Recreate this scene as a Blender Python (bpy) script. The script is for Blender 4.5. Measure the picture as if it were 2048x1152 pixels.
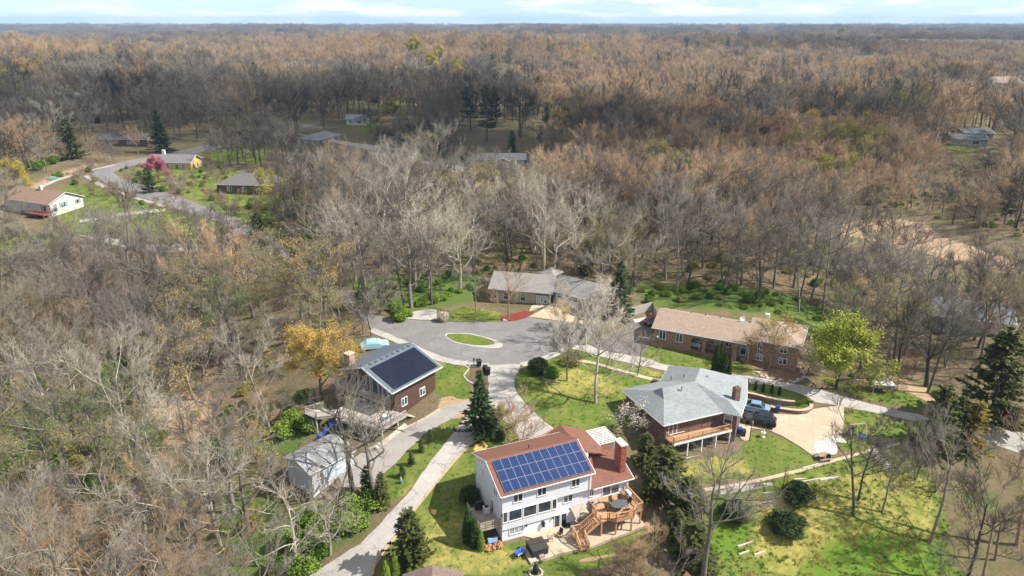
import bpy, bmesh, math, random
import numpy as np
from mathutils import Vector, Matrix
from mathutils.geometry import delaunay_2d_cdt
R = math.radians
scene = bpy.context.scene
for o in list(bpy.data.objects): bpy.data.objects.remove(o)
COL = scene.collection

# ---------------------------------------------------------------- camera
FPX, CAMZ = 1420.0, 52.0                    # focal length in pixels of a 2048 px wide frame, camera height over the cul-de-sac
PITCH = math.atan(532 / FPX)
cam_d = bpy.data.cameras.new('camera'); cam = bpy.data.objects.new('camera', cam_d); COL.objects.link(cam)
cam.location = (0, 0, CAMZ); cam.rotation_euler = (math.pi / 2 - PITCH, 0, 0)
cam_d.sensor_width = 36; cam_d.lens = FPX / 2048 * 36; cam_d.clip_start = 0.5; cam_d.clip_end = 60000
scene.camera = cam
scene.render.resolution_x, scene.render.resolution_y = 1024, 576

# ---------------------------------------------------------------- sky and sun
SUN_EL, SUN_AZ = 46.5, -6.0                 # degrees; azimuth from +x, negative = towards the camera
sd = Vector((math.cos(R(SUN_EL)) * math.cos(R(SUN_AZ)), math.cos(R(SUN_EL)) * math.sin(R(SUN_AZ)), math.sin(R(SUN_EL))))
w = bpy.data.worlds.new('World'); scene.world = w; w.use_nodes = True
nt = w.node_tree; nt.nodes.clear()
out = nt.nodes.new('ShaderNodeOutputWorld'); bg = nt.nodes.new('ShaderNodeBackground')
sky = nt.nodes.new('ShaderNodeTexSky'); sky.sky_type = 'NISHITA'; sky.sun_disc = False
sky.sun_elevation = R(SUN_EL); sky.sun_rotation = math.atan2(sd.x, sd.y)
sky.air_density = 0.7; sky.dust_density = 0.0; sky.ozone_density = 5.0; sky.altitude = 1200
bg.inputs['Strength'].default_value = 0.09
# thin streaks of cloud over the whole sky: noise on the view direction projected to a cloud deck
tc = nt.nodes.new('ShaderNodeTexCoord'); sep = nt.nodes.new('ShaderNodeSeparateXYZ'); nt.links.new(tc.outputs['Generated'], sep.inputs[0])
def mth(op, a, b=None, tree=None):
    n = (tree or nt).nodes.new('ShaderNodeMath'); n.operation = op
    for i, v in enumerate((a, b)):
        if v is None: continue
        if isinstance(v, (int, float)): n.inputs[i].default_value = v
        else: (tree or nt).links.new(v, n.inputs[i])
    return n.outputs[0]
cmb = nt.nodes.new('ShaderNodeCombineXYZ')
nt.links.new(mth('MULTIPLY', sep.outputs['X'], 7.0), cmb.inputs[0]); nt.links.new(mth('MULTIPLY', sep.outputs['Y'], 7.0), cmb.inputs[1]); nt.links.new(mth('MULTIPLY', sep.outputs['Z'], 48.0), cmb.inputs[2])
nz = nt.nodes.new('ShaderNodeTexNoise'); nz.inputs['Scale'].default_value = 1.0; nz.inputs['Detail'].default_value = 8; nz.inputs['Roughness'].default_value = 0.55
nt.links.new(cmb.outputs[0], nz.inputs['Vector'])
rp = nt.nodes.new('ShaderNodeValToRGB'); rp.color_ramp.elements[0].position = 0.49; rp.color_ramp.elements[1].position = 0.6; rp.color_ramp.elements[0].color = (.22, .22, .22, 1); rp.color_ramp.elements[1].color = (.85, .85, .85, 1)
nt.links.new(nz.outputs['Fac'], rp.inputs[0])
mx = nt.nodes.new('ShaderNodeMix'); mx.data_type = 'RGBA'; mx.inputs[7].default_value = (9.6, 9.5, 9.5, 1)
nt.links.new(rp.outputs['Color'], mx.inputs[0]); nt.links.new(sky.outputs[0], mx.inputs[6])
nt.links.new(mx.outputs[2], bg.inputs['Color']); nt.links.new(bg.outputs[0], out.inputs['Surface'])
sl = bpy.data.lights.new('sun', 'SUN'); sun = bpy.data.objects.new('sun', sl); COL.objects.link(sun)
sl.energy = 5.0; sl.angle = R(0.5); sl.color = (1.0, 0.95, 0.87)
sun.location = (80, 60, 90); sun.rotation_euler = sd.to_track_quat('Z', 'Y').to_euler()
scene.view_settings.view_transform = 'Standard'; scene.view_settings.look = 'None'
scene.view_settings.gamma = 1.0; scene.view_settings.use_curve_mapping = False
scene.view_settings.exposure = 0.75
try:
    scene.cycles.max_bounces = 4; scene.cycles.diffuse_bounces = 2; scene.cycles.glossy_bounces = 2
    scene.cycles.transmission_bounces = 2; scene.cycles.transparent_max_bounces = 8; scene.cycles.volume_bounces = 0
except Exception: pass

# ---------------------------------------------------------------- terrain height
_c, _s = math.cos(PITCH), math.sin(PITCH)
def W(px, py, z):                            # point at height z seen at photo pixel px, py
    u = (px - 1024) / FPX; v = (576 - py) / FPX
    d = (u, _c + v * _s, -_s + v * _c); t = (z - CAMZ) / d[2]
    return Vector((d[0] * t, d[1] * t, z))
CTRL = [(1000,680,0),(860,640,0),(1100,640,.2),(760,640,.2),(1250,680,-.3),(680,600,.2),(941,680,.05),
 (900,950,-3.3),(880,1060,-4.4),(960,900,-2.5),(1000,780,-.6),(1000,1092,-5.45),(1100,1085,-5.5),(1200,1060,-5.5),(1300,1010,-5.5),(1000,1145,-6.0),(1080,1145,-6),(1030,1095,-5.7),(1060,1100,-5.75),(1010,1060,-5.75),(1090,1060,-5.75),(1060,1040,-5.7),(1150,1040,-5.75),(1140,1080,-5.8),(1240,1040,-5.75),(1190,1085,-5.85),(980,1105,-5.5),(960,1110,-5.3),(1250,1130,-6.2),
 (1280,850,-2.0),(1180,790,-1.2),(1100,780,-.8),(1500,850,-3.6),(1560,845,-3.6),(1620,840,-3.5),(1640,880,-3.65),(1650,910,-3.8),(1550,775,-2.3),(1650,805,-3.1),(1750,825,-3.5),(1870,842,-4.1),
 (1400,915,-4.0),(1480,890,-3.7),(1560,905,-4.1),(1500,965,-4.9),(1350,950,-4.9),(1600,1050,-7),(1700,1030,-7),(1450,1110,-7.6),(1900,1100,-9.5),(1700,1150,-9),(2040,1000,-7.5),(2020,870,-5),(1800,930,-5.4),(1850,990,-7),
 (1350,690,-.5),(1500,720,-1.0),(1600,740,-1.9),(1300,660,-.3),(1440,655,-.5),(1100,612,.3),(1000,600,.3),(1200,600,.1),(1050,570,.2),
 (800,800,-2.2),(650,760,-2.6),(700,850,-3.2),(850,855,-2.7),(650,955,-4.6),(900,745,-.8),(750,690,-.1),(720,930,-4.1),
 (965,850,-2),(900,935,-3.7),(800,1055,-5.4),(700,1140,-6.6),
 (500,900,-6.5),(300,950,-9),(100,1000,-11),(200,800,-10),(400,750,-7.5),(100,650,-9),(300,600,-7),(500,600,-3.5),(600,700,-3.2),(20,1140,-12),(450,1120,-9),(560,1040,-7),
 (150,350,1),(300,400,0),(450,430,-1),(560,500,-1),(650,575,0),(80,432,-2),(350,345,.5),(480,385,-1),(660,300,1),(1000,325,0),
 (850,520,1),(1300,530,0),(1050,480,2),(1700,600,-4),(1500,620,-1),(1800,480,-7),(1950,560,-7),(1650,680,-3)]
_cp = np.array([W(*p) for p in CTRL])
def mean_h(x, y):
    d = np.sqrt(x * x + y * y); k = np.clip((d - 180) / 500, 0, 1); k = k * k * (3 - 2 * k)
    rel = 13 * np.sin(x / 310 + 1.3) * np.sin(y / 170 + .4) + 6 * np.sin(x / 120 + y / 130) + 4 * np.sin(y / 520 + x / 900 + 2)
    val = -9 * np.exp(-((x - 110) / 110) ** 2 - ((y - 225 - .12 * x) / 34) ** 2) + 6 * np.exp(-((x - 20) / 120) ** 2 - ((y - 172) / 20) ** 2) + 7 * np.exp(-((x - 150) / 130) ** 2 - ((y - 330) / 45) ** 2)
    return k * rel + val - 3.0 * (1 - k) * np.clip((np.abs(x) - 40) / 80, 0, 1)
_L = 17.0
def _k(ax, ay, bx, by): return np.exp(-((ax[:, None] - bx[None]) ** 2 + (ay[:, None] - by[None]) ** 2) / (2 * _L * _L))
_K = _k(_cp[:, 0], _cp[:, 1], _cp[:, 0], _cp[:, 1]) + np.eye(len(_cp)) * 0.004
_al = np.linalg.solve(_K, _cp[:, 2] - mean_h(_cp[:, 0], _cp[:, 1]))
def HV(x, y):
    x = np.asarray(x, float).ravel(); y = np.asarray(y, float).ravel(); r = mean_h(x, y)
    m = np.where((np.abs(x) < 400) & (y < 600))[0]
    for i in range(0, len(m), 20000):
        j = m[i:i + 20000]; r[j] += _k(x[j], y[j], _cp[:, 0], _cp[:, 1]) @ _al
    return r
def H(x, y): return float(HV([x], [y])[0])
def G(px, py):                               # ground point seen at a photo pixel
    z = -2.0
    for i in range(40):
        p = W(px, py, z); n = H(p.x, p.y)
        if abs(n - z) < .004: break
        z = z + .6 * (n - z)
    p = W(px, py, z); return Vector((p.x, p.y, H(p.x, p.y)))
def GP(pts): return [G(*p).to_2d() for p in pts]

# ---------------------------------------------------------------- object helpers
def link(o, parent=None):
    COL.objects.link(o)
    if parent is not None: o.parent = parent
    return o
def tag(o, label=None, cat=None, group=None, kind=None):
    if label: o['label'] = label
    if cat: o['category'] = cat
    if group: o['group'] = group
    if kind: o['kind'] = kind
    return o
def thing(name, label, cat, loc=(0, 0, 0), rz=0.0, group=None):
    o = bpy.data.objects.new(name, None); o.empty_display_size = .3
    o.location = loc; o.rotation_euler = (0, 0, rz); link(o); return tag(o, label, cat, group)
class MB:
    def __init__(s, M=None): s.v = []; s.f = []; s.M = M or Matrix()
    def add(s, vs, fs):
        b = len(s.v); s.v += [tuple(s.M @ Vector(p)) for p in vs]; s.f += [tuple(b + i for i in f) for f in fs]; return s
    def box(s, x0, x1, y0, y1, z0, z1):
        return s.add([(x0,y0,z0),(x1,y0,z0),(x1,y1,z0),(x0,y1,z0),(x0,y0,z1),(x1,y0,z1),(x1,y1,z1),(x0,y1,z1)],
                     [(0,3,2,1),(4,5,6,7),(0,1,5,4),(1,2,6,5),(2,3,7,6),(3,0,4,7)])
    def tube(s, p0, p1, r0, r1=None, n=8):
        p0, p1 = Vector(p0), Vector(p1); r1 = r0 if r1 is None else r1
        q = (p1 - p0).to_track_quat('Z', 'Y'); vs = []
        for p, r in ((p0, r0), (p1, r1)):
            for i in range(n): a = 2 * math.pi * i / n; vs.append(p + q @ Vector((r * math.cos(a), r * math.sin(a), 0)))
        return s.add(vs, [(i, (i + 1) % n, n + (i + 1) % n, n + i) for i in range(n)] + [tuple(range(n))[::-1], tuple(range(n, 2 * n))])
    def bar(s, p0, p1, w, h=None):           # rectangular bar between two points
        p0, p1 = Vector(p0), Vector(p1); h = h or w; d = (p1 - p0)
        a = d.cross(Vector((0, 0, 1))); a = Vector((1, 0, 0)) if a.length < 1e-4 else a.normalized(); b = a.cross(d).normalized()
        vs = [p + a * (i * w / 2) + b * (j * h / 2) for p in (p0, p1) for i, j in ((-1,-1),(1,-1),(1,1),(-1,1))]
        return s.add(vs, [(0,1,2,3)[::-1],(4,5,6,7),(0,1,5,4),(1,2,6,5),(2,3,7,6),(3,0,4,7)])
    def prism(s, poly, z0, z1):
        n = len(poly); vs = [(p[0], p[1], z0) for p in poly] + [(p[0], p[1], z1) for p in poly]
        return s.add(vs, [tuple(range(n))[::-1], tuple(range(n, 2 * n))] + [(i, (i + 1) % n, n + (i + 1) % n, n + i) for i in range(n)])
    def lathe(s, prof, c=(0, 0, 0), n=12):
        vs = []; m = len(prof)
        for r, z in prof:
            for i in range(n): a = 2 * math.pi * i / n; vs.append((c[0] + r * math.cos(a), c[1] + r * math.sin(a), c[2] + z))
        fs = [(j * n + i, j * n + (i + 1) % n, (j + 1) * n + (i + 1) % n, (j + 1) * n + i) for j in range(m - 1) for i in range(n)]
        return s.add(vs, fs + [tuple(range(n))[::-1], tuple(range((m - 1) * n, m * n))])
    def slab(s, faces, t):                   # roof faces (lists of points) given a thickness downwards
        for f in faces:
            n = len(f); f = [Vector(p) for p in f]; d = Vector((0, 0, -t))
            s.add(f + [p + d for p in f], [tuple(range(n)), tuple(range(n, 2 * n))[::-1]] + [(i, n + i, n + (i + 1) % n, (i + 1) % n) for i in range(n)])
        return s
    def mesh(s, name):
        m = bpy.data.meshes.new(name); m.from_pydata(s.v, [], s.f); m.update(); return m
    def build(s, name, mat, parent=None, smooth=False, bevel=0, loc=None):
        m = s.mesh(name)
        if bevel:
            b = bmesh.new(); b.from_mesh(m); bmesh.ops.bevel(b, geom=b.edges[:], offset=bevel, segments=2, affect='EDGES'); b.to_mesh(m); b.free()
        else:
            b = bmesh.new(); b.from_mesh(m); bmesh.ops.recalc_face_normals(b, faces=b.faces[:]); b.to_mesh(m); b.free()
        m.materials.append(mat)
        if smooth: m.polygons.foreach_set('use_smooth', [True] * len(m.polygons))
        o = bpy.data.objects.new(name, m); link(o, parent)
        if loc: o.location = loc
        return o
def frame(p, d, n):                          # matrix: x along d, y along n, z up
    d = Vector(d).normalized(); n = Vector(n).normalized(); u = d.cross(n)
    if u.z < 0: u = -u
    return Matrix(((d.x, n.x, 0, p[0]), (d.y, n.y, 0, p[1]), (0, 0, 1, p[2]), (0, 0, 0, 1)))

# ---------------------------------------------------------------- materials
def newmat(name, rough=.8, spec=.3, metal=0.0):
    m = bpy.data.materials.new(name); m.use_nodes = True; t = m.node_tree; b = t.nodes['Principled BSDF']
    b.inputs['Roughness'].default_value = rough; b.inputs['Metallic'].default_value = metal
    b.inputs['Specular IOR Level'].default_value = spec
    return m, t, b
def nd(t, typ, **kw):
    n = t.nodes.new(typ)
    for k, v in kw.items():
        if k in n.inputs: n.inputs[k].default_value = v
        else: setattr(n, k, v)
    return n
def noise(t, vec, scale, detail=4, rough=.6):
    n = nd(t, 'ShaderNodeTexNoise'); n.inputs['Scale'].default_value = scale; n.inputs['Detail'].default_value = detail; n.inputs['Roughness'].default_value = rough
    if vec is not None: t.links.new(vec, n.inputs['Vector'])
    return n.outputs['Fac']
def ramp(t, f, lo, hi, a=(0, 0, 0, 1), b=(1, 1, 1, 1)):
    r = nd(t, 'ShaderNodeValToRGB'); r.color_ramp.elements[0].position = lo; r.color_ramp.elements[1].position = hi
    r.color_ramp.elements[0].color = a; r.color_ramp.elements[1].color = b; t.links.new(f, r.inputs[0]); return r.outputs[0]
def mixc(t, f, a, b, mode='MIX'):
    m = nd(t, 'ShaderNodeMix', data_type='RGBA', blend_type=mode)
    for i, v in ((0, f), (6, a), (7, b)):
        if isinstance(v, (int, float)): m.inputs[i].default_value = v
        elif isinstance(v, tuple): m.inputs[i].default_value = v if len(v) == 4 else v + (1,)
        else: t.links.new(v, m.inputs[i])
    return m.outputs[2]
def ocoord(t, world=False):
    if world: return nd(t, 'ShaderNodeNewGeometry').outputs['Position']
    return nd(t, 'ShaderNodeTexCoord').outputs['Object']
def bump(t, b, f, strength=.3, dist=.02):
    n = nd(t, 'ShaderNodeBump'); n.inputs['Strength'].default_value = strength; n.inputs['Distance'].default_value = dist
    t.links.new(f, n.inputs['Height']); t.links.new(n.outputs[0], b.inputs['Normal'])
_mc = {}
def M(c, rough=.75, var=.18, scale=3.0, spec=.3, metal=0.0, key=None):   # plain colour with worn, uneven tone
    k = (c, rough, var, scale, spec, metal)
    if k in _mc: return _mc[k]
    m, t, b = newmat('surface', rough, spec, metal); v = ocoord(t)
    n1 = noise(t, v, scale, 6, .65)
    lo = tuple(x * (1 - var) for x in c); hi = tuple(min(1, x * (1 + var)) for x in c)
    t.links.new(ramp(t, n1, .3, .7, lo + (1,), hi + (1,)), b.inputs['Base Color']); bump(t, b, noise(t, v, scale * 9, 3), .12, .01)
    _mc[k] = m; return m
def wallvec(t):                              # (along the wall, up) for axis-aligned walls in local space
    s_ = nd(t, 'ShaderNodeSeparateXYZ'); t.links.new(ocoord(t), s_.inputs[0])
    c = nd(t, 'ShaderNodeCombineXYZ'); t.links.new(mth('ADD', s_.outputs[0], s_.outputs[1], t), c.inputs[0]); t.links.new(s_.outputs[2], c.inputs[1])
    return c.outputs[0], s_.outputs[2]
def brickmat(name, a, b2, mortar, bw=.22, bh=.075):
    m, t, b = newmat(name, .85, .2); v, z = wallvec(t)
    br = nd(t, 'ShaderNodeTexBrick'); br.inputs['Scale'].default_value = 1.0; br.inputs['Brick Width'].default_value = bw; br.inputs['Row Height'].default_value = bh
    br.inputs['Mortar Size'].default_value = .008; br.inputs['Color1'].default_value = a + (1,); br.inputs['Color2'].default_value = b2 + (1,); br.inputs['Mortar'].default_value = mortar + (1,)
    t.links.new(v, br.inputs['Vector'])
    col = mixc(t, ramp(t, noise(t, ocoord(t), 4.5, 3, .8), .38, .62), br.outputs['Color'], tuple(x * .45 for x in a))
    col = mixc(t, ramp(t, noise(t, ocoord(t), 6.0, 3, .8), .52, .68), col, tuple(min(1, x * 1.9) for x in b2))
    t.links.new(col, b.inputs['Base Color']); bump(t, b, br.outputs['Fac'], -.4, .012); return m
def siding(name, c, pitch=.2, vertical=False):
    m, t, b = newmat(name, .55, .35); v, z = wallvec(t)
    if vertical:
        s_ = nd(t, 'ShaderNodeSeparateXYZ'); t.links.new(v, s_.inputs[0]); z = s_.outputs[0]
    f = mth('FRACT', mth('DIVIDE', z, pitch, t), None, t)
    col = mixc(t, ramp(t, noise(t, ocoord(t), .7, 5, .7), .3, .72), tuple(x * .9 for x in c), c)
    col = mixc(t, ramp(t, f, 0.0, .14, (1, 1, 1, 1), (0, 0, 0, 1)), col, tuple(x * .72 for x in c))
    t.links.new(col, b.inputs['Base Color']); bump(t, b, f, .5, .02); return m
def shingle(name, c, row=.16, streak=.3):
    m, t, b = newmat(name, .9, .15); s_ = nd(t, 'ShaderNodeSeparateXYZ'); oc = ocoord(t); t.links.new(oc, s_.inputs[0])
    cm = nd(t, 'ShaderNodeCombineXYZ'); t.links.new(mth('ADD', s_.outputs[0], s_.outputs[1], t), cm.inputs[0]); t.links.new(mth('MULTIPLY', s_.outputs[2], 2.4, t), cm.inputs[1])
    br = nd(t, 'ShaderNodeTexBrick'); br.inputs['Scale'].default_value = 1.0; br.inputs['Brick Width'].default_value = .34; br.inputs['Row Height'].default_value = row; br.inputs['Mortar Size'].default_value = .012
    br.inputs['Color1'].default_value = tuple(x * .82 for x in c) + (1,); br.inputs['Color2'].default_value = tuple(x * 1.15 for x in c) + (1,); br.inputs['Mortar'].default_value = tuple(x * .6 for x in c) + (1,)
    t.links.new(cm.outputs[0], br.inputs['Vector'])
    col = mixc(t, mth('MULTIPLY', ramp(t, noise(t, oc, .45, 6, .7), .35, .7), streak, t), br.outputs['Color'], tuple(x * .62 for x in c))
    col = mixc(t, mth('MULTIPLY', ramp(t, noise(t, oc, 5, 4, .7), .45, .75), .35, t), col, tuple(min(1, x * 1.35) for x in c))
    t.links.new(col, b.inputs['Base Color']); bump(t, b, br.outputs['Fac'], -.3, .01); return m
def glassmat(name, c=(.02, .028, .035)):
    m, t, b = newmat(name, .06, .6); b.inputs['Base Color'].default_value = c + (1,); b.inputs['IOR'].default_value = 1.5
    col = mixc(t, ramp(t, noise(t, ocoord(t), 1.3, 3), .35, .65), c, tuple(min(1, x * 2.6) for x in c)); t.links.new(col, b.inputs['Base Color']); return m
def paving(name, c, patch, scale=.25, crack=True, dark=.55, joint=0, ang=0.0):
    m, t, b = newmat(name, .88, .2); v = ocoord(t, True)
    col = mixc(t, ramp(t, noise(t, v, scale, 7, .68), .34, .68), tuple(x * .8 for x in c), c)
    col = mixc(t, mth('MULTIPLY', ramp(t, noise(t, v, scale * 1.9, 6, .72), .55, .7), .7, t), col, patch)
    col = mixc(t, mth('MULTIPLY', ramp(t, noise(t, v, 6, 3, .7), .35, .75), .35, t), col, tuple(x * .7 for x in c))
    if crack:
        vo = nd(t, 'ShaderNodeTexVoronoi', feature='DISTANCE_TO_EDGE'); vo.inputs['Scale'].default_value = .22
        wv = nd(t, 'ShaderNodeVectorMath', operation='ADD'); nn = nd(t, 'ShaderNodeTexNoise'); nn.inputs['Scale'].default_value = .8; t.links.new(v, nn.inputs['Vector'])
        sc = nd(t, 'ShaderNodeVectorMath', operation='SCALE'); sc.inputs['Scale'].default_value = 2.5; t.links.new(nn.outputs['Color'], sc.inputs[0])
        t.links.new(v, wv.inputs[0]); t.links.new(sc.outputs[0], wv.inputs[1]); t.links.new(wv.outputs[0], vo.inputs['Vector'])
        col = mixc(t, mth('MULTIPLY', ramp(t, vo.outputs['Distance'], .005, .022, (1, 1, 1, 1), (0, 0, 0, 1)), .75, t), col, tuple(x * dark for x in c))
    col = mixc(t, mth('MULTIPLY', ramp(t, noise(t, v, .09, 5, .6), .5, .62), .4, t), col, tuple(x * .68 for x in c))
    col = mixc(t, mth('MULTIPLY', ramp(t, noise(t, v, .7, 3, .8), .62, .72), .5, t), col, tuple(x * .5 for x in c))
    if joint:
        mp = nd(t, 'ShaderNodeMapping'); mp.inputs['Rotation'].default_value = (0, 0, ang); t.links.new(v, mp.inputs['Vector']); br = nd(t, 'ShaderNodeTexBrick'); br.offset = 0; br.inputs['Scale'].default_value = 1; br.inputs['Brick Width'].default_value = joint; br.inputs['Row Height'].default_value = joint; br.inputs['Mortar Size'].default_value = .03
        t.links.new(mp.outputs[0], br.inputs['Vector']); col = mixc(t, mth('MULTIPLY', br.outputs['Fac'], .45, t), col, tuple(x * .5 for x in c))
    t.links.new(col, b.inputs['Base Color']); bump(t, b, noise(t, v, 25, 3), .2, .01); return m
ASPHALT = paving('asphalt', (.225, .215, .205), (.30, .285, .265))
ASPHALT_DARK = paving('asphalt_dark', (.165, .15, .14), (.21, .195, .185))
CONCRETE = paving('concrete_weathered', (.44, .415, .375), (.52, .495, .455), .3, True, .55, 4.0, .7)
CONCRETE_TAN = paving('concrete_tan', (.52, .42, .30), (.58, .49, .37), .2, True, .75, 3.2, .39)
CONCRETE_NEW = paving('concrete_new', (.6, .57, .52), (.66, .63, .58), .3, False)
GRAVEL = paving('gravel', (.36, .335, .30), (.24, .19, .13), .5, False)
DIRT = paving('dirt', (.34, .235, .14), (.25, .18, .10), .12, False)
MULCH = paving('mulch', (.22, .045, .03), (.12, .035, .025), 1.2, False)
BRICKPAVE = paving('brick_paving', (.40, .17, .10), (.45, .24, .16), .5, False)
WHITE = M((.78, .78, .76), .5, .06); TRIM = M((.74, .75, .75), .5, .05, 2.0); DARKMETAL = M((.03, .03, .033), .45, .2)
GLASS = glassmat('window_glass'); GLASS_BLUE = glassmat('window_glass_blue', (.03, .05, .07)); CURTAIN = M((.35, .37, .38), .8, .2)
CEDAR = M((.44, .25, .135), .8, .25, 2.5); WEATHERED = M((.36, .30, .24), .85, .22, 2.0); GREYWOOD = M((.40, .37, .33), .85, .18, 2.5)
REDBRICK = brickmat('red_brick', (.30, .07, .04), (.36, .11, .06), (.30, .22, .18))
STEEL = M((.45, .46, .47), .35, .1, 3, .5, .6)
STONE = M((.42, .39, .34), .9, .35, 4.0)

# ---------------------------------------------------------------- ground
lawn_px = {  # mown grass, traced on the ground
 'a_left': [(1005,810),(985,870),(945,888),(905,925),(850,993),(790,1078),(745,1152),(900,1152),(1010,1152),(1150,1152),(1320,1100),(1310,1040),(1180,1075),(1060,1080),(1000,1090),(950,1090),(945,960),(1010,930),(1090,900)],
 'strip': [(930,832),(905,835),(850,868),(790,925),(745,975),(790,1010),(815,985),(870,910)],
 'a_right': [(1045,735),(1030,760),(1035,790),(1060,815),(1110,862),(1200,862),(1260,850),(1260,800),(1345,768),(1330,745),(1262,730),(1205,716),(1150,695),(1120,712)],
 'b_right': [(860,708),(905,724),(945,732),(935,770),(950,800),(890,800),(850,770)],
 'b_back': [(650,755),(700,740),(700,700),(660,710),(640,770)],
 'd_front': [(1290,692),(1282,712),(1330,728),(1392,737),(1470,748),(1535,752),(1520,735),(1480,722),(1430,712),(1370,700)],
 'c_front': [(1500,862),(1540,868),(1590,890),(1635,918),(1625,925),(1500,955),(1400,968),(1340,965),(1330,930),(1480,905)],
 'c_right': [(1690,815),(1760,830),(1850,850),(1800,880),(1690,905),(1672,900),(1690,880),(1685,850)],
 'slope': [(1420,985),(1530,960),(1700,915),(1800,890),(1850,935),(1880,990),(1900,1060),(1850,1100),(1950,1152),(1420,1152),(1410,1060)],
 'e_front': [(880,628),(930,612),(1000,625),(1005,643),(895,643)],
 'island': [(890,670),(915,668),(950,671),(980,680),(992,687),(975,692),(940,690),(905,682)],
 'f_yard': [(130,372),(190,368),(240,392),(330,410),(330,440),(220,440),(150,430)],
 'far_a': [(380,300),(500,275),(560,290),(520,330),(420,320)], 'far_b': [(690,240),(760,250),(740,265),(690,255)],
 'far_c': [(1880,270),(1960,275),(1960,320),(1900,325)], 'far_d': [(1985,190),(2048,178),(2048,195),(2000,212)],
 'ranch_r': [(1620,745),(1680,780),(1740,800),(1860,825),(1840,800),(1740,775),(1680,760)],
 'far_e': [(250,345),(330,330),(420,330),(560,360),(600,400),(560,460),(470,440),(400,405),(330,375)], 'far_f': [(120,430),(240,400),(300,412),(420,440),(480,470),(400,490),(250,470),(150,470)],
 'f_front': [(0,470),(60,465),(120,470),(60,500),(0,520)],
}
dry_px = {'far_e': [(250,345),(330,330),(420,330),(560,360),(600,400),(560,460),(470,440),(400,405),(330,375)], 'far_f': [(120,430),(240,400),(300,412),(420,440),(480,470),(400,490),(250,470),(150,470)], 'a_front': [(830,1050),(900,1010),(960,1060),(1000,1095),(1090,1120),(1000,1152),(850,1152)], 'c_front': [(1330,930),(1440,905),(1490,920),(1500,950),(1380,975),(1320,970)],
 'slope': [(1500,985),(1750,935),(1860,960),(1880,1080),(1700,1080),(1600,1152),(1520,1152),(1500,1080)], 'b_edge': [(860,708),(905,722),(900,745),(860,730)], 'lane': [(1205,716),(1262,730),(1335,748),(1345,765),(1250,735)],
 'a_r': [(1060,745),(1180,740),(1260,770),(1240,800),(1100,790)], 'e_bed': [(960,595),(1060,600),(1030,635),(960,622)], 'strip': [(790,985),(830,960),(850,990),(800,1015)]}
soil_px = {'clearing': [(1660,455),(1720,440),(1800,437),(1850,446),(1880,474),(1960,500),(2060,535),(2060,558),(1985,542),(1920,526),(1840,504),(1760,484),(1700,472)],
 'wood_r1': [(1700,760),(1780,770),(1880,815),(1850,770),(1760,745)], 'd_bed': [(1480,720),(1600,730),(1610,760),(1560,765),(1510,745)], 'f_road': [(0,400),(60,370),(170,330),(230,318),(150,345),(60,395),(0,425)],
 'a_patch': [(885,795),(945,795),(945,830),(900,838),(870,815)], 'wood_l': [(300,800),(420,780),(440,870),(330,900)]}
green_px = {'w1': [(560,830),(650,800),(640,870),(560,880)], 'w2': [(1250,565),(1640,605),(1720,690),(1640,690),(1600,645),(1300,612)], 'w5': [(380,860),(560,800),(640,830),(600,900),(420,930)], 'w6': [(0,820),(120,800),(160,900),(0,960)], 'w7': [(450,960),(560,1000),(540,1152),(420,1152)], 'w8': [(200,850),(330,840),(330,930),(210,960)], 'w9': [(690,560),(960,545),(960,600),(800,628),(720,600)], 'w10': [(540,480),(640,520),(680,590),(600,560)], 'w3': [(600,1000),(720,1000),(740,1060),(620,1130),(520,1110)],
 'w4': [(1780,760),(1880,770),(1870,810),(1790,790)], 'sl': [(1640,1100),(1760,1060),(1900,1090),(1900,1152),(1600,1152)], 'sl2': [(1415,1000),(1500,1010),(1490,1100),(1420,1120)], 'sl3': [(1920,990),(1980,985),(2010,1010),(1960,1030)]}
def axis(lo, hi, step, r, far):
    a = list(np.arange(lo, hi + step / 2, step)); s_ = step; p = a[-1]; up = []
    while p < far: s_ *= r; p += s_; up.append(p)
    s_ = step; p = a[0]; dn = []
    while p > -far: s_ *= r; p -= s_; dn.append(p)
    return np.array(dn[::-1] + a + up)
gx = axis(-105, 120, .8, 1.13, 11000); gy = axis(32, 250, .8, 1.13, 11000)
X, Y = np.meshgrid(gx, gy); X = X.ravel(); Y = Y.ravel(); Z = HV(X, Y)
def inpoly(poly, x, y):
    r = np.zeros(len(x), bool); n = len(poly); j = n - 1
    for i in range(n):
        xi, yi = poly[i]; xj, yj = poly[j]
        c = ((yi > y) != (yj > y)) & (x < (xj - xi) * (y - yi) / ((yj - yi) or 1e-9) + xi); r ^= c; j = i
    return r
lawn_w = {k: GP(v) for k, v in lawn_px.items()}
cover = np.zeros((len(X), 4)); cover[:, 3] = 1
near = (np.abs(X) < 420) & (Y > 0) & (Y < 700); ni = np.where(near)[0]
for k, p in lawn_w.items(): cover[ni[inpoly(p, X[ni], Y[ni])], 0] = 1
for k, p in dry_px.items(): cover[ni[inpoly(GP(p), X[ni], Y[ni])], 2] = .2 if k.startswith('far') else .62
for p in soil_px.values(): cover[ni[inpoly(GP(p), X[ni], Y[ni])], 1] = 1
for p in green_px.values(): i_ = ni[inpoly(GP(p), X[ni], Y[ni])]; cover[i_, 3] = 0; cover[i_, 2] *= .15
c3 = cover.reshape(len(gy), len(gx), 4)
for _ in range(2):
    c3[1:-1, 1:-1] = (c3[1:-1, 1:-1] * 4 + c3[:-2, 1:-1] + c3[2:, 1:-1] + c3[1:-1, :-2] + c3[1:-1, 2:]) / 8
cover = c3.reshape(-1, 4)
nx, ny = len(gx), len(gy)
I, J = np.meshgrid(np.arange(nx - 1), np.arange(ny - 1)); b0 = (J * nx + I).ravel()
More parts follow.
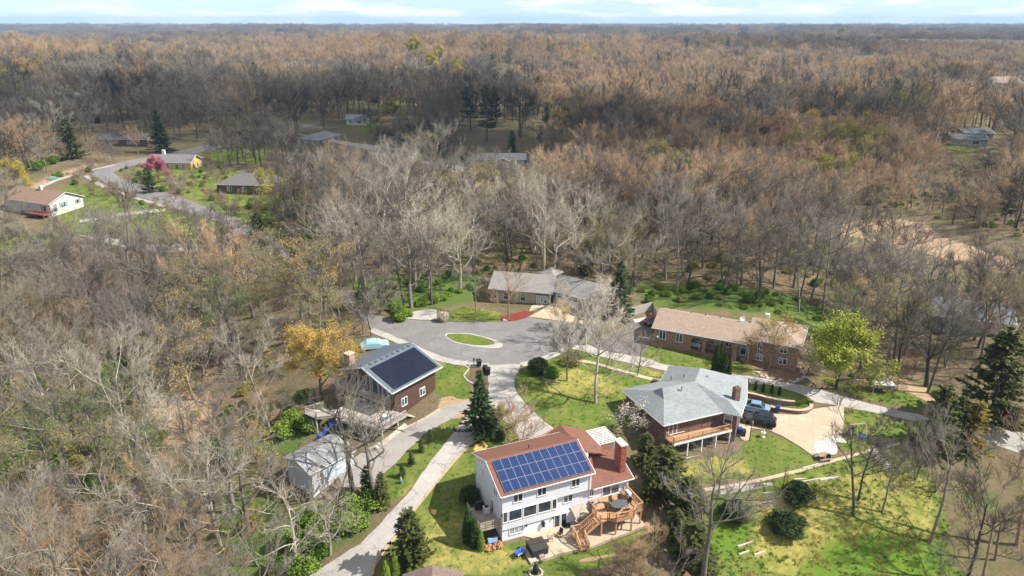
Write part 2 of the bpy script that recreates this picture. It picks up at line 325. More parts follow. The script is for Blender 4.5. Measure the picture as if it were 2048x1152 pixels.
F_ = np.stack([b0, b0 + 1, b0 + nx + 1, b0 + nx], 1)
def npmesh(name, V, Fq):
    m = bpy.data.meshes.new(name); k = Fq.shape[1]
    m.vertices.add(len(V)); m.vertices.foreach_set('co', np.asarray(V, np.float32).ravel())
    m.loops.add(Fq.size); m.loops.foreach_set('vertex_index', Fq.astype(np.int32).ravel())
    m.polygons.add(len(Fq)); m.polygons.foreach_set('loop_start', np.arange(0, Fq.size, k, dtype=np.int32)); m.polygons.foreach_set('loop_total', np.full(len(Fq), k, np.int32))
    m.update(calc_edges=True); m.validate(); return m
gm = npmesh('ground', np.stack([X, Y, Z], 1), F_)
at_ = gm.attributes.new('cover', 'FLOAT_COLOR', 'POINT'); at_.data.foreach_set('color', cover.astype(np.float32).ravel())
gm.polygons.foreach_set('use_smooth', [True] * len(gm.polygons))
def ground_mat(only_grass=False):
    m, t, b = newmat('ground_cover', .95, .1); v = ocoord(t, True)
    a = nd(t, 'ShaderNodeAttribute', attribute_name='cover'); s_ = nd(t, 'ShaderNodeSeparateColor'); t.links.new(a.outputs['Color'], s_.inputs[0])
    n1 = noise(t, v, .35, 8, .7); n2 = noise(t, v, 1.7, 6, .7); n3 = noise(t, v, .06, 6, .65); n4 = noise(t, v, 6.0, 4, .75)
    litter = mixc(t, ramp(t, n2, .3, .7), (.10, .075, .046), (.215, .16, .10))
    litter = mixc(t, mth('MULTIPLY', ramp(t, n4, .4, .75), .6, t), litter, (.29, .22, .145))
    wood = mixc(t, mth('MULTIPLY', ramp(t, n1, .5, .64), .75, t), litter, (.085, .105, .035))
    wood = mixc(t, mth('MULTIPLY', ramp(t, n3, .45, .6), .55, t), wood, (.115, .12, .04))
    wood = mixc(t, mth('SUBTRACT', 1.0, a.outputs['Alpha'], t), wood, (.10, .15, .035))
    soil = mixc(t, ramp(t, n2, .3, .7), (.33, .225, .135), (.46, .335, .21))
    grass = mixc(t, ramp(t, n2, .3, .72), (.05, .10, .012), (.125, .185, .028))
    grass = mixc(t, mth('MULTIPLY', ramp(t, n1, .42, .66), .75, t), grass, (.205, .215, .055))
    grass = mixc(t, mth('MULTIPLY', ramp(t, n4, .45, .8), .5, t), grass, (.26, .235, .09))
    dryg = mixc(t, ramp(t, n2, .36, .66), (.15, .19, .03), (.40, .33, .095))
    dryg = mixc(t, mth('MULTIPLY', ramp(t, n4, .4, .7), .55, t), dryg, (.46, .35, .15))
    def edge(ch, k=.55):
        return ramp(t, mth('ADD', ch, mth('MULTIPLY', mth('SUBTRACT', n2, .5, t), k, t), t), .42, .58)
    dsel = ramp(t, mth('ADD', s_.outputs[2], mth('MULTIPLY', mth('SUBTRACT', n1, .5, t), 2.2, t), t), .25, .8)
    g2 = mixc(t, dsel, grass, dryg); lush = mixc(t, mth('SUBTRACT', 1.0, a.outputs['Alpha'], t), g2, mixc(t, ramp(t, n4, .3, .75), (.075, .15, .014), (.16, .235, .035)))
    col = mixc(t, edge(s_.outputs[0]), wood, lush); col = mixc(t, edge(s_.outputs[1], .9), col, soil)
    t.links.new(grass if only_grass else col, b.inputs['Base Color']); bump(t, b, mth('ADD', n4, n2, t), .9, .12); return m
LAWN = ground_mat(True); GROUND = ground_mat(); gm.materials.append(GROUND)
ground = bpy.data.objects.new('ground', gm); link(ground); tag(ground, kind='structure')

def smooth_poly(pts, k=1):
    for _ in range(k):
        q = []
        for i in range(len(pts)):
            a, b = Vector(pts[i]), Vector(pts[(i + 1) % len(pts)]); q += [a * .75 + b * .25, a * .25 + b * .75]
        pts = q
    return pts
def sheet(name, poly, mat, off, step=1.2, kind='structure', parent=None, thick=0, jit=0, seed=1):
    rnd = random.Random(seed); pts = []
    n = len(poly)
    for i in range(n):
        a, b = Vector(poly[i]), Vector(poly[(i + 1) % n]); k = max(1, int((b - a).length / step))
        for j in range(k):
            p = a.lerp(b, j / k); pts.append(Vector((p.x + rnd.uniform(-jit, jit), p.y + rnd.uniform(-jit, jit))))
    ne = len(pts); xs = [p.x for p in pts]; ys = [p.y for p in pts]
    gx_, gy_ = np.meshgrid(np.arange(min(xs), max(xs), step), np.arange(min(ys), max(ys), step)); gx_ = gx_.ravel(); gy_ = gy_.ravel()
    ins = inpoly([(p.x, p.y) for p in pts], gx_, gy_); pts += [Vector((a, b)) for a, b in zip(gx_[ins], gy_[ins])]
    v, e, f, *_ = delaunay_2d_cdt(pts, [(i, (i + 1) % ne) for i in range(ne)], [], 1, 1e-4)
    z = HV([p.x for p in v], [p.y for p in v]) + off
    if callable(thick): pass
    m = bpy.data.meshes.new(name); m.from_pydata([(p.x, p.y, zz) for p, zz in zip(v, z)], [], f); m.update()
    if m.polygons and m.polygons[0].normal.z < 0: m.flip_normals()
    m.materials.append(mat)
    o = bpy.data.objects.new(name, m); link(o, parent)
    if kind: tag(o, kind=kind)
    return o
# ---------------------------------------------------------------- roads, drives, paths
road_px = [(742,657),(775,670),(810,685),(850,703),(880,715),(910,722),(946,727),(977,730),(1010,731),(1043,727),(1070,721),(1095,712),(1120,701),(1138,692),(1160,690),(1178,680),(1186,668),(1180,655),(1165,650),(1128,644),(1090,640),(1058,634),(1031,642),(1001,644),(892,644),(840,641),(801,637),(760,633),(728,624),(700,611),(680,600),(668,590),(650,578),(625,560),(600,540),(575,520),(552,503),(520,487),(490,470),(460,455),(430,442),(395,430),(355,418),(310,405),(285,396),(240,380),(205,362),(185,350),(190,341),(215,332),(260,320),(330,308),(400,292),(470,280),(520,270),(560,262),(600,250),(640,243),
   (640,249),(600,258),(560,271),(520,280),(470,291),(410,303),(350,316),(300,325),(250,335),(225,345),(245,358),(300,375),(350,392),(400,408),(440,424),(480,440),(515,458),(545,478),(580,502),(610,525),(640,548),(670,572),(700,595),(715,625),(730,645)]
road_w = GP(road_px)
sheet('road', road_w, ASPHALT, .04, 1.6, jit=.1)
def ribbon(px, width, name, mat, off, step=1.2, side=0):     # strip of constant width along a traced line
    p = GP(px); L = []; Rr = []
    for i in range(len(p)):
        d = (p[min(i + 1, len(p) - 1)] - p[max(i - 1, 0)]).normalized(); n = Vector((-d.y, d.x))
        L.append(p[i] + n * width * (.5 + side)); Rr.append(p[i] - n * width * (.5 - side))
    return sheet(name, L + Rr[::-1], mat, off, step, jit=.09)
ribbon([(742,660),(775,673),(810,688),(850,706),(880,718),(910,725),(946,730),(977,732)], 1.5, 'gutter', CONCRETE, .07)
ribbon([(1043,730),(1070,724),(1095,715),(1120,704),(1138,695)], 1.4, 'gutter', CONCRETE, .07)
ribbon([(172,352),(200,370),(245,388),(290,402),(330,414)], 1.6, 'gutter', CONCRETE, .08)
ribbon([(0,425),(60,385),(110,362),(170,344),(230,330)], 2.0, 'gutter', CONCRETE, .08)
sheet('cul_de_sac_apron', smooth_poly(GP([(886,668),(915,666),(953,669),(985,678.5),(1010,689),(998,698),(970,696.5),(938,692.5),(902,683.5)])), CONCRETE, .075, jit=.12)
isl = smooth_poly(GP([(890,670),(915,668),(950,671),(980,680),(992,687),(975,692),(940,690),(905,682)]))
lane_up = [(1152,690),(1178,690),(1200,700),(1227,705),(1282,714),(1331,730),(1391,738),(1419,740),(1468,749),(1514,755),(1555,763),(1604,771),(1650,782),(1689,794),(1740,808),(1808,824),(1876,835),(1940,850),(2060,868)]
lane_lo = [(2060,915),(1980,885),(1920,866),(1860,849),(1808,838),(1740,824),(1682,813),(1640,806),(1618,802),(1600,792),(1570,781),(1530,772),(1480,764),(1420,755),(1350,744),(1330,741),(1262,728),(1205,714),(1165,703),(1140,697)]
sheet('lane', GP(lane_up + lane_lo), CONCRETE, .05, jit=.12)
sheet('ranch_drive', GP([(1266,639),(1290,634),(1306,648),(1303,686),(1281,713),(1227,704),(1200,699),(1178,688),(1190,672),(1225,668),(1245,655)]), ASPHALT_DARK, .06)
sheet('concrete_apron', GP([(1266,640),(1300,633),(1303,640),(1270,646)]), CONCRETE_NEW, .09)
def c8(l): return [(1460 + x * .1476, 760 + y * .1476) for x, y in l]
sheet('parking_pad', GP(c8([(-160,300),(200,410),(600,465),(900,480),(1050,460),(1120,400),(1300,370),(1545,350),(1545,640),(1510,790),(1590,830),(1580,860),(1440,850),(1460,950),(1440,1010),(1160,1060),(950,910),(700,760),(540,690),(280,655),(250,830),(190,835),(60,700),(-160,500)])), CONCRETE_TAN, .08)
sheet('concrete_patch', GP(c8([(1145,840),(1300,830),(1300,780),(1380,770),(1490,800),(1575,830),(1570,855),(1440,850),(1455,950),(1435,1005),(1155,1055),(1140,1010)])), CONCRETE_NEW, .1)
sheet('drive', GP([(977,731),(1043,728),(1036,742),(1029,757),(1029,776),(1039,794),(1056,811),(1075,830),(1089,844),(1106,858),(1080,875),(1040,880),(1020,850),(1000,838),(985,850),(975,868),(940,888),(905,926),(850,993),(820,1030),(785,1078),(745,1145),(735,1190),(580,1190),(620,1152),(720,1088),(760,1048),(815,990),(870,912),(905,870),(930,838),(950,815),(978,790),(976,760)]), CONCRETE, .06, jit=.1)
sheet('brick_forecourt', GP([(1106,858),(1085,870),(1040,884),(1030,905),(1050,915),(1100,900),(1120,880)]), BRICKPAVE, .08)
sheet('gravel_drive', GP([(940,800),(905,808),(870,822),(820,850),(780,872),(745,890),(700,925),(680,955),(690,975),(730,975),(745,972),(790,925),(850,868),(905,837),(940,822)]), GRAVEL, .05, jit=.25)
sheet('concrete_drive', GP([(810,628),(850,619),(873,620),(874,641),(840,640),(800,637)]), CONCRETE, .08)
sheet('garage_apron', GP([(1058,634),(1080,622),(1100,610),(1120,605),(1180,615),(1170,650),(1128,644)]), CONCRETE_TAN, .08)
sheet('entry_walk', GP([(1063,612),(1078,608),(1090,612),(1072,620),(1058,623)]), CONCRETE_TAN, .07)
sheet('mulch_bed', GP([(1001,634),(1020,629),(1050,622),(1068,624),(1055,635),(1030,642),(1002,642)]), MULCH, .09, .6, jit=.2)
sheet('footpath', GP([(1150,718),(1180,722),(1230,736),(1290,752),(1340,765),(1340,770),(1285,757),(1228,741),(1178,727),(1148,723)]), CONCRETE_TAN, .05)
sheet('footpath', GP([(1320,985),(1400,978),(1480,965),(1530,955),(1600,938),(1660,920),(1720,905),(1800,885),(1801,889),(1722,910),(1664,926),(1600,945),(1530,962),(1480,972),(1400,985),(1320,992)]), CONCRETE_TAN, .06)
sheet('terrace_bed', GP([(1480,972),(1545,965),(1545,972),(1485,984),(1440,990),(1440,982)]), GRAVEL, .06)
sheet('dirt_path', GP([(1300,1040),(1310,1060),(1280,1095),(1230,1115),(1160,1125),(1160,1118),(1225,1108),(1272,1088),(1292,1062),(1288,1042)]), DIRT, .05, jit=.15)
sheet('straw_patch', smooth_poly(GP([(948,893),(958,886),(972,886),(976,894),(962,904),(948,902)])), M((.62,.42,.13), .95, .3, 5), .05, .5, jit=.1)
sheet('straw_patch', smooth_poly(GP([(861,1021),(868,1018),(875,1023),(870,1030),(862,1028)])), M((.62,.42,.13), .95, .3, 5), .05, .5, jit=.1)
sheet('far_drive', GP([(560,262),(700,285),(760,292),(850,310),(940,330),(1000,335),(1060,325),(1055,335),(1000,348),(900,345),(800,312),(700,292)]), CONCRETE, .1, 2.5)
sheet('far_drive', GP([(150,470),(230,478),(300,490),(400,490),(440,470),(480,462),(480,470),(440,482),(400,505),(290,505),(200,485)]), CONCRETE, .1, 2.5)
sheet('far_drive', GP([(160,440),(250,425),(330,418),(330,424),(250,432),(160,446)]), CONCRETE, .1, 2.5)
sheet('far_road', GP([(2060,190),(2030,200),(2010,212),(2060,225)]), CONCRETE, .2, 4)
# low timber edging along the long drive
def edging(px, name, label, h, wd, mat, group=None):
    p = GP(px); mb = MB()
    for a, b in zip(p[:-1], p[1:]):
        n = max(1, int((b - a).length / 2.4))
        for i in range(n):
            q0 = a.lerp(b, i / n); q1 = a.lerp(b, (i + .985) / n)
            mb.bar((q0.x, q0.y, H(q0.x, q0.y) + h / 2 - .02), (q1.x, q1.y, H(q1.x, q1.y) + h / 2 - .02), wd, h)
    o = mb.build(name, mat); return tag(o, label, 'edging', group)
edging([(985,852),(975,870),(940,890),(905,928),(850,995),(822,1030)], 'timber_edging', 'long tan timber edging along the right side of the concrete drive', .16, .2, M((.45,.33,.2), .9, .25))
edging([(808,1050),(795,1072),(775,1095),(752,1122),(745,1152)], 'timber_edging', 'tan timber edging beside the drive below the cedar, bottom of photo', .25, .25, M((.45,.33,.2), .9, .25))
edging([(935,722),(925,728),(938,738),(927,752),(935,762),(950,770)], 'bed_edging', 'curved pale edging round the bare bed beside the trash bins', .12, .2, STONE)
edging([(1080,840),(1106,859)], 'kerb_edging', 'short pale edging strip between forecourt and right lawn', .12, .25, CONCRETE_NEW)
for i, (a, b) in enumerate([((1475,1094),(1505,1085)),((1478,1110),(1498,1103)),((1508,1111),(1530,1104)),((1512,1010),(1548,1003)),((1526,988),(1550,986)),((1600,965),(1675,955)),((1605,938),(1660,922)),((1620,1000),(1635,992)),((1588,960),(1612,959)),((1640,962),(1680,955))]):
    edging([a, b], 'terrace_timber', 'pale landscape timber lying across the grassy slope', .2, .18, M((.50,.45,.36), .9, .2), 'landscape timbers on the slope')
tag(sheet('planting_bed', GP([(935,724),(958,738),(975,733),(974,755),(972,775),(955,772),(938,755),(942,742),(930,730)]), M((.13,.09,.06), .95, .3, 3), .05, .6, jit=.1), kind='structure')
tag(sheet('planting_bed', smooth_poly(GP([(1480,716),(1560,722),(1600,735),(1612,752),(1590,764),(1545,762),(1515,745)])), M((.22,.145,.085), .95, .35, 2), .05, .8, jit=.15), kind='structure')
tag(sheet('planting_bed', GP([(1302,683),(1350,690),(1400,700),(1440,708),(1430,714),(1390,706),(1340,696),(1300,690)]), M((.33,.17,.10), .95, .35, 2), .05, .8, jit=.1), kind='structure')
# ---------------------------------------------------------------- trees
def barkmat(name, c, tip=None, var=.25):
    m, t, b = newmat(name, .9, .15); oi = nd(t, 'ShaderNodeObjectInfo'); v = ocoord(t)
    col = mixc(t, ramp(t, noise(t, v, .9, 1, .7), .3, .7), tuple(x * .62 for x in c), tuple(min(1, x * 1.25) for x in c))
    col = mixc(t, mth('MULTIPLY', oi.outputs['Random'], .55, t), col, tip or tuple(x * (1 - var) for x in c))
    k = mth('ADD', .66, mth('MULTIPLY', mth('FRACT', mth('MULTIPLY', oi.outputs['Random'], 7.31, t), None, t), .62, t), t); vm = nd(t, 'ShaderNodeVectorMath', operation='SCALE'); t.links.new(col, vm.inputs[0]); t.links.new(k, vm.inputs['Scale'])
    t.links.new(vm.outputs[0], b.inputs['Base Color']); return m
def leafmat(name, a, b2, trans=.25):
    m, t, b = newmat(name, .7, .2); oi = nd(t, 'ShaderNodeObjectInfo'); v = ocoord(t)
    col = mixc(t, ramp(t, noise(t, v, .8, 1, .7), .3, .7), a, b2); col = mixc(t, mth('MULTIPLY', oi.outputs['Random'], .5, t), col, tuple(x * .7 for x in a))
    t.links.new(col, b.inputs['Base Color'])
    tr = nd(t, 'ShaderNodeBsdfTranslucent'); t.links.new(col, tr.inputs['Color']); ms = nd(t, 'ShaderNodeMixShader'); ms.inputs[0].default_value = trans
    t.links.new(b.outputs[0], ms.inputs[1]); t.links.new(tr.outputs[0], ms.inputs[2]); t.links.new(ms.outputs[0], t.nodes['Material Output'].inputs['Surface']); return m
BARK = {'grey': barkmat('bark_grey', (.225, .203, .162), (.19, .168, .138)), 'brown': barkmat('bark_brown', (.22, .172, .12), (.26, .19, .125)), 'dark': barkmat('bark_dark', (.115, .099, .08), (.15, .125, .10)),
        'pale': barkmat('bark_pale', (.40, .365, .295), (.34, .295, .23)), 'tan': barkmat('bark_tan', (.35, .255, .155), (.31, .21, .13)), 'mauve': barkmat('bark_mauve', (.20, .17, .145), (.235, .185, .145))}
LEAF = {'bud_gold': leafmat('buds_gold', (.50, .33, .07), (.60, .45, .13)), 'bud_olive': leafmat('buds_olive', (.30, .26, .06), (.36, .33, .10)), 'lime': leafmat('leaves_lime', (.33, .38, .04), (.50, .53, .10)),
        'green': leafmat('leaves_green', (.10, .20, .02), (.20, .31, .04)), 'bud_rust': leafmat('buds_rust', (.30, .17, .10), (.36, .22, .13)), 'pink': leafmat('blossom_pink', (.52, .12, .19), (.60, .24, .30)), 'mauve': leafmat('blossom_mauve', (.42, .26, .36), (.5, .34, .42)),
        'white': leafmat('blossom_white', (.62, .54, .44), (.72, .66, .55)), 'willow': leafmat('willow_yellow', (.46, .38, .03), (.55, .46, .06)),
        'spruce': leafmat('needles_spruce', (.04, .08, .026), (.09, .14, .045), .15), 'pine': leafmat('needles_pine', (.03, .06, .03), (.055, .09, .045), .1), 'cedar': leafmat('needles_cedar', (.05, .07, .016), (.12, .125, .03), .1), 'cedar_gold': leafmat('needles_gold', (.22, .17, .025), (.30, .25, .05), .15),
        'arbor': leafmat('needles_arborvitae', (.03, .07, .014), (.06, .11, .022), .1), 'yew': leafmat('needles_yew', (.045, .078, .02), (.11, .15, .045), .15), 'brush': leafmat('leaves_brush', (.17, .27, .03), (.28, .38, .055))}
def tubes(branches, sides):                  # branches: list of (points Nx3, radii N)
    V = []; Fc = []; b = 0; k = sides; ang = np.arange(k) * 2 * math.pi / k; ca, sa = np.cos(ang), np.sin(ang)
    for P, r in branches:
        n = len(P); d = np.gradient(P, axis=0) if n > 2 else np.repeat((P[1:] - P[:1]), n, 0); d /= np.linalg.norm(d, axis=1)[:, None] + 1e-9
        ref = np.array([1., 0, 0]) if abs(d[0][0]) < .8 else np.array([0, 1., 0])
        a = np.cross(d, ref); a /= np.linalg.norm(a, axis=1)[:, None] + 1e-9; c = np.cross(d, a)
        ring = P[:, None] + (a[:, None] * ca[None, :, None] + c[:, None] * sa[None, :, None]) * np.asarray(r)[:, None, None]
        V.append(ring.reshape(-1, 3)); i = np.arange(k); j = (i + 1) % k
        for s_ in range(n - 1): Fc.append(np.stack([b + s_ * k + i, b + s_ * k + j, b + (s_ + 1) * k + j, b + (s_ + 1) * k + i], 1))
        b += n * k
    return np.concatenate(V), np.concatenate(Fc)
def grow(seed, Ht=17, clear=.35, spread=.75, limbs=6, lv=(6, 7, 8), twig=.9, tr=.0105, trunk_r=.24, up=.22, wob=.16, multi=1, limb_len=.5, lean=0):
    rnd = np.random.default_rng(seed); br = {0: [], 1: [], 2: [], 3: [], 4: []}
    def axis_(p, d, L, r0, r1, n, w, upk):
        P = [p]; d = d / np.linalg.norm(d)
        for i in range(n):
            d = d + rnd.normal(0, w, 3) + np.array([0, 0, upk / n]); d /= np.linalg.norm(d); P.append(P[-1] + d * L / n)
        return np.array(P), np.linspace(r0, r1, n + 1), d
    def side(d, ang):
        a = rnd.normal(0, 1, 3); a -= a.dot(d) * d; a /= np.linalg.norm(a) + 1e-9; return d * math.cos(ang) + a * math.sin(ang)
    for s_ in range(multi):
        d0 = np.array([rnd.normal(0, .05) + lean, rnd.normal(0, .05), 1.0])
        if multi > 1: a = 2 * math.pi * s_ / multi + rnd.uniform(0, 1); d0 = np.array([.28 * math.cos(a), .28 * math.sin(a), 1])
        TL = Ht * rnd.uniform(.68, .8); P, rr, dd = axis_(np.array([0, 0, -.3]), d0, TL, trunk_r / multi ** .5, trunk_r * .3 / multi ** .5, 8, .05, .1); br[0].append((P, rr))
        for i in range(limbs):
            f = clear + (1 - clear) * (i + rnd.uniform(.1, .9)) / limbs; q = f * 8; a = min(7, int(q)); p = P[a] + (P[a + 1] - P[a]) * (q - a)
            az = i * 2.4 + rnd.uniform(-.5, .5); el = rnd.uniform(.35, .85) * (1.5 - spread)
            d = np.array([math.cos(az) * math.cos(el), math.sin(az) * math.cos(el), math.sin(el)]); L = Ht * limb_len * rnd.uniform(.75, 1.15) * (1.12 - .5 * f)
            r = trunk_r * .42 * (1.2 - .6 * f) / multi ** .4
            P1, r1, _ = axis_(p, d, L, r, r * .3, 5, wob, .45); br[1].append((P1, r1))
            for j in range(lv[0]):
                f2 = .25 + .75 * (j + rnd.uniform(0, 1)) / lv[0]; a = min(4, int(f2 * 5)); p2 = P1[a] + (P1[a + 1] - P1[a]) * (f2 * 5 - a); dl = P1[a + 1] - P1[a]; dl /= np.linalg.norm(dl)
                P2, r2, _ = axis_(p2, side(dl, rnd.uniform(.45, .95)) + np.array([0, 0, up]), L * .48 * rnd.uniform(.7, 1.2) * (1.15 - .4 * f2), r * .36, r * .12, 3, wob, .3); br[2].append((P2, r2))
                for k in range(lv[1]):
                    f3 = .15 + .85 * (k + rnd.uniform(0, 1)) / lv[1]; a = min(2, int(f3 * 3)); p3 = P2[a] + (P2[a + 1] - P2[a]) * (f3 * 3 - a); dl2 = P2[a + 1] - P2[a]; L2 = np.linalg.norm(dl2) * 3; dl2 /= np.linalg.norm(dl2)
                    P3, r3, _ = axis_(p3, side(dl2, rnd.uniform(.4, .95)) + np.array([0, 0, up]), max(.7, L2 * .5) * rnd.uniform(.7, 1.2), tr * 1.9, tr, 2, wob, .25); br[3].append((P3, r3))
                    for l in range(lv[2]):
                        f4 = (l + rnd.uniform(0, 1)) / lv[2]; a = min(1, int(f4 * 2)); p4 = P3[a] + (P3[a + 1] - P3[a]) * (f4 * 2 - a); dl3 = P3[a + 1] - P3[a]; dl3 /= np.linalg.norm(dl3) + 1e-9
                        d4 = side(dl3, rnd.uniform(.35, .9)) + np.array([0, 0, up]); d4 /= np.linalg.norm(d4); br[4].append((p4, p4 + d4 * twig * rnd.uniform(.5, 1.3)))
    return br
def twig_mesh(tw, r, rnd):                   # slender three-sided twigs
    A = np.array([t[0] for t in tw]); B = np.array([t[1] for t in tw]); d = B - A; d /= np.linalg.norm(d, axis=1)[:, None] + 1e-9
    ref = rnd.normal(0, 1, A.shape); a = np.cross(d, ref); a /= np.linalg.norm(a, axis=1)[:, None] + 1e-9; c = np.cross(d, a); V = []
    for k in range(3): V.append(A + (a * math.cos(k * 2.0944) + c * math.sin(k * 2.0944)) * r)
    V.append(B); V = np.stack(V, 1).reshape(-1, 3); b = np.arange(len(A)) * 4
    return V, np.concatenate([np.stack([b, b + 1, b + 3], 1), np.stack([b + 1, b + 2, b + 3], 1), np.stack([b + 2, b, b + 3], 1)])
def cards(C, size, rnd, up=.4, asp=.6):       # small leaf faces at points C
    n = len(C); nrm = rnd.normal(0, 1, (n, 3)); nrm[:, 2] = np.abs(nrm[:, 2]) + up; nrm /= np.linalg.norm(nrm, axis=1)[:, None]
    a = np.cross(nrm, rnd.normal(0, 1, (n, 3))); a /= np.linalg.norm(a, axis=1)[:, None]; b = np.cross(nrm, a); s_ = size * rnd.uniform(.6, 1.4, (n, 1))
    V = np.stack([C - a * s_, C - b * s_ * asp + nrm * s_ * .15, C + a * s_, C + b * s_ * asp + nrm * s_ * .15], 1).reshape(-1, 3); q = np.arange(n)[:, None] * 4
    return V, q + np.array([[0, 1, 2, 3]])
def joinm(name, parts):                       # parts: (V, F, material index)
    V = []; L = []; LS = []; LT = []; MI = []; b = 0; ls = 0
    for v, f, mi in parts:
        V.append(v); f = np.asarray(f); L.append((f + b).ravel()); k = f.shape[1]; LS.append(ls + np.arange(len(f)) * k); LT.append(np.full(len(f), k)); MI.append(np.full(len(f), mi)); ls += f.size; b += len(v)
    V = np.concatenate(V); L = np.concatenate(L).astype(np.int32); LS = np.concatenate(LS).astype(np.int32); LT = np.concatenate(LT).astype(np.int32); MI = np.concatenate(MI).astype(np.int32)
    m = bpy.data.meshes.new(name); m.vertices.add(len(V)); m.vertices.foreach_set('co', V.astype(np.float32).ravel()); m.loops.add(len(L)); m.loops.foreach_set('vertex_index', L)
    m.polygons.add(len(LS)); m.polygons.foreach_set('loop_start', LS); m.polygons.foreach_set('loop_total', LT); m.polygons.foreach_set('material_index', MI); m.update(calc_edges=True); m.validate()
    return m
def bare(seed, leaves=0, lsize=.09, lspread=.15, **kw):
    rnd = np.random.default_rng(seed + 77); br = grow(seed, **kw); tr = kw.get('tr', .013)
    tm = joinm('trunk', [tubes(br[0], 7) + (0,), tubes(br[1], 5) + (0,)])
    parts = [tubes(br[2], 4) + (0,), tubes(br[3], 3) + (0,), twig_mesh(br[4], tr, rnd) + (0,)]
    if leaves:
        tip = np.array([t[1] for t in br[4]]); mid = np.array([(t[0] + t[1]) / 2 for t in br[4]]); C = np.concatenate([tip, mid]); C = C[rnd.integers(0, len(C), leaves)] + rnd.normal(0, lspread, (leaves, 3))
        parts.append(cards(C, lsize, rnd) + (1,))
    cm = joinm('crown', parts); return tm, cm
def conifer(seed, Ht=12, base_r=2.6, start=.08, whorls=26, per=9, droop=.25, col=0, needle=.32, gap=0.0, power=.9):
    rnd = np.random.default_rng(seed); trunk = [(np.array([[0, 0, -.3], [0, 0, Ht * .5], [0, 0, Ht * .98]]), np.array([Ht * .017, Ht * .011, .02]))]; br = []; nd_ = []; 
    for i in range(whorls):
        f = start + (1 - start) * (i / whorls); z = f * Ht; L0 = (base_r * (1 - (f - start) / (1 - start)) ** power + .12) * rnd.uniform(.82, 1.12)
        for j in range(per):
            if rnd.random() < gap: continue
            a = rnd.uniform(0, 6.283); L = L0 * rnd.uniform(.65, 1.15) * (1 + .16 * math.sin(2 * a + seed + f * 5) + .12 * math.sin(3 * a - f * 9)); P = np.array([[0, 0, z], [math.cos(a) * L * .6, math.sin(a) * L * .6, z - droop * L * .45], [math.cos(a) * L, math.sin(a) * L, z - droop * L * .55 + .06 * L]])
            br.append((P, np.array([.03, .018, .006])))
            n = max(4, int(L * 14)); t = rnd.uniform(.15, 1.0, n) ** .8; C = np.where(t[:, None] < .6, P[0] + (P[1] - P[0]) * (t / .6)[:, None], P[1] + (P[2] - P[1]) * ((t - .6) / .4)[:, None])
            nd_.append(np.c_[C, np.full(n, a)])
    N = np.concatenate(nd_); C = N[:, :3] + rnd.normal(0, .07, (len(N), 3)); a = N[:, 3] + rnd.normal(0, .9, len(N)); l = needle * rnd.uniform(.6, 1.3, len(N))
    D = np.c_[np.cos(a), np.sin(a), rnd.uniform(-.45, .25, len(N))] * l[:, None]; S = np.c_[-np.sin(a), np.cos(a), rnd.normal(0, .5, len(N))] * (l * .3)[:, None]
    V = np.stack([C - D * .4, C + S, C + D, C - S], 1).reshape(-1, 3); q = np.arange(len(C))[:, None] * 4
    return joinm('trunk', [tubes(trunk, 6) + (0,)]), joinm('crown', [tubes(br, 3) + (0,), (V, q + np.array([[0, 1, 2, 3]]), 1)])
def bushy(seed, prof, n=2600, size=.12, lump=.12, stems=5):   # dense shrub: leaf faces through a shaped volume; prof = [(z, r)]
    rnd = np.random.default_rng(seed); zs = np.array([p[0] for p in prof]); rs = np.array([p[1] for p in prof]); z = rnd.uniform(zs[0], zs[-1], n * 2)
    keep = rnd.uniform(0, 1, n * 2) < (np.interp(z, zs, rs) / rs.max()) * .85 + .15; z = z[keep][:n]; n = len(z); a = rnd.uniform(0, 6.283, n); r = np.interp(z, zs, rs) * np.sqrt(rnd.uniform(.25, 1, n))
    k = 1 + lump * (np.sin(a * 3 + z * 2.3 + seed) + np.sin(a * 5 - z * 3.1 + seed * 2) * .7); C = np.c_[r * np.cos(a) * k, r * np.sin(a) * k, z] + rnd.normal(0, size * .5, (n, 3))
    st = [(np.array([[0, 0, -.2], [math.cos(b) * rs.max() * .3, math.sin(b) * rs.max() * .3, zs[-1] * .5], [math.cos(b) * rs.max() * .5, math.sin(b) * rs.max() * .5, zs[-1] * .8]]), np.array([.04, .03, .008])) for b in rnd.uniform(0, 6.28, stems)]
    return joinm('stems', [tubes(st, 4) + (0,)]), joinm('foliage', [cards(C, size, rnd, .2, .55) + (1,)])
def setmats(o, ms):
    while len(o.data.materials) < len(ms): o.data.materials.append(None)
    for i, m in enumerate(ms): o.material_slots[i].link = 'OBJECT'; o.material_slots[i].material = m
def plant(name, meshes, mats, loc, scale=1, rz=0, label=None, cat='tree', group=None, names=('trunk', 'crown'), sz=None):
    t = thing(name, label, cat, loc, rz, group); t.scale = (scale, scale, (sz or 1) * scale)
    for nme, m, ms in zip(names, meshes, mats):
        o = bpy.data.objects.new(nme, m); link(o, t); setmats(o, ms)
    return t
def at(px, py, dz=0): p = G(px, py); p.z += dz; return p
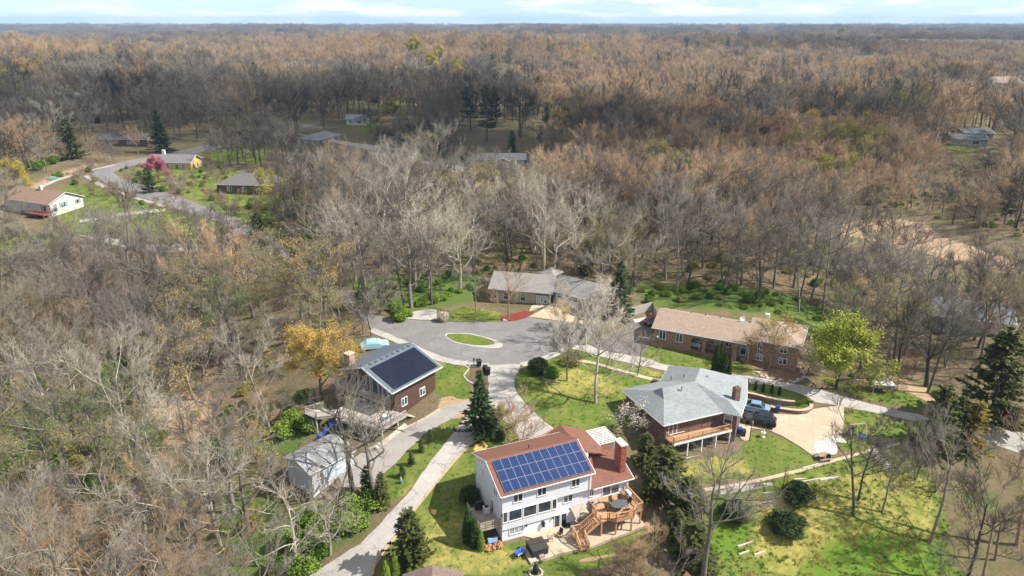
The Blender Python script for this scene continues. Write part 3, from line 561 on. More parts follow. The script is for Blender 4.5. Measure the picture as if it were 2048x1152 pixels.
# shared shapes
BV = [bare(1, Ht=17, limbs=7), bare(2, Ht=18, clear=.42, limbs=7, spread=.6), bare(3, Ht=16, clear=.3, limbs=8, spread=.85), bare(4, Ht=19, clear=.5, limbs=7, spread=.7), bare(5, Ht=17, clear=.38, limbs=7, spread=.5, limb_len=.44), bare(6, Ht=15, clear=.25, limbs=8, spread=.9, limb_len=.55), bare(7, Ht=17, clear=.45, limbs=8, spread=.8, limb_len=.5, wob=.24), bare(8, Ht=16, clear=.3, limbs=6, spread=.6, multi=2, limb_len=.45)]
BUDV = [bare(11, Ht=16, leaves=2600, lsize=.085), bare(12, Ht=15, clear=.28, limbs=8, spread=.85, leaves=2600, lsize=.085)]
OAK = [bare(21, Ht=14, clear=.28, limbs=8, spread=.95, limb_len=.72, wob=.3, lv=(6, 6, 6), trunk_r=.33, up=.1), bare(22, Ht=15, clear=.3, limbs=8, spread=.9, limb_len=.66, wob=.28, lv=(6, 6, 6), trunk_r=.36, up=.15)]
SMALL = [bare(31, Ht=9, clear=.22, limbs=8, lv=(6, 5, 6), twig=.55, tr=.009, trunk_r=.13), bare(32, Ht=8, clear=.12, limbs=6, lv=(5, 5, 6), twig=.5, tr=.009, trunk_r=.16, multi=3)]
LEAFY = [bare(41, Ht=11, clear=.15, limbs=11, lv=(6, 5, 5), spread=.7, leaves=13000, lsize=.15, lspread=.3, limb_len=.5)]
SPR = [conifer(51, base_r=3.3, whorls=30, per=11, power=.85, needle=.36), conifer(52, base_r=3.2, whorls=28, per=10, gap=.1, power=.8)]
PINE = [conifer(53, 16, 3.4, .25, 20, 6, -.1, needle=.5, gap=.25, power=.6), conifer(54, 17, 4, .3, 18, 6, .15, needle=.55, gap=.2, power=.5)]
CED = [conifer(55, 9, 2.1, .03, 24, 10, -.35, needle=.32, power=.6, gap=.08), conifer(56, 10, 3.1, .03, 24, 11, -.15, needle=.4, power=.5, gap=.15)]
ARB = [bushy(61, [(0, .75), (1, .95), (3, .8), (4.6, .45), (5.6, .06)], 3200, .12, .05)]
SHR = [bushy(71, [(0, .7), (.6, 1.25), (1.2, 1.2), (1.8, .6), (2, .2)], 2200, .12), bushy(72, [(0, .8), (.5, 1.3), (.9, 1.1), (1.3, .4)], 1500, .11, .2)]
# specimens farther off: (name, shapes, bark, leaf, pixel x, pixel y, size, label)
far_ = [('willow_tree', LEAFY[0], 'brown', 'willow', 815, 124, 2.0, 'yellow willow at the left end of the far yellow row'), ('willow_tree', LEAFY[0], 'brown', 'willow', 862, 128, 1.9, 'lower yellow willow in the middle of the far row'), ('redbud_tree', LEAFY[0], 'dark', 'pink', 318, 358, .75, 'bright pink redbud in front of the yellow house'), ('redbud_tree', BUDV[1], 'grey', 'mauve', 352, 398, .55, 'pale mauve flowering tree beside the far street'), ('budding_tree', LEAFY[0], 'grey', 'willow', 35, 378, .9, 'pale yellow leafing tree above the white house at far left'), ('bare_tree', OAK[1], 'dark', None, 262, 440, .95, 'dark spreading bare tree on the green bank below the far street'), ('spruce_tree', CED[1], 'dark', 'spruce', 300, 385, .85, 'dark green conifer left of the redbud'), ('bare_tree', BV[2], 'tan', None, 277, 310, .8, 'pinkish tan bare tree at the far street corner'),
 ('cedar_tree', CED[1], 'dark', 'cedar', 520, 492, .9, 'dark cedar beside the road in the left middle'), ('cedar_tree', CED[0], 'dark', 'cedar', 592, 545, .8, 'cedar at the road side below the first'), ('spruce_tree', SPR[0], 'dark', 'spruce', 325, 306, 1.5, 'very large dark conifer behind the yellow house'), ('spruce_tree', CED[1], 'dark', 'cedar', 145, 318, 1.6, 'tall dark conifer above the far left hedge'), ('pine_tree', PINE[0], 'dark', 'pine', 973, 205, 1.5, 'tallest dark pine in the middle distance'), ('pine_tree', PINE[1], 'dark', 'pine', 940, 200, 1.25, 'dark pine left of the tallest pine'), ('pine_tree', PINE[0], 'dark', 'pine', 990, 200, 1.2, 'dark pine right of the tallest pine'), ('pine_tree', PINE[1], 'dark', 'pine', 1018, 122, 1.5, 'round-topped dark pine beyond the yellow willows'), ('pine_tree', PINE[1], 'dark', 'pine', 986, 126, 1.4, 'broad dark pine left of the round-topped one'),
 ('willow_tree', LEAFY[0], 'brown', 'willow', 832, 118, 2.5, 'large yellow willow far behind the cul-de-sac'), ('willow_tree', LEAFY[0], 'brown', 'willow', 880, 122, 2.3, 'broad yellow willow right of the largest willow'), ('willow_tree', LEAFY[0], 'brown', 'willow', 915, 118, 2.0, 'yellow willow nearest the dark pines'), ('bare_tree', BV[2], 'tan', None, 845, 122, 1.5, 'tall tan bare tree rising behind the yellow willows'), ('budding_tree', LEAFY[0], 'grey', 'bud_olive', 785, 212, 1.0, 'olive round budding tree in the middle distance'), ('forsythia', LEAFY[0], 'grey', 'lime', 1150, 142, .9, 'small vivid yellow tree in the distant wood'), ('cedar_tree', CED[0], 'dark', 'spruce', 1093, 218, 1.2, 'dark cedar beside the distant grey house'), ('cedar_tree', CED[0], 'dark', 'spruce', 1024, 302, 1.0, 'dark cedar above the white-roofed house'), ('budding_tree', BUDV[0], 'grey', 'bud_olive', 835, 285, 1.0, 'olive budding tree above the long far drive'), ('pine_tree', PINE[1], 'dark', 'pine', 1095, 104, 1.5, 'dark pine group tree in the far centre'), ('pine_tree', PINE[0], 'dark', 'pine', 1455, 100, 1.7, 'single dark pine in the far right distance'), ('pine_tree', PINE[1], 'dark', 'pine', 1372, 96, 1.6, 'dark pine at the left of the far right row'), ('pine_tree', PINE[1], 'dark', 'pine', 1395, 94, 1.5, 'dark pine in the middle of the far right row'), ('willow_tree', LEAFY[0], 'brown', 'willow', 1425, 96, 1.6, 'yellowish tree beside the far right pines'), ('budding_tree', LEAFY[0], 'brown', 'bud_olive', 1680, 84, 2.2, 'pale olive tree cluster near the right horizon'), ('pine_tree', PINE[1], 'dark', 'pine', 540, 118, 1.3, 'dark olive evergreen in the left distance'), ('pine_tree', PINE[1], 'dark', 'pine', 520, 118, 1.1, 'smaller olive evergreen left of its neighbour'), ('pine_tree', SPR[1], 'dark', 'pine', 340, 105, 1.6, 'small dark spruce in the upper left distance'), ('pine_tree', PINE[1], 'dark', 'pine', 278, 84, 1.8, 'dark evergreen right of the pale distant roof'), ('willow_tree', LEAFY[0], 'brown', 'willow', 185, 82, 2.4, 'golden tree in the upper left distance'), ('willow_tree', LEAFY[0], 'brown', 'bud_gold', 145, 80, 2.2, 'orange-gold tree left of the golden one far away'), ('willow_tree', LEAFY[0], 'brown', 'willow', 20, 84, 2.4, 'golden green tree at the far left edge'), ('willow_tree', LEAFY[0], 'brown', 'willow', 435, 72, 2.6, 'yellowish tree far off left of centre'), ('budding_tree', LEAFY[0], 'brown', 'bud_rust', 300, 95, 2.0, 'rust-orange tree below the pale distant roof')]

def far_loc(a):                               # stand the tree where its crown is seen at the traced pixel
    ht = max(v.co.z for v in a[1][1].vertices) * a[6] * (.72 if a[5] < 300 else 0); z = 0
    for _ in range(12): p = W(a[4], a[5] - (4 if ht else 0), z + ht); z = H(p.x, p.y)
    return (p.x, p.y, z)
house_spots = [(G(x_, y_).x, G(x_, y_).y, h_, l_, s_) for x_, y_, h_, l_, s_ in ((1062,213,13,26,130),(712,250,7,22,80),(30,197,16,26,110),(1940,292,11,30,90),(2022,180,20,40,190),(245,292,11,25,60),(1728,118,14,40,250),(160,203,14,26,130),(665,285,13,25,80),(1000,320,13,25,90),(350,335,12,25,50),(485,365,13,25,50),(2030,205,14,30,150),(642,806,7,26,26),(690,920,9,14,14),(820,255,9,20,70),(1975,852,6,40,40),(1885,902,6,26,26),(238,92,26,60,420))]
spots = np.array([far_loc(a)[:2] for a in far_])
# ---------------------------------------------------------------- the woods
clear_px = [  # ground kept free of scattered trees (roads, yards, houses); traced on the ground
 [(735,660),(690,612),(560,512),(470,462),(330,425),(150,372),(150,345),(330,305),(640,240),(640,252),(400,312),(260,340),(330,378),(480,432),(560,480),(650,550),(720,610),(800,629),(870,616),(955,604),(968,572),(1215,566),(1240,622),(1300,608),(1620,640),(1650,735),(1740,785),(1890,825),(2048,860),(2060,920),(1900,880),(1830,900),(1880,1000),(2060,1090),(2060,1300),(560,1300),(600,1160),(700,1085),(760,1040),(690,980),(590,960),(600,880),(590,800),(640,740),(700,700),(720,690)],
 [(0,355),(170,355),(185,440),(180,500),(0,540)], [(150,345),(280,318),(420,312),(450,345),(560,340),(600,390),(570,430),(520,455),(470,440),(420,430),(330,425),(150,400)], [(330,300),(560,275),(560,300),(430,330)],
 [(610,262),(720,255),(760,315),(900,330),(1070,305),(1070,372),(880,385),(640,330)], [(1660,455),(1720,440),(1860,442),(1960,490),(2060,525),(2060,600),(1980,580),(1820,545),(1690,492)], [(1890,265),(1985,265),(1985,350),(1900,350)], [(1985,165),(2060,160),(2060,235),(1990,235)], [(1010,190),(1095,190),(1095,225),(1010,225)], [(1700,760),(1840,775),(1860,830),(1690,800)],
 [(0,182),(100,182),(100,212),(0,212)], [(215,275),(290,275),(290,312),(215,312)], [(690,235),(740,235),(740,268),(690,268)]]
clear_w = [GP(p) for p in clear_px]; thin_w = [GP(p) for p in ([(0,520),(150,400),(330,425),(470,440),(570,455),(660,540),(620,570),(420,560),(150,570),(0,580)], [(560,300),(900,330),(1070,372),(900,410),(600,390)])]; thin_w2 = [GP([(230,790),(420,770),(600,760),(590,900),(420,940),(280,950)]), GP([(1640,420),(1990,430),(2060,540),(2060,680),(1990,660),(1690,590)])]
rng = np.random.default_rng(5)
def all_spots(): return [(a_, b_, 5.5 if b_ < 330 else 9, 26 if b_ < 330 else 50, 30 if b_ < 330 else 140) for a_, b_ in spots] + house_spots
def low_zone(A, B):                           # younger, lower trees in front of far houses and specimens
    f = np.ones(len(A))
    for sx_, sy_, hw, ln, sh in all_spots():
        u = np.array([sx_, sy_]) / math.hypot(sx_, sy_); da, db = A - sx_, B - sy_; al = da * u[0] + db * u[1]; ac = np.abs(da * u[1] - db * u[0]); f = np.where((al > -sh) & (al < 0) & (ac < hw), .55, f)
    return f
def scatter(d0, d1, sp, half=.80):
    xs = np.arange(-d1 * half - 30, d1 * half + 30, sp); ys = np.arange(d0 * .6, d1, sp); A, B = np.meshgrid(xs, ys); A = A.ravel() + rng.uniform(-.48, .48, A.size) * sp; B = B.ravel() + rng.uniform(-.48, .48, B.size) * sp
    d = np.hypot(A, B); k = (d >= d0) & (d < d1) & (np.abs(A) < B * half + 28); A, B = A[k], B[k]; bad = np.zeros(len(A), bool)
    for p in clear_w: bad |= inpoly(p, A, B)
    for sx_, sy_, hw, ln, sh in all_spots():
        u = np.array([sx_, sy_]) / math.hypot(sx_, sy_); da, db = A - sx_, B - sy_; al = da * u[0] + db * u[1]; ac = np.abs(da * u[1] - db * u[0]); bad |= (al > -ln) & (al < 14) & (ac < hw)
    bad |= (A > -24) & (A < 70) & (B < 57)
    for p in thin_w: bad |= inpoly(p, A, B) & (rng.random(len(A)) > .38)
    for k_, p in enumerate(thin_w2): bad |= inpoly(p, A, B) & (rng.random(len(A)) > (.34, .4)[k_])
    return A[~bad], B[~bad]
A1, B1 = scatter(34, 330, 6.5); A2, B2 = scatter(330, 760, 11.0); A3, B3 = scatter(760, 1700, 16.0)
def pxof(x, y, z):
    d = y * _c - (z - CAMZ) * _s; u = y * _s + (z - CAMZ) * _c; return 1024 + FPX * x / d, 576 - FPX * u / d
Z1 = HV(A1, B1); sx, sy = pxof(A1, B1, Z1 + 12); vis = (sx > -60) & (sx < 2108) & (sy < 1200) & (sy > 0); A1, B1, Z1, sx, sy = A1[vis], B1[vis], Z1[vis], sx[vis], sy[vis]
order = np.argsort(A1 ** 2 + B1 ** 2)
def vnoise(x, y, s_, seed):                   # smooth value noise in [0,1]
    r = np.random.default_rng(seed); T = r.random((64, 64)); x = x / s_ % 64; y = y / s_ % 64; i = x.astype(int); j = y.astype(int); fx = x - i; fy = y - j; fx = fx * fx * (3 - 2 * fx); fy = fy * fy * (3 - 2 * fy)
    return (T[i % 64, j % 64] * (1 - fx) + T[(i + 1) % 64, j % 64] * fx) * (1 - fy) + (T[i % 64, (j + 1) % 64] * (1 - fx) + T[(i + 1) % 64, (j + 1) % 64] * fx) * fy
SPEC = ['grey', 'brown', 'dark', 'pale', 'tan', 'mauve']
def species(x, y, px, py):                    # stands of different trees, mid-band cloud shade partly put into darker barks: index into SPEC, -1 = budding
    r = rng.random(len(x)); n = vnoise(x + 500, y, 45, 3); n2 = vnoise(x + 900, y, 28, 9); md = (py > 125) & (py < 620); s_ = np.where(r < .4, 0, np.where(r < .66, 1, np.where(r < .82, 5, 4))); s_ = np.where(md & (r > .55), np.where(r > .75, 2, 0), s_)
    s_ = np.where((n > .6) & (r < .75), 2, s_); s_ = np.where((n < .22) & (r < .6), 4, s_)
    pale = ((px - 950) / 300) ** 2 + ((py - 440) / 60) ** 2 < 1; s_ = np.where(pale & (r < .75), 3, s_)
    lw = (px < 640) & (py > 520); s_ = np.where(lw, np.where(r < .45, 0, np.where(r < .7, 5, np.where(r < .8, 2, 1))), s_); lf = (px < 620) & (py > 700); s_ = np.where(lf & (r > .76), 3, np.where(lf & (r > .62), 4, s_)); far_t = (py < 135) | ((px > 1080) & (py < 380) & (py > 120)); s_ = np.where(far_t & (r < .55), 4, s_)
    s_ = np.where((n2 > .76) & (r > .45), -1, s_); return s_
LM = [(642,800,'golden-yellow tree by the brown house'),(660,930,'grey garage below the brown house'),(750,690,'car under the blue tarpaulin'),(840,632,'small concrete drive off the cul-de-sac'),(985,590,'left end of the grey-roofed house'),(1105,560,'pyramid roof of the grey-roofed house'),(1237,630,'broad dark spruce behind the cul-de-sac'),(1310,615,'board fence at the ranch driveway'),(1440,630,'middle of the long brick ranch'),(1600,650,'right end of the long brick ranch'),(1672,770,'bright yellow-green tree'),(1762,775,'white platform at the wood edge'),(1870,835,'far end of the concrete lane'),(1975,850,'tall olive-green cedar'),(1925,668,'half-hidden grey house at the right'),(1720,470,'left end of the sandy clearing'),(1920,520,'right end of the sandy clearing'),(520,492,'dark roadside cedar in the left middle'),(600,545,'road bend left of the cul-de-sac'),(680,600,'mouth of the cul-de-sac'),(540,860,'white-trunked slender tree in the left wood'),(272,950,'white-trunked leaning tree in the lower left'),(440,1090,'gnarled pale tree at the lower left'),(640,1090,'green bushes beside the drive'),(60,500,'pale house at the far left'),(20,760,'left edge of the photo'),(60,1100,'lower left corner of the photo'),(1900,1000,'brown slope at the right edge'),(330,620,'middle of the left wood'),(160,640,'upper part of the left wood'),(860,500,'pale grove behind the cul-de-sac'),(1330,520,'wood behind the ranch'),(1560,560,'wood above the ranch roof'),(1760,620,'middle of the right-hand wood'),(2020,720,'right photo edge above the tall cedar'),(1820,720,'wood between the platform and the grey house'),(2000,600,'right photo edge below the clearing')]
LMW = [(G(a_, b_), t_) for a_, b_, t_ in LM]; ORD = ('nearest', 'second nearest', 'third nearest', 'fourth nearest', 'fifth nearest', 'sixth nearest', 'seventh nearest', 'eighth nearest', 'ninth nearest', 'tenth nearest', 'eleventh nearest', 'twelfth nearest', 'thirteenth nearest', 'fourteenth nearest')
LOOK = {0: 'grey-brown', 1: 'brown', 2: 'dark-barked', 3: 'pale whitish', 4: 'tan', 5: 'mauve-brown', -1: 'yellow-budding'}
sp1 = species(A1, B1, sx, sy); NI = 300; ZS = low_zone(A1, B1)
ZS = np.where(inpoly(thin_w2[1], A1, B1), .8 * ZS, ZS)
for p in thin_w: ZS = np.where(inpoly(p, A1, B1), .5, ZS)
near_lm = {}; rank = {}
for i in order[:NI]:
    d_ = [math.hypot(A1[i] - g.x, B1[i] - g.y) for g, _ in LMW]; k_ = int(np.argmin(d_)); near_lm[i] = k_; rank.setdefault((k_, int(sp1[i])), []).append((d_[k_], i))
rk = {i: n_ for v_ in rank.values() for n_, (_, i) in enumerate(sorted(v_))}
for q, i in enumerate(order[:NI]):
    x, y, z, s_ = A1[i], B1[i], Z1[i], int(sp1[i]); rn = rng.random(6)
    lbl = '%s tree, the %s to the %s' % ('bare ' + LOOK[s_] if s_ >= 0 else 'yellow-budding', ORD[min(rk[i], 13)], LMW[near_lm[i]][1])
    if s_ < 0: v = BUDV[int(rn[0] * 2)]; b = BARK['grey']; lf = LEAF[['bud_gold', 'bud_olive', 'green'][int(rn[5] * 3)]]
    else:
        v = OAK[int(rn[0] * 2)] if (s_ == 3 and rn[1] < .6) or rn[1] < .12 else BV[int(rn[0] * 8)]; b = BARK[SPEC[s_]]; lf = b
    k = (.92 + .36 * rn[2] if sy[i] < 560 else .72 + .36 * rn[2] if sx[i] < 1240 else .8 + .32 * rn[2]) * ZS[i]
    plant('bare_tree' if s_ >= 0 else 'budding_tree', v, ([b], [b, lf][:2 if s_ < 0 else 1]), (x, y, z), k, rn[3] * 6.28, lbl, 'tree', 'trees of the wood around the houses', sz=.92 + .2 * rn[4])
# the wood farther off: one mass of instanced trees
kinds = bpy.data.collections.new('woodland_kinds'); KN = []
def kind_obj(name, tm, cm, mats):
    bm = bmesh.new(); bm.from_mesh(tm); bm.from_mesh(cm); m = bpy.data.meshes.new(name); bm.to_mesh(m); bm.free()
    o = bpy.data.objects.new('%03d_%s' % (len(KN), name), m); kinds.objects.link(o); setmats(o, mats); KN.append(o)
MIDV = [bare(80 + i, Ht=15 + i % 3, clear=.3 + .04 * (i % 3), limbs=9, lv=(6, 5, 5), twig=1.3, tr=.026, spread=.85 + .08 * (i % 3), limb_len=.56, up=.3) for i in range(4)]
MIDB = bare(90, Ht=15, limbs=6, lv=(5, 4, 3), twig=1.2, tr=.022, leaves=3200, lsize=.17, lspread=.35)
ki = {}
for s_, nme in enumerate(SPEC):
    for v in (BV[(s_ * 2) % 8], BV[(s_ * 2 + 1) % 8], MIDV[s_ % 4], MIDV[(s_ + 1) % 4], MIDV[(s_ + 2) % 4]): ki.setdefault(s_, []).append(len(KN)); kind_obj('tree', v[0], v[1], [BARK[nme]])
for lf in ('bud_gold', 'bud_olive', 'bud_rust', 'bud_olive'): ki.setdefault(-1, []).append(len(KN)); kind_obj('budding', MIDB[0], MIDB[1], [BARK['grey'], LEAF[lf]])
FARV = bare(95, Ht=16, clear=.3, limbs=6, lv=(4, 4, 3), twig=1.9, tr=.05, spread=.8)
def clump(seed, n, half, lush=0):
    r = np.random.default_rng(seed); bm = bmesh.new(); 
    for _ in range(n):
        b2 = bmesh.new(); b2.from_mesh(FARV[1] if r.random() > .1 else FARV[1]); k = r.uniform(.75, 1.2); bmesh.ops.transform(b2, matrix=Matrix.Translation((r.uniform(-half, half), r.uniform(-half, half), 0)) @ Matrix.Rotation(r.uniform(0, 6.28), 4, 'Z') @ Matrix.Scale(k, 4), verts=b2.verts)
        t_ = bpy.data.meshes.new('t'); b2.to_mesh(t_); b2.free(); bm.from_mesh(t_); bpy.data.meshes.remove(t_)
    m = bpy.data.meshes.new('clump'); bm.to_mesh(m); bm.free(); return m
CL = [clump(1, 9, 17), clump(2, 9, 17)]; kc = []
for s_ in (1, 4, 5, 0, 2):
    for m in CL:
        kc.append(len(KN)); o = bpy.data.objects.new('%03d_clump' % len(KN), m); kinds.objects.link(o); setmats(o, [BARK[SPEC[s_]]]); KN.append(o)
kcon = []
for v, lf in ((PINE[0], 'pine'), (SPR[0], 'spruce'), (CED[1], 'cedar')): kcon.append(len(KN)); kind_obj('evergreen', v[0], v[1], [BARK['dark'], LEAF[lf]])
def gn_instances(name, P, idx, scl, rot, coll):
    m = bpy.data.meshes.new(name); m.vertices.add(len(P)); m.vertices.foreach_set('co', P.astype(np.float32).ravel())
    for nme, typ, d in (('kind', 'INT', idx.astype(np.int32)), ('scl', 'FLOAT', scl.astype(np.float32)), ('rot', 'FLOAT', rot.astype(np.float32))): m.attributes.new(nme, typ, 'POINT').data.foreach_set('value', d)
    o = bpy.data.objects.new(name, m); link(o)
    g = bpy.data.node_groups.new(name + '_nodes', 'GeometryNodeTree'); g.interface.new_socket('Geometry', in_out='INPUT', socket_type='NodeSocketGeometry'); g.interface.new_socket('Geometry', in_out='OUTPUT', socket_type='NodeSocketGeometry')
    gi = g.nodes.new('NodeGroupInput'); go = g.nodes.new('NodeGroupOutput'); ip = g.nodes.new('GeometryNodeInstanceOnPoints'); ci = g.nodes.new('GeometryNodeCollectionInfo')
    ci.inputs['Collection'].default_value = coll; ci.inputs['Separate Children'].default_value = True; ci.inputs['Reset Children'].default_value = True
    def na(n, t):
        a = g.nodes.new('GeometryNodeInputNamedAttribute'); a.data_type = t; a.inputs['Name'].default_value = n; return a.outputs['Attribute']
    cx = g.nodes.new('ShaderNodeCombineXYZ'); g.links.new(na('rot', 'FLOAT'), cx.inputs[2]); ip.inputs['Pick Instance'].default_value = True
    g.links.new(gi.outputs[0], ip.inputs['Points']); g.links.new(ci.outputs[0], ip.inputs['Instance']); g.links.new(na('kind', 'INT'), ip.inputs['Instance Index']); g.links.new(na('scl', 'FLOAT'), ip.inputs['Scale']); g.links.new(cx.outputs[0], ip.inputs['Rotation'])
    g.links.new(ip.outputs[0], go.inputs[0]); md = o.modifiers.new('instances', 'NODES'); md.node_group = g; return o
def pick(sp, lo, hi): return np.array([ki[int(s_)][(lo + int(r * (hi - lo))) if s_ >= 0 else int(r * 4)] for s_, r in zip(sp, rng.random(len(sp)))])
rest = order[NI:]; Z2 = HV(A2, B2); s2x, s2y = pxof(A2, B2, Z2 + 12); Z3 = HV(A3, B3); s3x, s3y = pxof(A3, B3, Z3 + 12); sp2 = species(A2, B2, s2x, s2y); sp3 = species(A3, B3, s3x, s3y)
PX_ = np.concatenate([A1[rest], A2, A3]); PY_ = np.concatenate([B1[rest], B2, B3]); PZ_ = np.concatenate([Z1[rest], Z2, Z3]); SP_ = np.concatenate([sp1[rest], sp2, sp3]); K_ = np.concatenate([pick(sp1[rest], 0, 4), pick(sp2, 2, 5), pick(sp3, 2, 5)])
S_ = rng.uniform(.85, 1.25, len(PX_)); S_[:len(rest)] *= ZS[rest]; S_[len(rest):] *= rng.uniform(1.1, 1.5, len(PX_) - len(rest)); S_[len(rest) + len(A2):] *= 1.1; S_[len(rest):] *= low_zone(PX_[len(rest):], PY_[len(rest):])
ev = rng.random(len(PX_)) < .013; K_[ev] = rng.choice(kcon, ev.sum())
# beyond that, clumps out to the horizon
cxs = []; d = 1650.
while d < 9500:
    stp = 26 + (d - 1650) * .012; n = int(1.65 * d / stp); xx = (np.arange(n) - n / 2 + rng.uniform(-.5, .5, n)) * stp; cxs.append(np.c_[xx, np.full(n, d) + rng.uniform(-.5, .5, n) * stp, np.full(n, stp / 26)]); d += stp
CX = np.concatenate(cxs); CZ_ = HV(CX[:, 0], CX[:, 1])
P_ = np.concatenate([np.c_[PX_, PY_, PZ_], np.c_[CX[:, 0], CX[:, 1], CZ_]]); K_ = np.concatenate([K_, rng.choice(kc, len(CX), p=np.repeat([.16, .08, .12, .06, .08], 2))]); S_ = np.concatenate([S_, np.clip(CX[:, 2], 1, 1.5) * rng.uniform(.85, 1.15, len(CX))])
wl = gn_instances('woodland', P_, K_, S_, rng.uniform(0, 6.28, len(P_)), kinds); tag(wl, 'bare brown woodland stretching to the horizon', 'woodland', kind='stuff')
# low green brush under the trees
bk = bpy.data.collections.new('brush_kinds'); BR = []
for v, lf in ((SHR[0], 'green'), (SHR[1], 'brush'), (SHR[1], 'bud_olive'), (SMALL[1], None)):
    bm = bmesh.new(); bm.from_mesh(v[0]); bm.from_mesh(v[1]); m = bpy.data.meshes.new('brush'); bm.to_mesh(m); bm.free(); o = bpy.data.objects.new('%02d_brush' % len(BR), m); bk.objects.link(o); setmats(o, [BARK['grey'], LEAF[lf]] if lf else [BARK['brown']]); BR.append(o)
Ab, Bb = scatter(30, 300, 3.2); nb = vnoise(Ab, Bb, 17, 21); spx, spy = pxof(Ab, Bb, HV(Ab, Bb))
gr_ = np.zeros(len(Ab), bool)
for p in green_px.values(): gr_ |= inpoly(GP(p), Ab, Bb)
nb = np.where(gr_, .9, nb); keep = rng.random(len(Ab)) < np.where(nb > .55, .8, .2); Ab, Bb, nb, spx, spy = Ab[keep], Bb[keep], nb[keep], spx[keep], spy[keep]
kb = np.where(nb > .56, rng.choice([0, 1, 1, 2], len(Ab)), rng.choice([3, 3, 3, 2], len(Ab)))
st_ = GP([(150,345),(280,318),(420,312),(450,345),(560,340),(640,400),(600,500),(520,455),(470,440),(420,430),(330,425),(150,400)]); xs = rng.uniform(min(p.x for p in st_), max(p.x for p in st_), 900); ys = rng.uniform(min(p.y for p in st_), max(p.y for p in st_), 900); ok = inpoly(st_, xs, ys) & ~inpoly([tuple(p) for p in road_w], xs, ys)
for hx, hy, hl in ((-128, 267, 12), (-88, 236, 14), (-143, 212, 14)): ok &= np.hypot(xs - hx, ys - hy) > hl
xs, ys = xs[ok], ys[ok]; Ab = np.concatenate([Ab, xs]); Bb = np.concatenate([Bb, ys]); kb = np.concatenate([kb, rng.choice([0, 2, 3, 3, 3], len(xs))])
brush = gn_instances('undergrowth', np.c_[Ab, Bb, HV(Ab, Bb)], kb, rng.uniform(.35, .95, len(Ab)) * np.where(kb == 3, .6, 1), rng.uniform(0, 6.28, len(Ab)), bk); tag(brush, 'low green and twiggy brush growing under the woodland trees', 'undergrowth', kind='stuff')

# ---------------------------------------------------------------- out-of-view clouds, added sunward so their shadows darken the far woods
cm_, ct_, cb_ = newmat('cloud', 1.0, 0.0); cb_.inputs['Base Color'].default_value = (.85, .85, .87, 1); tr_ = nd(ct_, 'ShaderNodeBsdfTransparent'); ms_ = nd(ct_, 'ShaderNodeMixShader')
ct_.links.new(ramp(ct_, noise(ct_, ocoord(ct_), .02, 4, .6), .35, .65, (.05, .05, .05, 1), (.3, .3, .3, 1)), ms_.inputs[0]); ct_.links.new(tr_.outputs[0], ms_.inputs[1]); ct_.links.new(cb_.outputs[0], ms_.inputs[2]); ct_.links.new(ms_.outputs[0], ct_.nodes['Material Output'].inputs['Surface'])
def cloud(label, gx_, gy_, rx, ry, seed, alt=620):
    r = random.Random(seed); bm = bmesh.new(); off = sd * (alt / sd.z)
    for i in range(9):
        a = r.uniform(0, 6.28); d = math.sqrt(r.random()) * .72; m = Matrix.Translation((math.cos(a) * d * rx, math.sin(a) * d * ry, r.uniform(0, 25))) @ Matrix.Diagonal((rx * r.uniform(.3, .5), ry * r.uniform(.35, .6), 28 * r.uniform(.6, 1.2), 1)); q = bmesh.ops.create_icosphere(bm, subdivisions=3, radius=1, matrix=m)
        for v in q['verts']: v.co += Vector((r.gauss(0, 1) * rx * .012, r.gauss(0, 1) * ry * .012, r.gauss(0, 1.5)))
    m = bpy.data.meshes.new('cloud'); bm.to_mesh(m); bm.free(); m.materials.append(cm_); o = bpy.data.objects.new('cloud', m); link(o); o.location = (gx_ + off.x, gy_ + off.y, alt); return tag(o, label, 'cloud')
cloud('unseen low white cloud shading the left-hand woods', -150, 400, 250, 110, 1); cloud('unseen ragged white cloud beside the low one, shading the woods', -60, 330, 120, 60, 8); cloud('unseen small white cloud shading the middle woods', 60, 290, 130, 38, 2); cloud('unseen broad white cloud shading the far right woods', 520, 1250, 520, 190, 3); cloud('unseen broad white cloud shading the far left woods', -520, 1900, 700, 260, 4); cloud('unseen white cloud shading the right-hand woods', 330, 520, 120, 60, 5)
# ---------------------------------------------------------------- houses
class House:
    def __init__(s, name, label, org, hd, base):
        s.base = base; s.t = thing(name, label, 'house', (org[0], org[1], base), R(hd)); s.T = Matrix.Translation((0, 0, -base))
    def mb(s): return MB(s.T.copy())
    def wall(s, p, d, n): return s.T @ frame(p, d, n)
    def part(s, mb, name, mat, parent=None, **k): return mb.build(name, mat, parent or s.t, **k)
def gbody(mb, x0, x1, y0, y1, zb, ze, zr):   # walls with gable ends at x0 and x1
    ym = (y0 + y1) / 2; pr = [(y0, zb), (y1, zb), (y1, ze), (ym, zr), (y0, ze)]
    vs = [(x0, a, b) for a, b in pr] + [(x1, a, b) for a, b in pr]
    return mb.add(vs, [(0,1,2,3,4), (9,8,7,6,5)] + [(i, 5 + i, 5 + (i + 1) % 5, (i + 1) % 5) for i in range(5)])
def groof(mb, x0, x1, y0, y1, ze, zr, t=.2, ym=None):
    ym = (y0 + y1) / 2 if ym is None else ym
    return mb.slab([[(x0,y0,ze),(x1,y0,ze),(x1,ym,zr),(x0,ym,zr)], [(x0,ym,zr),(x1,ym,zr),(x1,y1,ze),(x0,y1,ze)]], t)
wrnd = random.Random(9); BLIND = M((.30, .30, .28), .35, .15, 6.0)
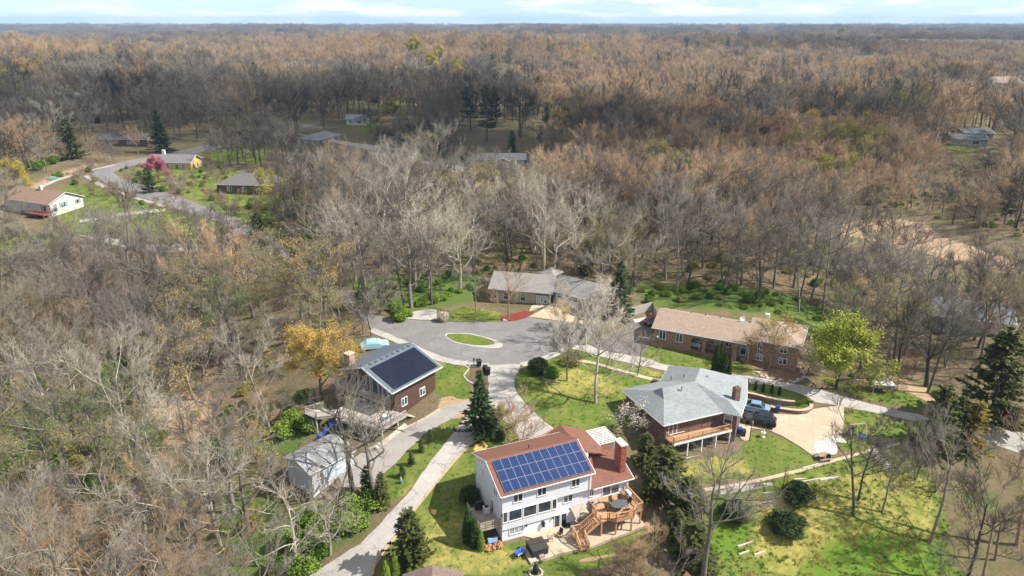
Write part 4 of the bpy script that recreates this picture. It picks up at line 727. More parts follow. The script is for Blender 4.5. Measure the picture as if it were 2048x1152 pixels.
def window(h, Mx, x0, x1, z0, z1, mull=1, frame_mat=None, pane=None, name='window', label=None, bar=.075, depth=.07):
    fm = frame_mat or WHITE; mb = MB(Mx.copy()); b = bar
    mb.box(x0 - b, x1 + b, -.03, depth, z1, z1 + b); mb.box(x0 - b, x1 + b, -.03, depth + .03, z0 - b, z0); mb.box(x0 - b, x0, -.03, depth, z0, z1); mb.box(x1, x1 + b, -.03, depth, z0, z1)
    for i in range(1, mull + 1 if mull > 1 else 1):
        if i < mull: x = x0 + (x1 - x0) * i / mull; mb.box(x - .045, x + .045, -.03, depth - .01, z0, z1)
    w_ = mb.build(name, fm, h.t)
    if label: w_['label'] = label
    for i in range(mull):
        a = x0 + (x1 - x0) * i / mull + (.045 if i else 0); c = x0 + (x1 - x0) * (i + 1) / mull - (.045 if i < mull - 1 else 0)
        pm_ = pane or wrnd.choice((GLASS, GLASS, GLASS_BLUE, GLASS_BLUE, BLIND)); zs_ = z0 + (z1 - z0) * (0 if pane else wrnd.choice((0, 0, .45)))
        MB(Mx.copy()).box(a, c, -.03, .022, z0, z1).build('pane', pm_, w_)
        if zs_ > z0: MB(Mx.copy()).box(a + .02, c - .02, .02, .03, zs_, z1).build('blind', BLIND, w_)
    return w_
def inset(poly, d):
    n = len(poly); o = []
    for i in range(n):
        p0, p1, p2 = Vector(poly[i - 1][:2]), Vector(poly[i][:2]), Vector(poly[(i + 1) % n][:2]); a = (p1 - p0).normalized(); b = (p2 - p1).normalized()
        n1 = Vector((-a.y, a.x)); n2 = Vector((-b.y, b.x)); m = n1 + n2; k = d / max(.3, m.dot(n1)); o.append((p1.x + m.x * k, p1.y + m.y * k))
    return o
def rail(mb, p0, p1, h=.95, post=1.6, bal=.16, pw=.1, rw=.09, low=.12, bw=.035):
    p0, p1 = Vector(p0), Vector(p1); L = (p1 - p0).length; up = Vector((0, 0, 1)); n = max(1, round(L / post))
    for i in range(n + 1): q = p0.lerp(p1, i / n); mb.bar(q, q + up * h, pw)
    mb.bar(p0 + up * h, p1 + up * h, rw * 1.5, .05); mb.bar(p0 + up * low, p1 + up * low, rw, .06)
    k = int(L / bal)
    for i in range(1, k): q = p0.lerp(p1, i / k); mb.bar(q + up * low, q + up * (h - .02), bw)
    return mb
def fascia(mb, pts, w=.09, h=.12, dz=-.03):
    for a, b in zip(pts[:-1], pts[1:]): mb.bar(Vector(a) + Vector((0, 0, dz - h / 2)), Vector(b) + Vector((0, 0, dz - h / 2)), w, h)
    return mb
def solarmat(name, cell, line, busw):
    m, t, b = newmat(name, .12, .5); s_ = nd(t, 'ShaderNodeSeparateXYZ'); t.links.new(nd(t, 'ShaderNodeTexCoord').outputs['UV'], s_.inputs[0])
    fx = mth('FRACT', mth('MULTIPLY', s_.outputs[0], 6.0, t), None, t); fy = mth('FRACT', mth('MULTIPLY', s_.outputs[1], 10.0, t), None, t)
    dx = mth('ABSOLUTE', mth('SUBTRACT', fx, .5, t), None, t); dy = mth('ABSOLUTE', mth('SUBTRACT', fy, .5, t), None, t)
    g = mth('GREATER_THAN', mth('ADD', dx, dy, t), .86, t)
    l = mth('GREATER_THAN', mth('MAXIMUM', dx, dy, t), .475, t)
    c = mixc(t, mth('MULTIPLY', noise(t, ocoord(t), .6, 3), 1.0, t), cell, tuple(x * 1.35 for x in cell)); c = mixc(t, mth('MULTIPLY', l, busw, t), c, line); c = mixc(t, mth('MULTIPLY', g, busw * 1.8, t), c, line)
    t.links.new(c, b.inputs['Base Color']); return m
SOLAR = solarmat('solar_cells_blue', (.008, .023, .082), (.22, .27, .40), .36); SOLAR_BLACK = solarmat('solar_cells_black', (.004, .007, .018), (.02, .025, .04), .3)
def panel_mesh(w, l, t=.04):
    mb = MB(); mb.box(0, w, 0, l, 0, t); mb.box(.025, w - .025, .025, l - .025, t, t + .004); m = mb.mesh('solar_panel'); uv = m.uv_layers.new(name='UV')
    for lp in m.loops: v = m.vertices[lp.vertex_index].co; uv.data[lp.index].uv = ((v.x - .025) / (w - .05), (v.y - .025) / (l - .05))
    for i, p in enumerate(m.polygons): p.material_index = 0 if i < 6 else 1
    return m
def solar_array(roof, h, x0, y0, slope, ze, cols, rows, pw, pl, gap, mats):
    m = panel_mesh(pw, pl); [m.materials.append(k) for k in mats]; c, s_ = math.cos(slope), math.sin(slope)
    for r_ in range(rows):
        for k in range(cols):
            o = bpy.data.objects.new('solar_panel', m); link(o, roof); u = r_ * (pl + gap)
            o.location = (x0 + k * (pw + gap), y0 + u * c - .1 * s_, ze - h.base + u * s_ + .1 * c); o.rotation_euler = (slope, 0, 0)

# ---- white house with the blue solar array
SID = siding('siding_pale_blue', (.76, .785, .815)); SIDW = siding('siding_white', (.74, .76, .80), .2, True); SHB = shingle('shingles_red_brown', (.205, .098, .07)); PAINTW = M((.76, .77, .80), .7, .05, 1.2)
hA = House('white_house', 'white and pale blue house with blue solar panels and red-brown roof', (-1.23, 67.39), 22.7, -5.6)
sl_ = (3.2 - 1.3) / 4.88; an = math.atan(sl_); b = hA.mb(); gbody(b, .3, 11.95, .45, 9.35, -1.3, 1.3 + .45 * sl_ - .24, 3.2 - .24); hA.part(b, 'upper_wall', SID)
b = hA.mb(); b.box(.3, 7.36, .452, 9.35, -3.85, -1.3); b.box(7.36, 11.95, .95, 9.35, -3.85, -1.3); hA.part(b, 'main_wall', SID)
b = hA.mb(); b.box(.34, 11.9, .62, 9.3, -6.4, -3.85); hA.part(b, 'base_wall', PAINTW)
b = hA.mb(); groof(b, 0, 12.2, 0, 9.76, 1.3, 3.2); rA = hA.part(b, 'roof', SHB)
b = hA.mb(); fascia(b, [(0,-.03,1.3),(12.2,-.03,1.3)]); fascia(b, [(0,9.8,1.3),(12.2,9.8,1.3)]); fascia(b, [(-.04,0,1.27),(-.04,4.88,3.17),(-.04,9.76,1.27)]); fascia(b, [(12.24,0,1.27),(12.24,4.88,3.17),(12.24,9.76,1.27)]); b.box(11.7, 11.82, .36, .45, -1.3, 1.2); b.box(.22, .3, 9.2, 9.3, -3, 1.2); hA.part(b, 'gutter', TRIM)
solar_array(rA, hA, .62, .2 + .1, an, 1.3 + .3 * sl_, 11, 3, .998, 1.485, .025, [M((.25, .27, .31), .4, .05), SOLAR])
b = hA.mb(); b.tube((5.9, 5.6, 2.8), (5.9, 5.6, 3.45), .06); hA.part(b, 'vent_pipe', DARKMETAL, rA)
FA = hA.wall((0, .45, 0), (1, 0, 0), (0, -1, 0)); FB = hA.wall((0, .62, 0), (1, 0, 0), (0, -1, 0)); FC = hA.wall((0, .95, 0), (1, 0, 0), (0, -1, 0)); LA = hA.wall((.3, 0, 0), (0, 1, 0), (-1, 0, 0))
for x0, x1 in ((1.75, 2.8), (4.8, 5.85), (9.3, 10.3)): window(hA, FA, x0, x1, -.25, .75, 2, pane=GLASS)
for x0, x1 in ((.42, .88), (1.15, 2.72), (3.02, 4.62), (4.9, 6.5), (6.76, 7.24)): window(hA, FA, x0, x1, -2.68, -1.32, 1, pane=GLASS)
window(hA, FC, 8.55, 9.65, -2.65, -1.35, 2); window(hA, FB, 1.3, 3.0, -4.8, -3.98, 3, pane=CURTAIN)
window(hA, FB, 7.2, 7.85, -5.5, -3.95, 1, name='patio_door'); window(hA, FB, 8.1, 8.75, -5.5, -3.95, 1, name='patio_door')
window(hA, LA, 2.0, 3.0, -.35, .65, 2); window(hA, LA, 3.2, 3.95, -4.0, -1.6, 1, name='side_door'); window(hA, LA, 6.6, 6.95, -.7, .7, 1, pane=CURTAIN)
for x, z in ((3.35, -3.95), (6.85, -3.9), (.2, -1.6)): b = hA.mb(); b.box(x, x + .12, .36, .62, z - .25, z); hA.part(b, 'wall_lamp', DARKMETAL)
b = hA.mb(); b.tube((5.6, .3, -4.35), (5.6, .62, -4.35), .2, .2, 10); b.box(5.5, 5.75, .3, .6, -4.9, -4.3); hA.part(b, 'hose_reel', DARKMETAL)
# single-storey wing on the right with the red chimney, garage wing at the back
b = hA.mb(); gbody(b, 11.96, 17.6, .95, 9.0, -6.2, -1.4, .1); hA.part(b, 'wing_wall', SID)
b = hA.mb(); groof(b, 11.9, 18.05, .45, 9.4, -1.38, .38); rW = hA.part(b, 'wing_roof', SHB); b = hA.mb(); fascia(b, [(12.3, .42, -1.38), (18.05, .42, -1.38)]); fascia(b, [(18.09, .45, -1.4), (18.09, 4.92, .36), (18.09, 9.4, -1.4)]); hA.part(b, 'gutter', TRIM, rW)
b = hA.mb(); b.add([(9.9,9.4,-3.5),(16.1,9.4,-3.5),(16.1,10.6,-3.5),(9.9,10.6,-3.5),(9.9,9.4,-.15),(16.1,9.4,-.15),(16.1,10.6,-.15),(9.9,10.6,-.15),(12.9,9.4,1.3),(12.9,10.6,1.3)], [(0,1,5,8,4),(3,7,9,6,2),(0,4,7,3),(1,2,6,5),(4,8,9,7),(5,6,9,8)]); hA.part(b, 'garage_wall', SID)
b = hA.mb(); b.slab([[(9.5,5.0,0),(12.9,5.0,1.6),(12.9,10.9,1.6),(9.5,10.9,0)], [(12.9,4.2,1.6),(16.6,4.2,0),(16.6,10.9,0),(12.9,10.9,1.6)]], .2); hA.part(b, 'garage_roof', SHB)
b = hA.mb(); b.box(16.65, 17.4, 1.5, 3.1, -1, 2.9); ch = hA.part(b, 'chimney', REDBRICK, rW); b = hA.mb(); b.box(16.55, 17.5, 1.4, 3.2, 2.9, 3.06); hA.part(b, 'chimney_cap', M((.6, .55, .47), .9, .1), rW)
b = MB(); b.lathe([(.05, 0), (.34, .06), (.42, .14), (.4, .15), (.05, .05)], n=14); d_ = hA.part(b, 'satellite_dish', M((.7, .7, .68), .4, .05), rW); d_.location = (13.1, 4.25, .98 - hA.base); d_.rotation_euler = (R(62), 0, R(-25))
b = hA.mb(); b.tube((13.1, 4.3, .3), (13.1, 4.3, .95), .03); hA.part(b, 'dish_mast', STEEL, rW)
window(hA, FC, 11.98 + .1, 12.6, -2.75, -1.75, 2); window(hA, FC, 13.95, 16.2, -3.25, -1.65, 2, name='sliding_door')
# deck with the angled front, stairs, patio
DZ = -3.3; dk = [(12.0, .94), (17.25, .94), (17.25, -3.1), (16.25, -3.15), (15.5, -3.9), (13.2, -3.75), (12.55, -3.15), (11.4, -3.15), (11.35, -.9), (12.0, -.9)]
b = hA.mb(); b.prism(dk, DZ - .22, DZ); dck = hA.part(b, 'deck', CEDAR); rp_ = [(17.2, .8), (17.2, -3.05), (16.25, -3.1), (15.5, -3.82), (13.2, -3.67), (12.55, -3.1), (12.3, -3.1)]
for a, c in zip(rp_[:-1], rp_[1:]): b = hA.mb(); rail(b, (a[0], a[1], DZ), (c[0], c[1], DZ), .95); hA.part(b, 'railing', CEDAR, dck)
b = hA.mb(); rail(b, (11.42, -.95, DZ), (11.42, -2.0, DZ)); rail(b, (11.42, -.95, DZ), (11.98, -.95, DZ)); hA.part(b, 'railing', CEDAR, dck)
for x, y in ((17.1, -2.9), (15.4, -3.6), (13.3, -3.5), (11.6, -3.0), (14.4, -3.0)): b = hA.mb(); b.box(x - .08, x + .08, y - .08, y + .08, -6.2, DZ - .2); hA.part(b, 'post', CEDAR, dck)
LZ = -4.75; n = 8
for i in range(n): f = (i + 1) / (n + 1); x = 11.35 + (9.3 - 11.35) * f; b = hA.mb(); b.box(x - .16, x + .16, -3.05, -2.05, DZ + (LZ - DZ) * f - .05, DZ + (LZ - DZ) * f); hA.part(b, 'stair_tread', CEDAR, dck)
for y in (-3.1, -2.0): b = hA.mb(); b.bar((11.35, y, DZ - .1), (9.2, y, LZ - .1), .06, .28); rail(b, (11.4, y, DZ + .02), (9.2, y, LZ + .02), .9); hA.part(b, 'stair_railing', CEDAR, dck)
b = hA.mb(); b.box(8.1, 9.3, -3.1, -2.0, LZ - .15, LZ); rail(b, (8.13, -2.05, LZ), (8.13, -3.05, LZ)); rail(b, (8.13, -2.05, LZ), (9.25, -2.05, LZ)); hA.part(b, 'landing', CEDAR, dck)
for i in range(4): b = hA.mb(); f = (i + 1) / 5; b.box(8.2, 9.2, -3.1 - .3 * (i + 1), -2.82 - .3 * (i + 1), LZ - .86 * f - .05, LZ - .86 * f); hA.part(b, 'stair_tread', CEDAR, dck)
for x in (8.15, 9.25): b = hA.mb(); b.bar((x, -3.1, LZ - .1), (x, -4.45, -5.55), .06, .26); rail(b, (x, -3.15, LZ), (x, -4.4, -5.55), .9); hA.part(b, 'stair_railing', CEDAR, dck)
b = hA.mb(); b.slab([[(9.4, -.6, -4.0), (11.3, -.6, -4.0), (11.3, .9, -3.5), (9.4, .9, -3.5)]], .1); hA.part(b, 'shed_roof', WEATHERED, dck)
b = hA.mb(); b.prism([(3.0, .55), (17.6, .9), (17.6, -3.5), (9.5, -4.2), (5.1, -3.8), (4.8, -1.0)], -5.9, -5.5); hA.part(b, 'patio', CONCRETE_TAN)
b = hA.mb(); b.box(2.0, 5.0, -3.9, -1.0, -5.9, -5.53); hA.part(b, 'patio', CONCRETE_TAN)
# little deck on the left side
b = hA.mb(); b.box(-2.4, .28, .9, 5.2, -3.55, -3.35); d2 = hA.part(b, 'side_deck', WEATHERED)
for p, q in (((-2.35, 5.15), (-2.35, .95)), ((-2.35, .95), (.25, .95))):
    b = hA.mb(); 
    for z in (-3.1, -2.75, -2.45): b.bar((p[0], p[1], z), (q[0], q[1], z), .05, .18)
    for f in (0, .33, .66, 1): x, y = p[0] + (q[0] - p[0]) * f, p[1] + (q[1] - p[1]) * f; b.box(x - .06, x + .06, y - .06, y + .06, -3.5, -2.35)
    hA.part(b, 'railing', WEATHERED, d2)
for x, y in ((-2.3, 1.0), (-2.3, 5.0)): b = hA.mb(); b.box(x - .08, x + .08, y - .08, y + .08, -6, -3.5); hA.part(b, 'post', WEATHERED, d2)
def Aloc(x, y, z): a = R(22.7); return Vector((-1.23 + x * math.cos(a) - y * math.sin(a), 67.39 + x * math.sin(a) + y * math.cos(a), z))

# ---- brown timber house with the black solar array
BRW = siding('timber_dark_brown', (.095, .058, .042), .2, True); SHG = shingle('shingles_blue_grey', (.125, .155, .178))
hB = House('brown_house', 'dark brown timber house with grey roof and black solar array', (-17.03, 89.48), 53, -2.8)
b = hB.mb(); gbody(b, 1.35, 9.7, .85, 11.7, -3.6, 2.5, 4.5); hB.part(b, 'wall', BRW)
b = hB.mb(); groof(b, 0, 10.45, 0, 12.5, 2.5, 4.8); rB = hB.part(b, 'roof', SHG); b = hB.mb(); fascia(b, [(0, -.03, 2.5), (10.45, -.03, 2.5)], .12, .16); fascia(b, [(-.04, 0, 2.46), (-.04, 6.25, 4.76), (-.04, 12.5, 2.46)], .12, .24); fascia(b, [(10.49, 0, 2.46), (10.49, 6.25, 4.76), (10.49, 12.5, 2.46)], .12, .24); hB.part(b, 'gutter', TRIM, rB)
anB = math.atan(2.3 / 6.25); solar_array(rB, hB, .7, .3, anB, 2.5 + .3 * 2.3 / 6.25, 8, 3, 1.12, 1.74, .02, [M((.02, .022, .03), .4, .1), SOLAR_BLACK])
for i in range(8): b = hB.mb(); x = 1.2 + i * 1.13; b.box(x, x + .42, 5.75, 6.1, 4.6, 4.82); hB.part(b, 'roof_vent', M((.09, .10, .12), .7, .1), rB)
b = hB.mb(); b.box(.9, 2.0, 10.0, 11.2, 2, 5.1); hB.part(b, 'chimney', brickmat('tan_brick', (.42, .25, .17), (.52, .36, .26), (.45, .4, .34)), rB); b = hB.mb(); b.box(.8, 2.1, 9.9, 11.3, 5.1, 5.2); hB.part(b, 'chimney_cap', M((.5, .4, .3), .9, .1), rB)
FBf = hB.wall((0, .85, 0), (1, 0, 0), (0, -1, 0)); FBg = hB.wall((1.35, 0, 0), (0, 1, 0), (-1, 0, 0))
window(hB, FBf, 2.45, 3.5, -1.1, .1, 2); window(hB, FBf, 6.25, 7.3, -1.1, .1, 2)
for y0, y1 in ((2.6, 4.3), (4.6, 6.8), (7.2, 9.8)): window(hB, FBg, y0, y1, .2, 2.1 + (.6 if 4 < y0 < 6 else 0), 2, pane=GLASS_BLUE)
for y0, y1 in ((4.8, 6.8), (7.2, 8.9)): window(hB, FBg, y0, y1, -2.5, -.6, 2, name='sliding_door', pane=GLASS_BLUE)
b = hB.mb(); b.box(-.1, 1.34, 2.0, 12.4, -.2, 0); bal = hB.part(b, 'balcony', GREYWOOD)
b = hB.mb(); rail(b, (-.05, 2.0, 0), (-.05, 12.35, 0), .95, 2.6, .15); rail(b, (-.05, 2.0, 0), (1.3, 2.0, 0)); rail(b, (-.05, 12.35, 0), (1.3, 12.35, 0)); hB.part(b, 'railing', GREYWOOD, bal)
for y in (2.05, 4.6, 7.2, 10.0, 12.3): b = hB.mb(); b.box(-.1, .06, y - .08, y + .08, -3.2, 2.5 + (6.25 - abs(y - 6.25)) * .33 - .2); hB.part(b, 'post', GREYWOOD, bal)
b = hB.mb(); b.prism([(1.3, -1.2), (-3.6, -1.3), (-3.9, .6), (-5.2, 4.5), (-5.6, 6.0), (-4.5, 10.2), (-6.9, 11.4), (-7.2, 8.9), (-6.3, 5.6), (-1.5, 11.4), (1.3, 11.4)][:5] + [(-4.6, 8.0), (1.3, 9.0)], -1.6, -1.4); dB = hB.part(b, 'lower_deck', GREYWOOD)
b = hB.mb(); b.prism([(-4.2, 6.5), (-6.9, 8.8), (-7.1, 11.3), (-4.3, 10.4)], -1.7, -1.5); hB.part(b, 'lower_deck', GREYWOOD)
for p, q in (((-3.6, -1.25), (1.25, -1.15)), ((-3.6, -1.25), (-3.85, .6)), ((-3.85, .6), (-5.5, 5.8)), ((-6.85, 8.8), (-7.05, 11.25)), ((-7.05, 11.25), (-4.4, 10.35)), ((-4.3, 6.6), (-6.85, 8.8))): b = hB.mb(); rail(b, p + (-1.45,), q + (-1.45,), .95, 1.8, .13); hB.part(b, 'railing', GREYWOOD, dB)
for x, y in ((-3.5, -1.2), (-.5, -1.2), (-3.8, .5), (-5.3, 5.6), (-6.8, 9), (-6.95, 11)): b = hB.mb(); b.box(x - .09, x + .09, y - .09, y + .09, -4.2, -1.6); hB.part(b, 'post', GREYWOOD, dB)
for i in range(5): b = hB.mb(); b.box(1.5 + i * .3, 1.85 + i * .3, -1.2, -.2, -1.6 - i * .2, -1.55 - i * .2); hB.part(b, 'stair_tread', GREYWOOD, dB)
def Bloc(x, y, z): a = R(53); return Vector((-17.03 + x * math.cos(a) - y * math.sin(a), 89.48 + x * math.sin(a) + y * math.cos(a), z))
# its detached garage below
gA = math.degrees(math.atan2(84.4 - 81.7, -22.8 + 28.0)); hBg = House('detached_garage', 'grey-roofed pale garage under the big bare tree by the drive', (-25.6, 76.0), 50, -4.7); hBg.t['category'] = 'garage'
b = hBg.mb(); gbody(b, .3, 7.0, .3, 5.7, -5.6, -1.9, -1.0); hBg.part(b, 'wall', M((.52, .56, .60), .7, .06)); b = hBg.mb(); groof(b, 0, 7.3, 0, 6.0, -1.75, -.7); rr_ = hBg.part(b, 'roof', shingle('shingles_grey', (.30, .30, .30))); b = hBg.mb(); fascia(b, [(0, -.03, -1.75), (7.3, -.03, -1.75)]); fascia(b, [(-.04, 0, -1.78), (-.04, 3, -.73), (-.04, 6, -1.78)]); hBg.part(b, 'gutter', TRIM, rr_)
Mg = hBg.wall((0, .3, 0), (1, 0, 0), (0, -1, 0)); window(hBg, Mg, 1, 1.8, -3.2, -2.3, 1); 
Mg = hBg.wall((7.0, 0, 0), (0, 1, 0), (1, 0, 0)); window(hBg, Mg, 1.0, 5.0, -4.6, -2.4, 4, pane=WHITE, name='garage_door')

# ---- brick house with the blue-grey hip roof
BRK = brickmat('brown_brick', (.14, .082, .06), (.225, .15, .11), (.2, .165, .14)); SHC = shingle('shingles_pale_grey', (.275, .30, .305), .16, .6)
hC = House('brick_house', 'brown brick house with pale blue-grey hip roof and long balcony', (20.5, 83.3), 22.5, -4.0)
e = 1.0; Fp, Vp, R1, R2, T2, BL2, BL1, Lp = (0,0,e), (9.6,-.2,e), (11.3,-2,e), (15.4,1.7,e), (19.3,6.3,e), (10.8,14.7,e), (6.5,10.8,e), (-.2,10.8,e)
P1, P2, RH = (8.5,5.1,3.4), (11.9,8.4,3.4), (11.0,.5,2.05); ga, gb, gt = (2.5,3.9,2.45), (2.4,6.6,2.45), (3.1,5.3,3.35)
b = hC.mb(); b.slab([[Fp, Vp, P1, gt, ga], [Lp, Fp, ga, gb], [BL1, Lp, gb, gt, P1], [P1, P2, BL2, BL1], [P2, T2, BL2], [P1, Vp, RH], [P1, RH, R2], [P1, R2, T2, P2], [Vp, R1, RH], [R1, R2, RH], [ga, gt, gb]], .16); rC = hC.part(b, 'roof', SHC)
ep = [Fp, Vp, R1, R2, T2, BL2, BL1, Lp]; b = hC.mb(); fascia(b, ep + [Fp], .1, .18); hC.part(b, 'gutter', TRIM, rC)
b = hC.mb(); b.prism(inset(ep, .55), -4.6, .86); hC.part(b, 'wall', BRK)
b = hC.mb(); b.box(12.3, 13.2, .75, 1.45, -3.9, 3.6); cc = hC.part(b, 'chimney', BRK, rC)
for k in (0, 1): b = hC.mb(); b.tube((12.55 + .4 * k, 1.1, 3.6), (12.55 + .4 * k, 1.1, 3.9), .11); hC.part(b, 'chimney_pot', M((.35, .28, .22), .9), rC)
b = hC.mb(); b.tube((5.6, 4.2, 2.8), (5.6, 4.2, 3.5), .1); b.tube((5.6, 4.2, 3.45), (5.75, 4.2, 3.6), .14); hC.part(b, 'vent_pipe', STEEL, rC)
for x, y, z in ((8.9, 8.2, 2.6), (11.5, 6.2, 2.9), (7.5, 9.4, 2.0)): b = hC.mb(); b.tube((x, y, z - .2), (x, y, z + .35), .07); hC.part(b, 'vent_pipe', DARKMETAL, rC)
FCf = hC.wall((0, .55, 0), (1, 0, 0), (0, -1, 0)); window(hC, FCf, 1.3, 3.9, -1.1, .5, 4, pane=GLASS); window(hC, FCf, 6.5, 8.4, -.55, .35, 2); 
for x in (1.5, 4, 6.4): window(hC, FCf, x, x + 1.7, -3.6, -1.9, 2, name='patio_door')
ax = (R1[0] - Vp[0], R1[1] - Vp[1]); al_ = math.hypot(*ax); dR = (ax[0] / al_, ax[1] / al_, 0); nR = (dR[1], -dR[0], 0); iw = inset(ep, .55); window(hC, hC.wall((iw[1][0], iw[1][1], 0), dR, nR), .5, 1.5, -.9, .3, 1)
b = hC.mb(); b.prism([(.7, .52), (10.2, .3), (10.5, -1.4), (.85, -1.35)], -1.62, -1.42); bc = hC.part(b, 'balcony', CEDAR); b = hC.mb(); b.bar((.8, -1.38, -1.52), (10.5, -1.43, -1.52), .1, .26); hC.part(b, 'balcony_edge', TRIM, bc)
b = hC.mb(); rail(b, (.9, -1.3, -1.42), (10.4, -1.35, -1.42), .95, 2.4, .16, bw=.03); rail(b, (.8, .4, -1.42), (.9, -1.3, -1.42)); hC.part(b, 'railing', CEDAR, bc)
for i in range(5): b = hC.mb(); x = .95 + i * 2.35; b.box(x - .07, x + .07, -1.36, -1.22, -4.5, -1.6); hC.part(b, 'post', TRIM, bc)
b = hC.mb(); b.prism([(.3, .5), (10.8, .3), (10.8, -1.9), (.3, -1.7)], -4.6, -3.93); hC.part(b, 'patio', CONCRETE)
def Cloc(x, y, z): a = R(22.5); return Vector((20.5 + x * math.cos(a) - y * math.sin(a), 83.3 + x * math.sin(a) + y * math.cos(a), z))

# ---- long brick ranch
BRT = brickmat('tan_brown_brick', (.30, .19, .13), (.38, .26, .18), (.36, .30, .25)); SHT = shingle('shingles_tan', (.335, .26, .195))
hD = House('brick_ranch', 'long tan brick ranch house with arched porch and tan roof', (24.1, 112.5), -25.4, -.6)
b = hD.mb()
zc_, z0_ = 2.45, -1.2; b.box(.4, 6.7, .5, 9.3, z0_, zc_); b.box(6.7, 16.3, 2.2, 9.3, z0_, zc_); hD.part(b, 'wall', BRT)
def arch_panel(h, x0, x1, ax0, ax1, zs, y0, y1, zb, zt, mat):
    b = h.mb(); n = 10; cx, r = (ax0 + ax1) / 2, (ax1 - ax0) / 2
    b.box(x0, ax0, y0, y1, zb, zt); b.box(ax1, x1, y0, y1, zb, zt)
    arc = [(cx - r * math.cos(math.pi * i / n), zs + r * .8 * math.sin(math.pi * i / n)) for i in range(n + 1)]
    for (xa, za), (xb, zb_) in zip(arc[:-1], arc[1:]): b.add([(xa,y0,za),(xb,y0,zb_),(xb,y0,zt),(xa,y0,zt),(xa,y1,za),(xb,y1,zb_),(xb,y1,zt),(xa,y1,zt)], [(0,1,2,3),(7,6,5,4),(0,4,5,1),(2,6,7,3)])
    return h.part(b, 'porch_arch', mat)
for i, (a0, a1) in enumerate(((6.85, 8.7), (9.3, 11.15), (11.75, 13.7), (14.35, 16.2))): arch_panel(hD, (6.7, 9.0, 11.45, 14.02)[i], (9.0, 11.45, 14.02, 16.3)[i], a0, a1, 1.15, .5, .85, z0_, zc_, BRT)
b = hD.mb(); groof(b, 0, 16.0, 0, 9.8, 2.6, 4.35); rD = hD.part(b, 'roof', SHT); b = hD.mb(); gbody(b, .42, 15.9, .5, 9.3, 2.44, 2.5, 4.1); hD.part(b, 'gable_wall', BRT)
b = hD.mb(); fascia(b, [(0, -.03, 2.6), (15.9, -.03, 2.6)]); hD.part(b, 'gutter', TRIM, rD)
w0, w1, wa, wb_ = 15.7, 24.2, 1.9, 12.0; b = hD.mb(); b.box(16.0, 23.8, 2.4, 11.6, -2.6, 2.5); hD.part(b, 'wing_wall', BRT)
b = hD.mb(); m0, m1 = (15.7, 6.95, 4.75), (19.6, 6.95, 4.75); c0, c1, c2, c3_ = (w0, wa, 2.72), (w1, wa, 2.72), (w1 + .3, wb_, 2.72), (w0, wb_, 2.72)
b.slab([[c0, c1, m1, m0], [c1, c2, m1], [c2, c3_, m0, m1]], .18); rD2 = hD.part(b, 'wing_roof', SHT); b = hD.mb(); fascia(b, [m0, c0, c1, c2]); hD.part(b, 'gutter', TRIM, rD2)
FD = hD.wall((0, .5, 0), (1, 0, 0), (0, -1, 0)); FD2 = hD.wall((0, 2.4, 0), (1, 0, 0), (0, -1, 0)); FD3 = hD.wall((0, 2.2, 0), (1, 0, 0), (0, -1, 0))
window(hD, FD, 1.4, 2.4, .6, 2.05, 2); window(hD, FD, 4.3, 5.3, .6, 2.05, 2)
for x in (7.4, 9.9, 12.3): window(hD, FD3, x, x + 1.0, .6, 2.0, 2)
window(hD, FD3, 14.8, 15.7, -.4, 1.9, 1, name='front_door')
for x0, x1, z0, z1 in ((21.0, 22.0, 1.1, 2.15), (21.0, 22.2, -.9, .1), (17.45, 18.1, 1.1, 2.15), (17.5, 18.4, -.9, .1)): window(hD, FD2, x0, x1, z0, z1, 2)
for x in (5.5, 8, 10.5): b = hD.mb(); b.tube((x, 5.3, 4.1), (x, 5.3, 4.5), .08); hD.part(b, 'vent_pipe', DARKMETAL, rD)
b = MB(); b.lathe([(.05, 0), (.36, .06), (.44, .15), (.42, .16), (.05, .05)], n=14); d_ = hD.part(b, 'satellite_dish', M((.7, .7, .68), .4, .05), rD); d_.location = (14.2, 5.2, 4.8 - hD.base); d_.rotation_euler = (R(65), 0, R(20))
b = hD.mb(); b.tube((14.2, 5.35, 4.0), (14.2, 5.35, 4.7), .03); hD.part(b, 'dish_mast', STEEL, rD); b = hD.mb(); b.box(17.6, 18.3, 7.2, 7.9, 4.3, 5.5); hD.part(b, 'chimney', WHITE, rD2)

# ---- grey-roofed house behind the cul-de-sac
SHE = shingle('shingles_grey_brown', (.265, .25, .235)); SIE = siding('siding_beige', (.42, .36, .28)); SGR = siding('siding_grey_green', (.16, .19, .165))
hE = House('grey_roof_house', 'beige house with wide grey-brown roof behind the cul-de-sac', (-4.8, 130.5), -12.7, .2)
b = hE.mb(); gbody(b, .4, 12.4, .5, 10, -.6, 2.9, 4.7); hE.part(b, 'wall', SIE); b = hE.mb(); groof(b, 0, 12.9, 0, 10.5, 2.9, 4.95); rE = hE.part(b, 'roof', SHE)
b = hE.mb(); b.box(9.6, 12.2, .3, .48, -.5, 2.5); hE.part(b, 'entry_wall', SGR); FE = hE.wall((0, .5, 0), (1, 0, 0), (0, -1, 0)); FE2 = hE.wall((0, .3, 0), (1, 0, 0), (0, -1, 0))
for x0, x1 in ((1.0, 1.7), (3.2, 4.2), (6.5, 7.5)): window(hE, FE, x0, x1, .9, 2.3, 1)
for x in (10.5, 11.3): window(hE, FE2, x, x + .5, .8, 2.2, 1)
window(hE, FE2, 9.8, 10.2, .2, 2.2, 1, name='front_door')
Tw = Matrix.Translation((0, 0, -.2)); aw = R(-37.6 + 12.7); ow = Vector((7.9 + 4.8, 129.1 - 130.5)); a12 = R(12.7); oloc = Vector((ow.x * math.cos(a12) - ow.y * math.sin(a12), ow.x * math.sin(a12) + ow.y * math.cos(a12)))
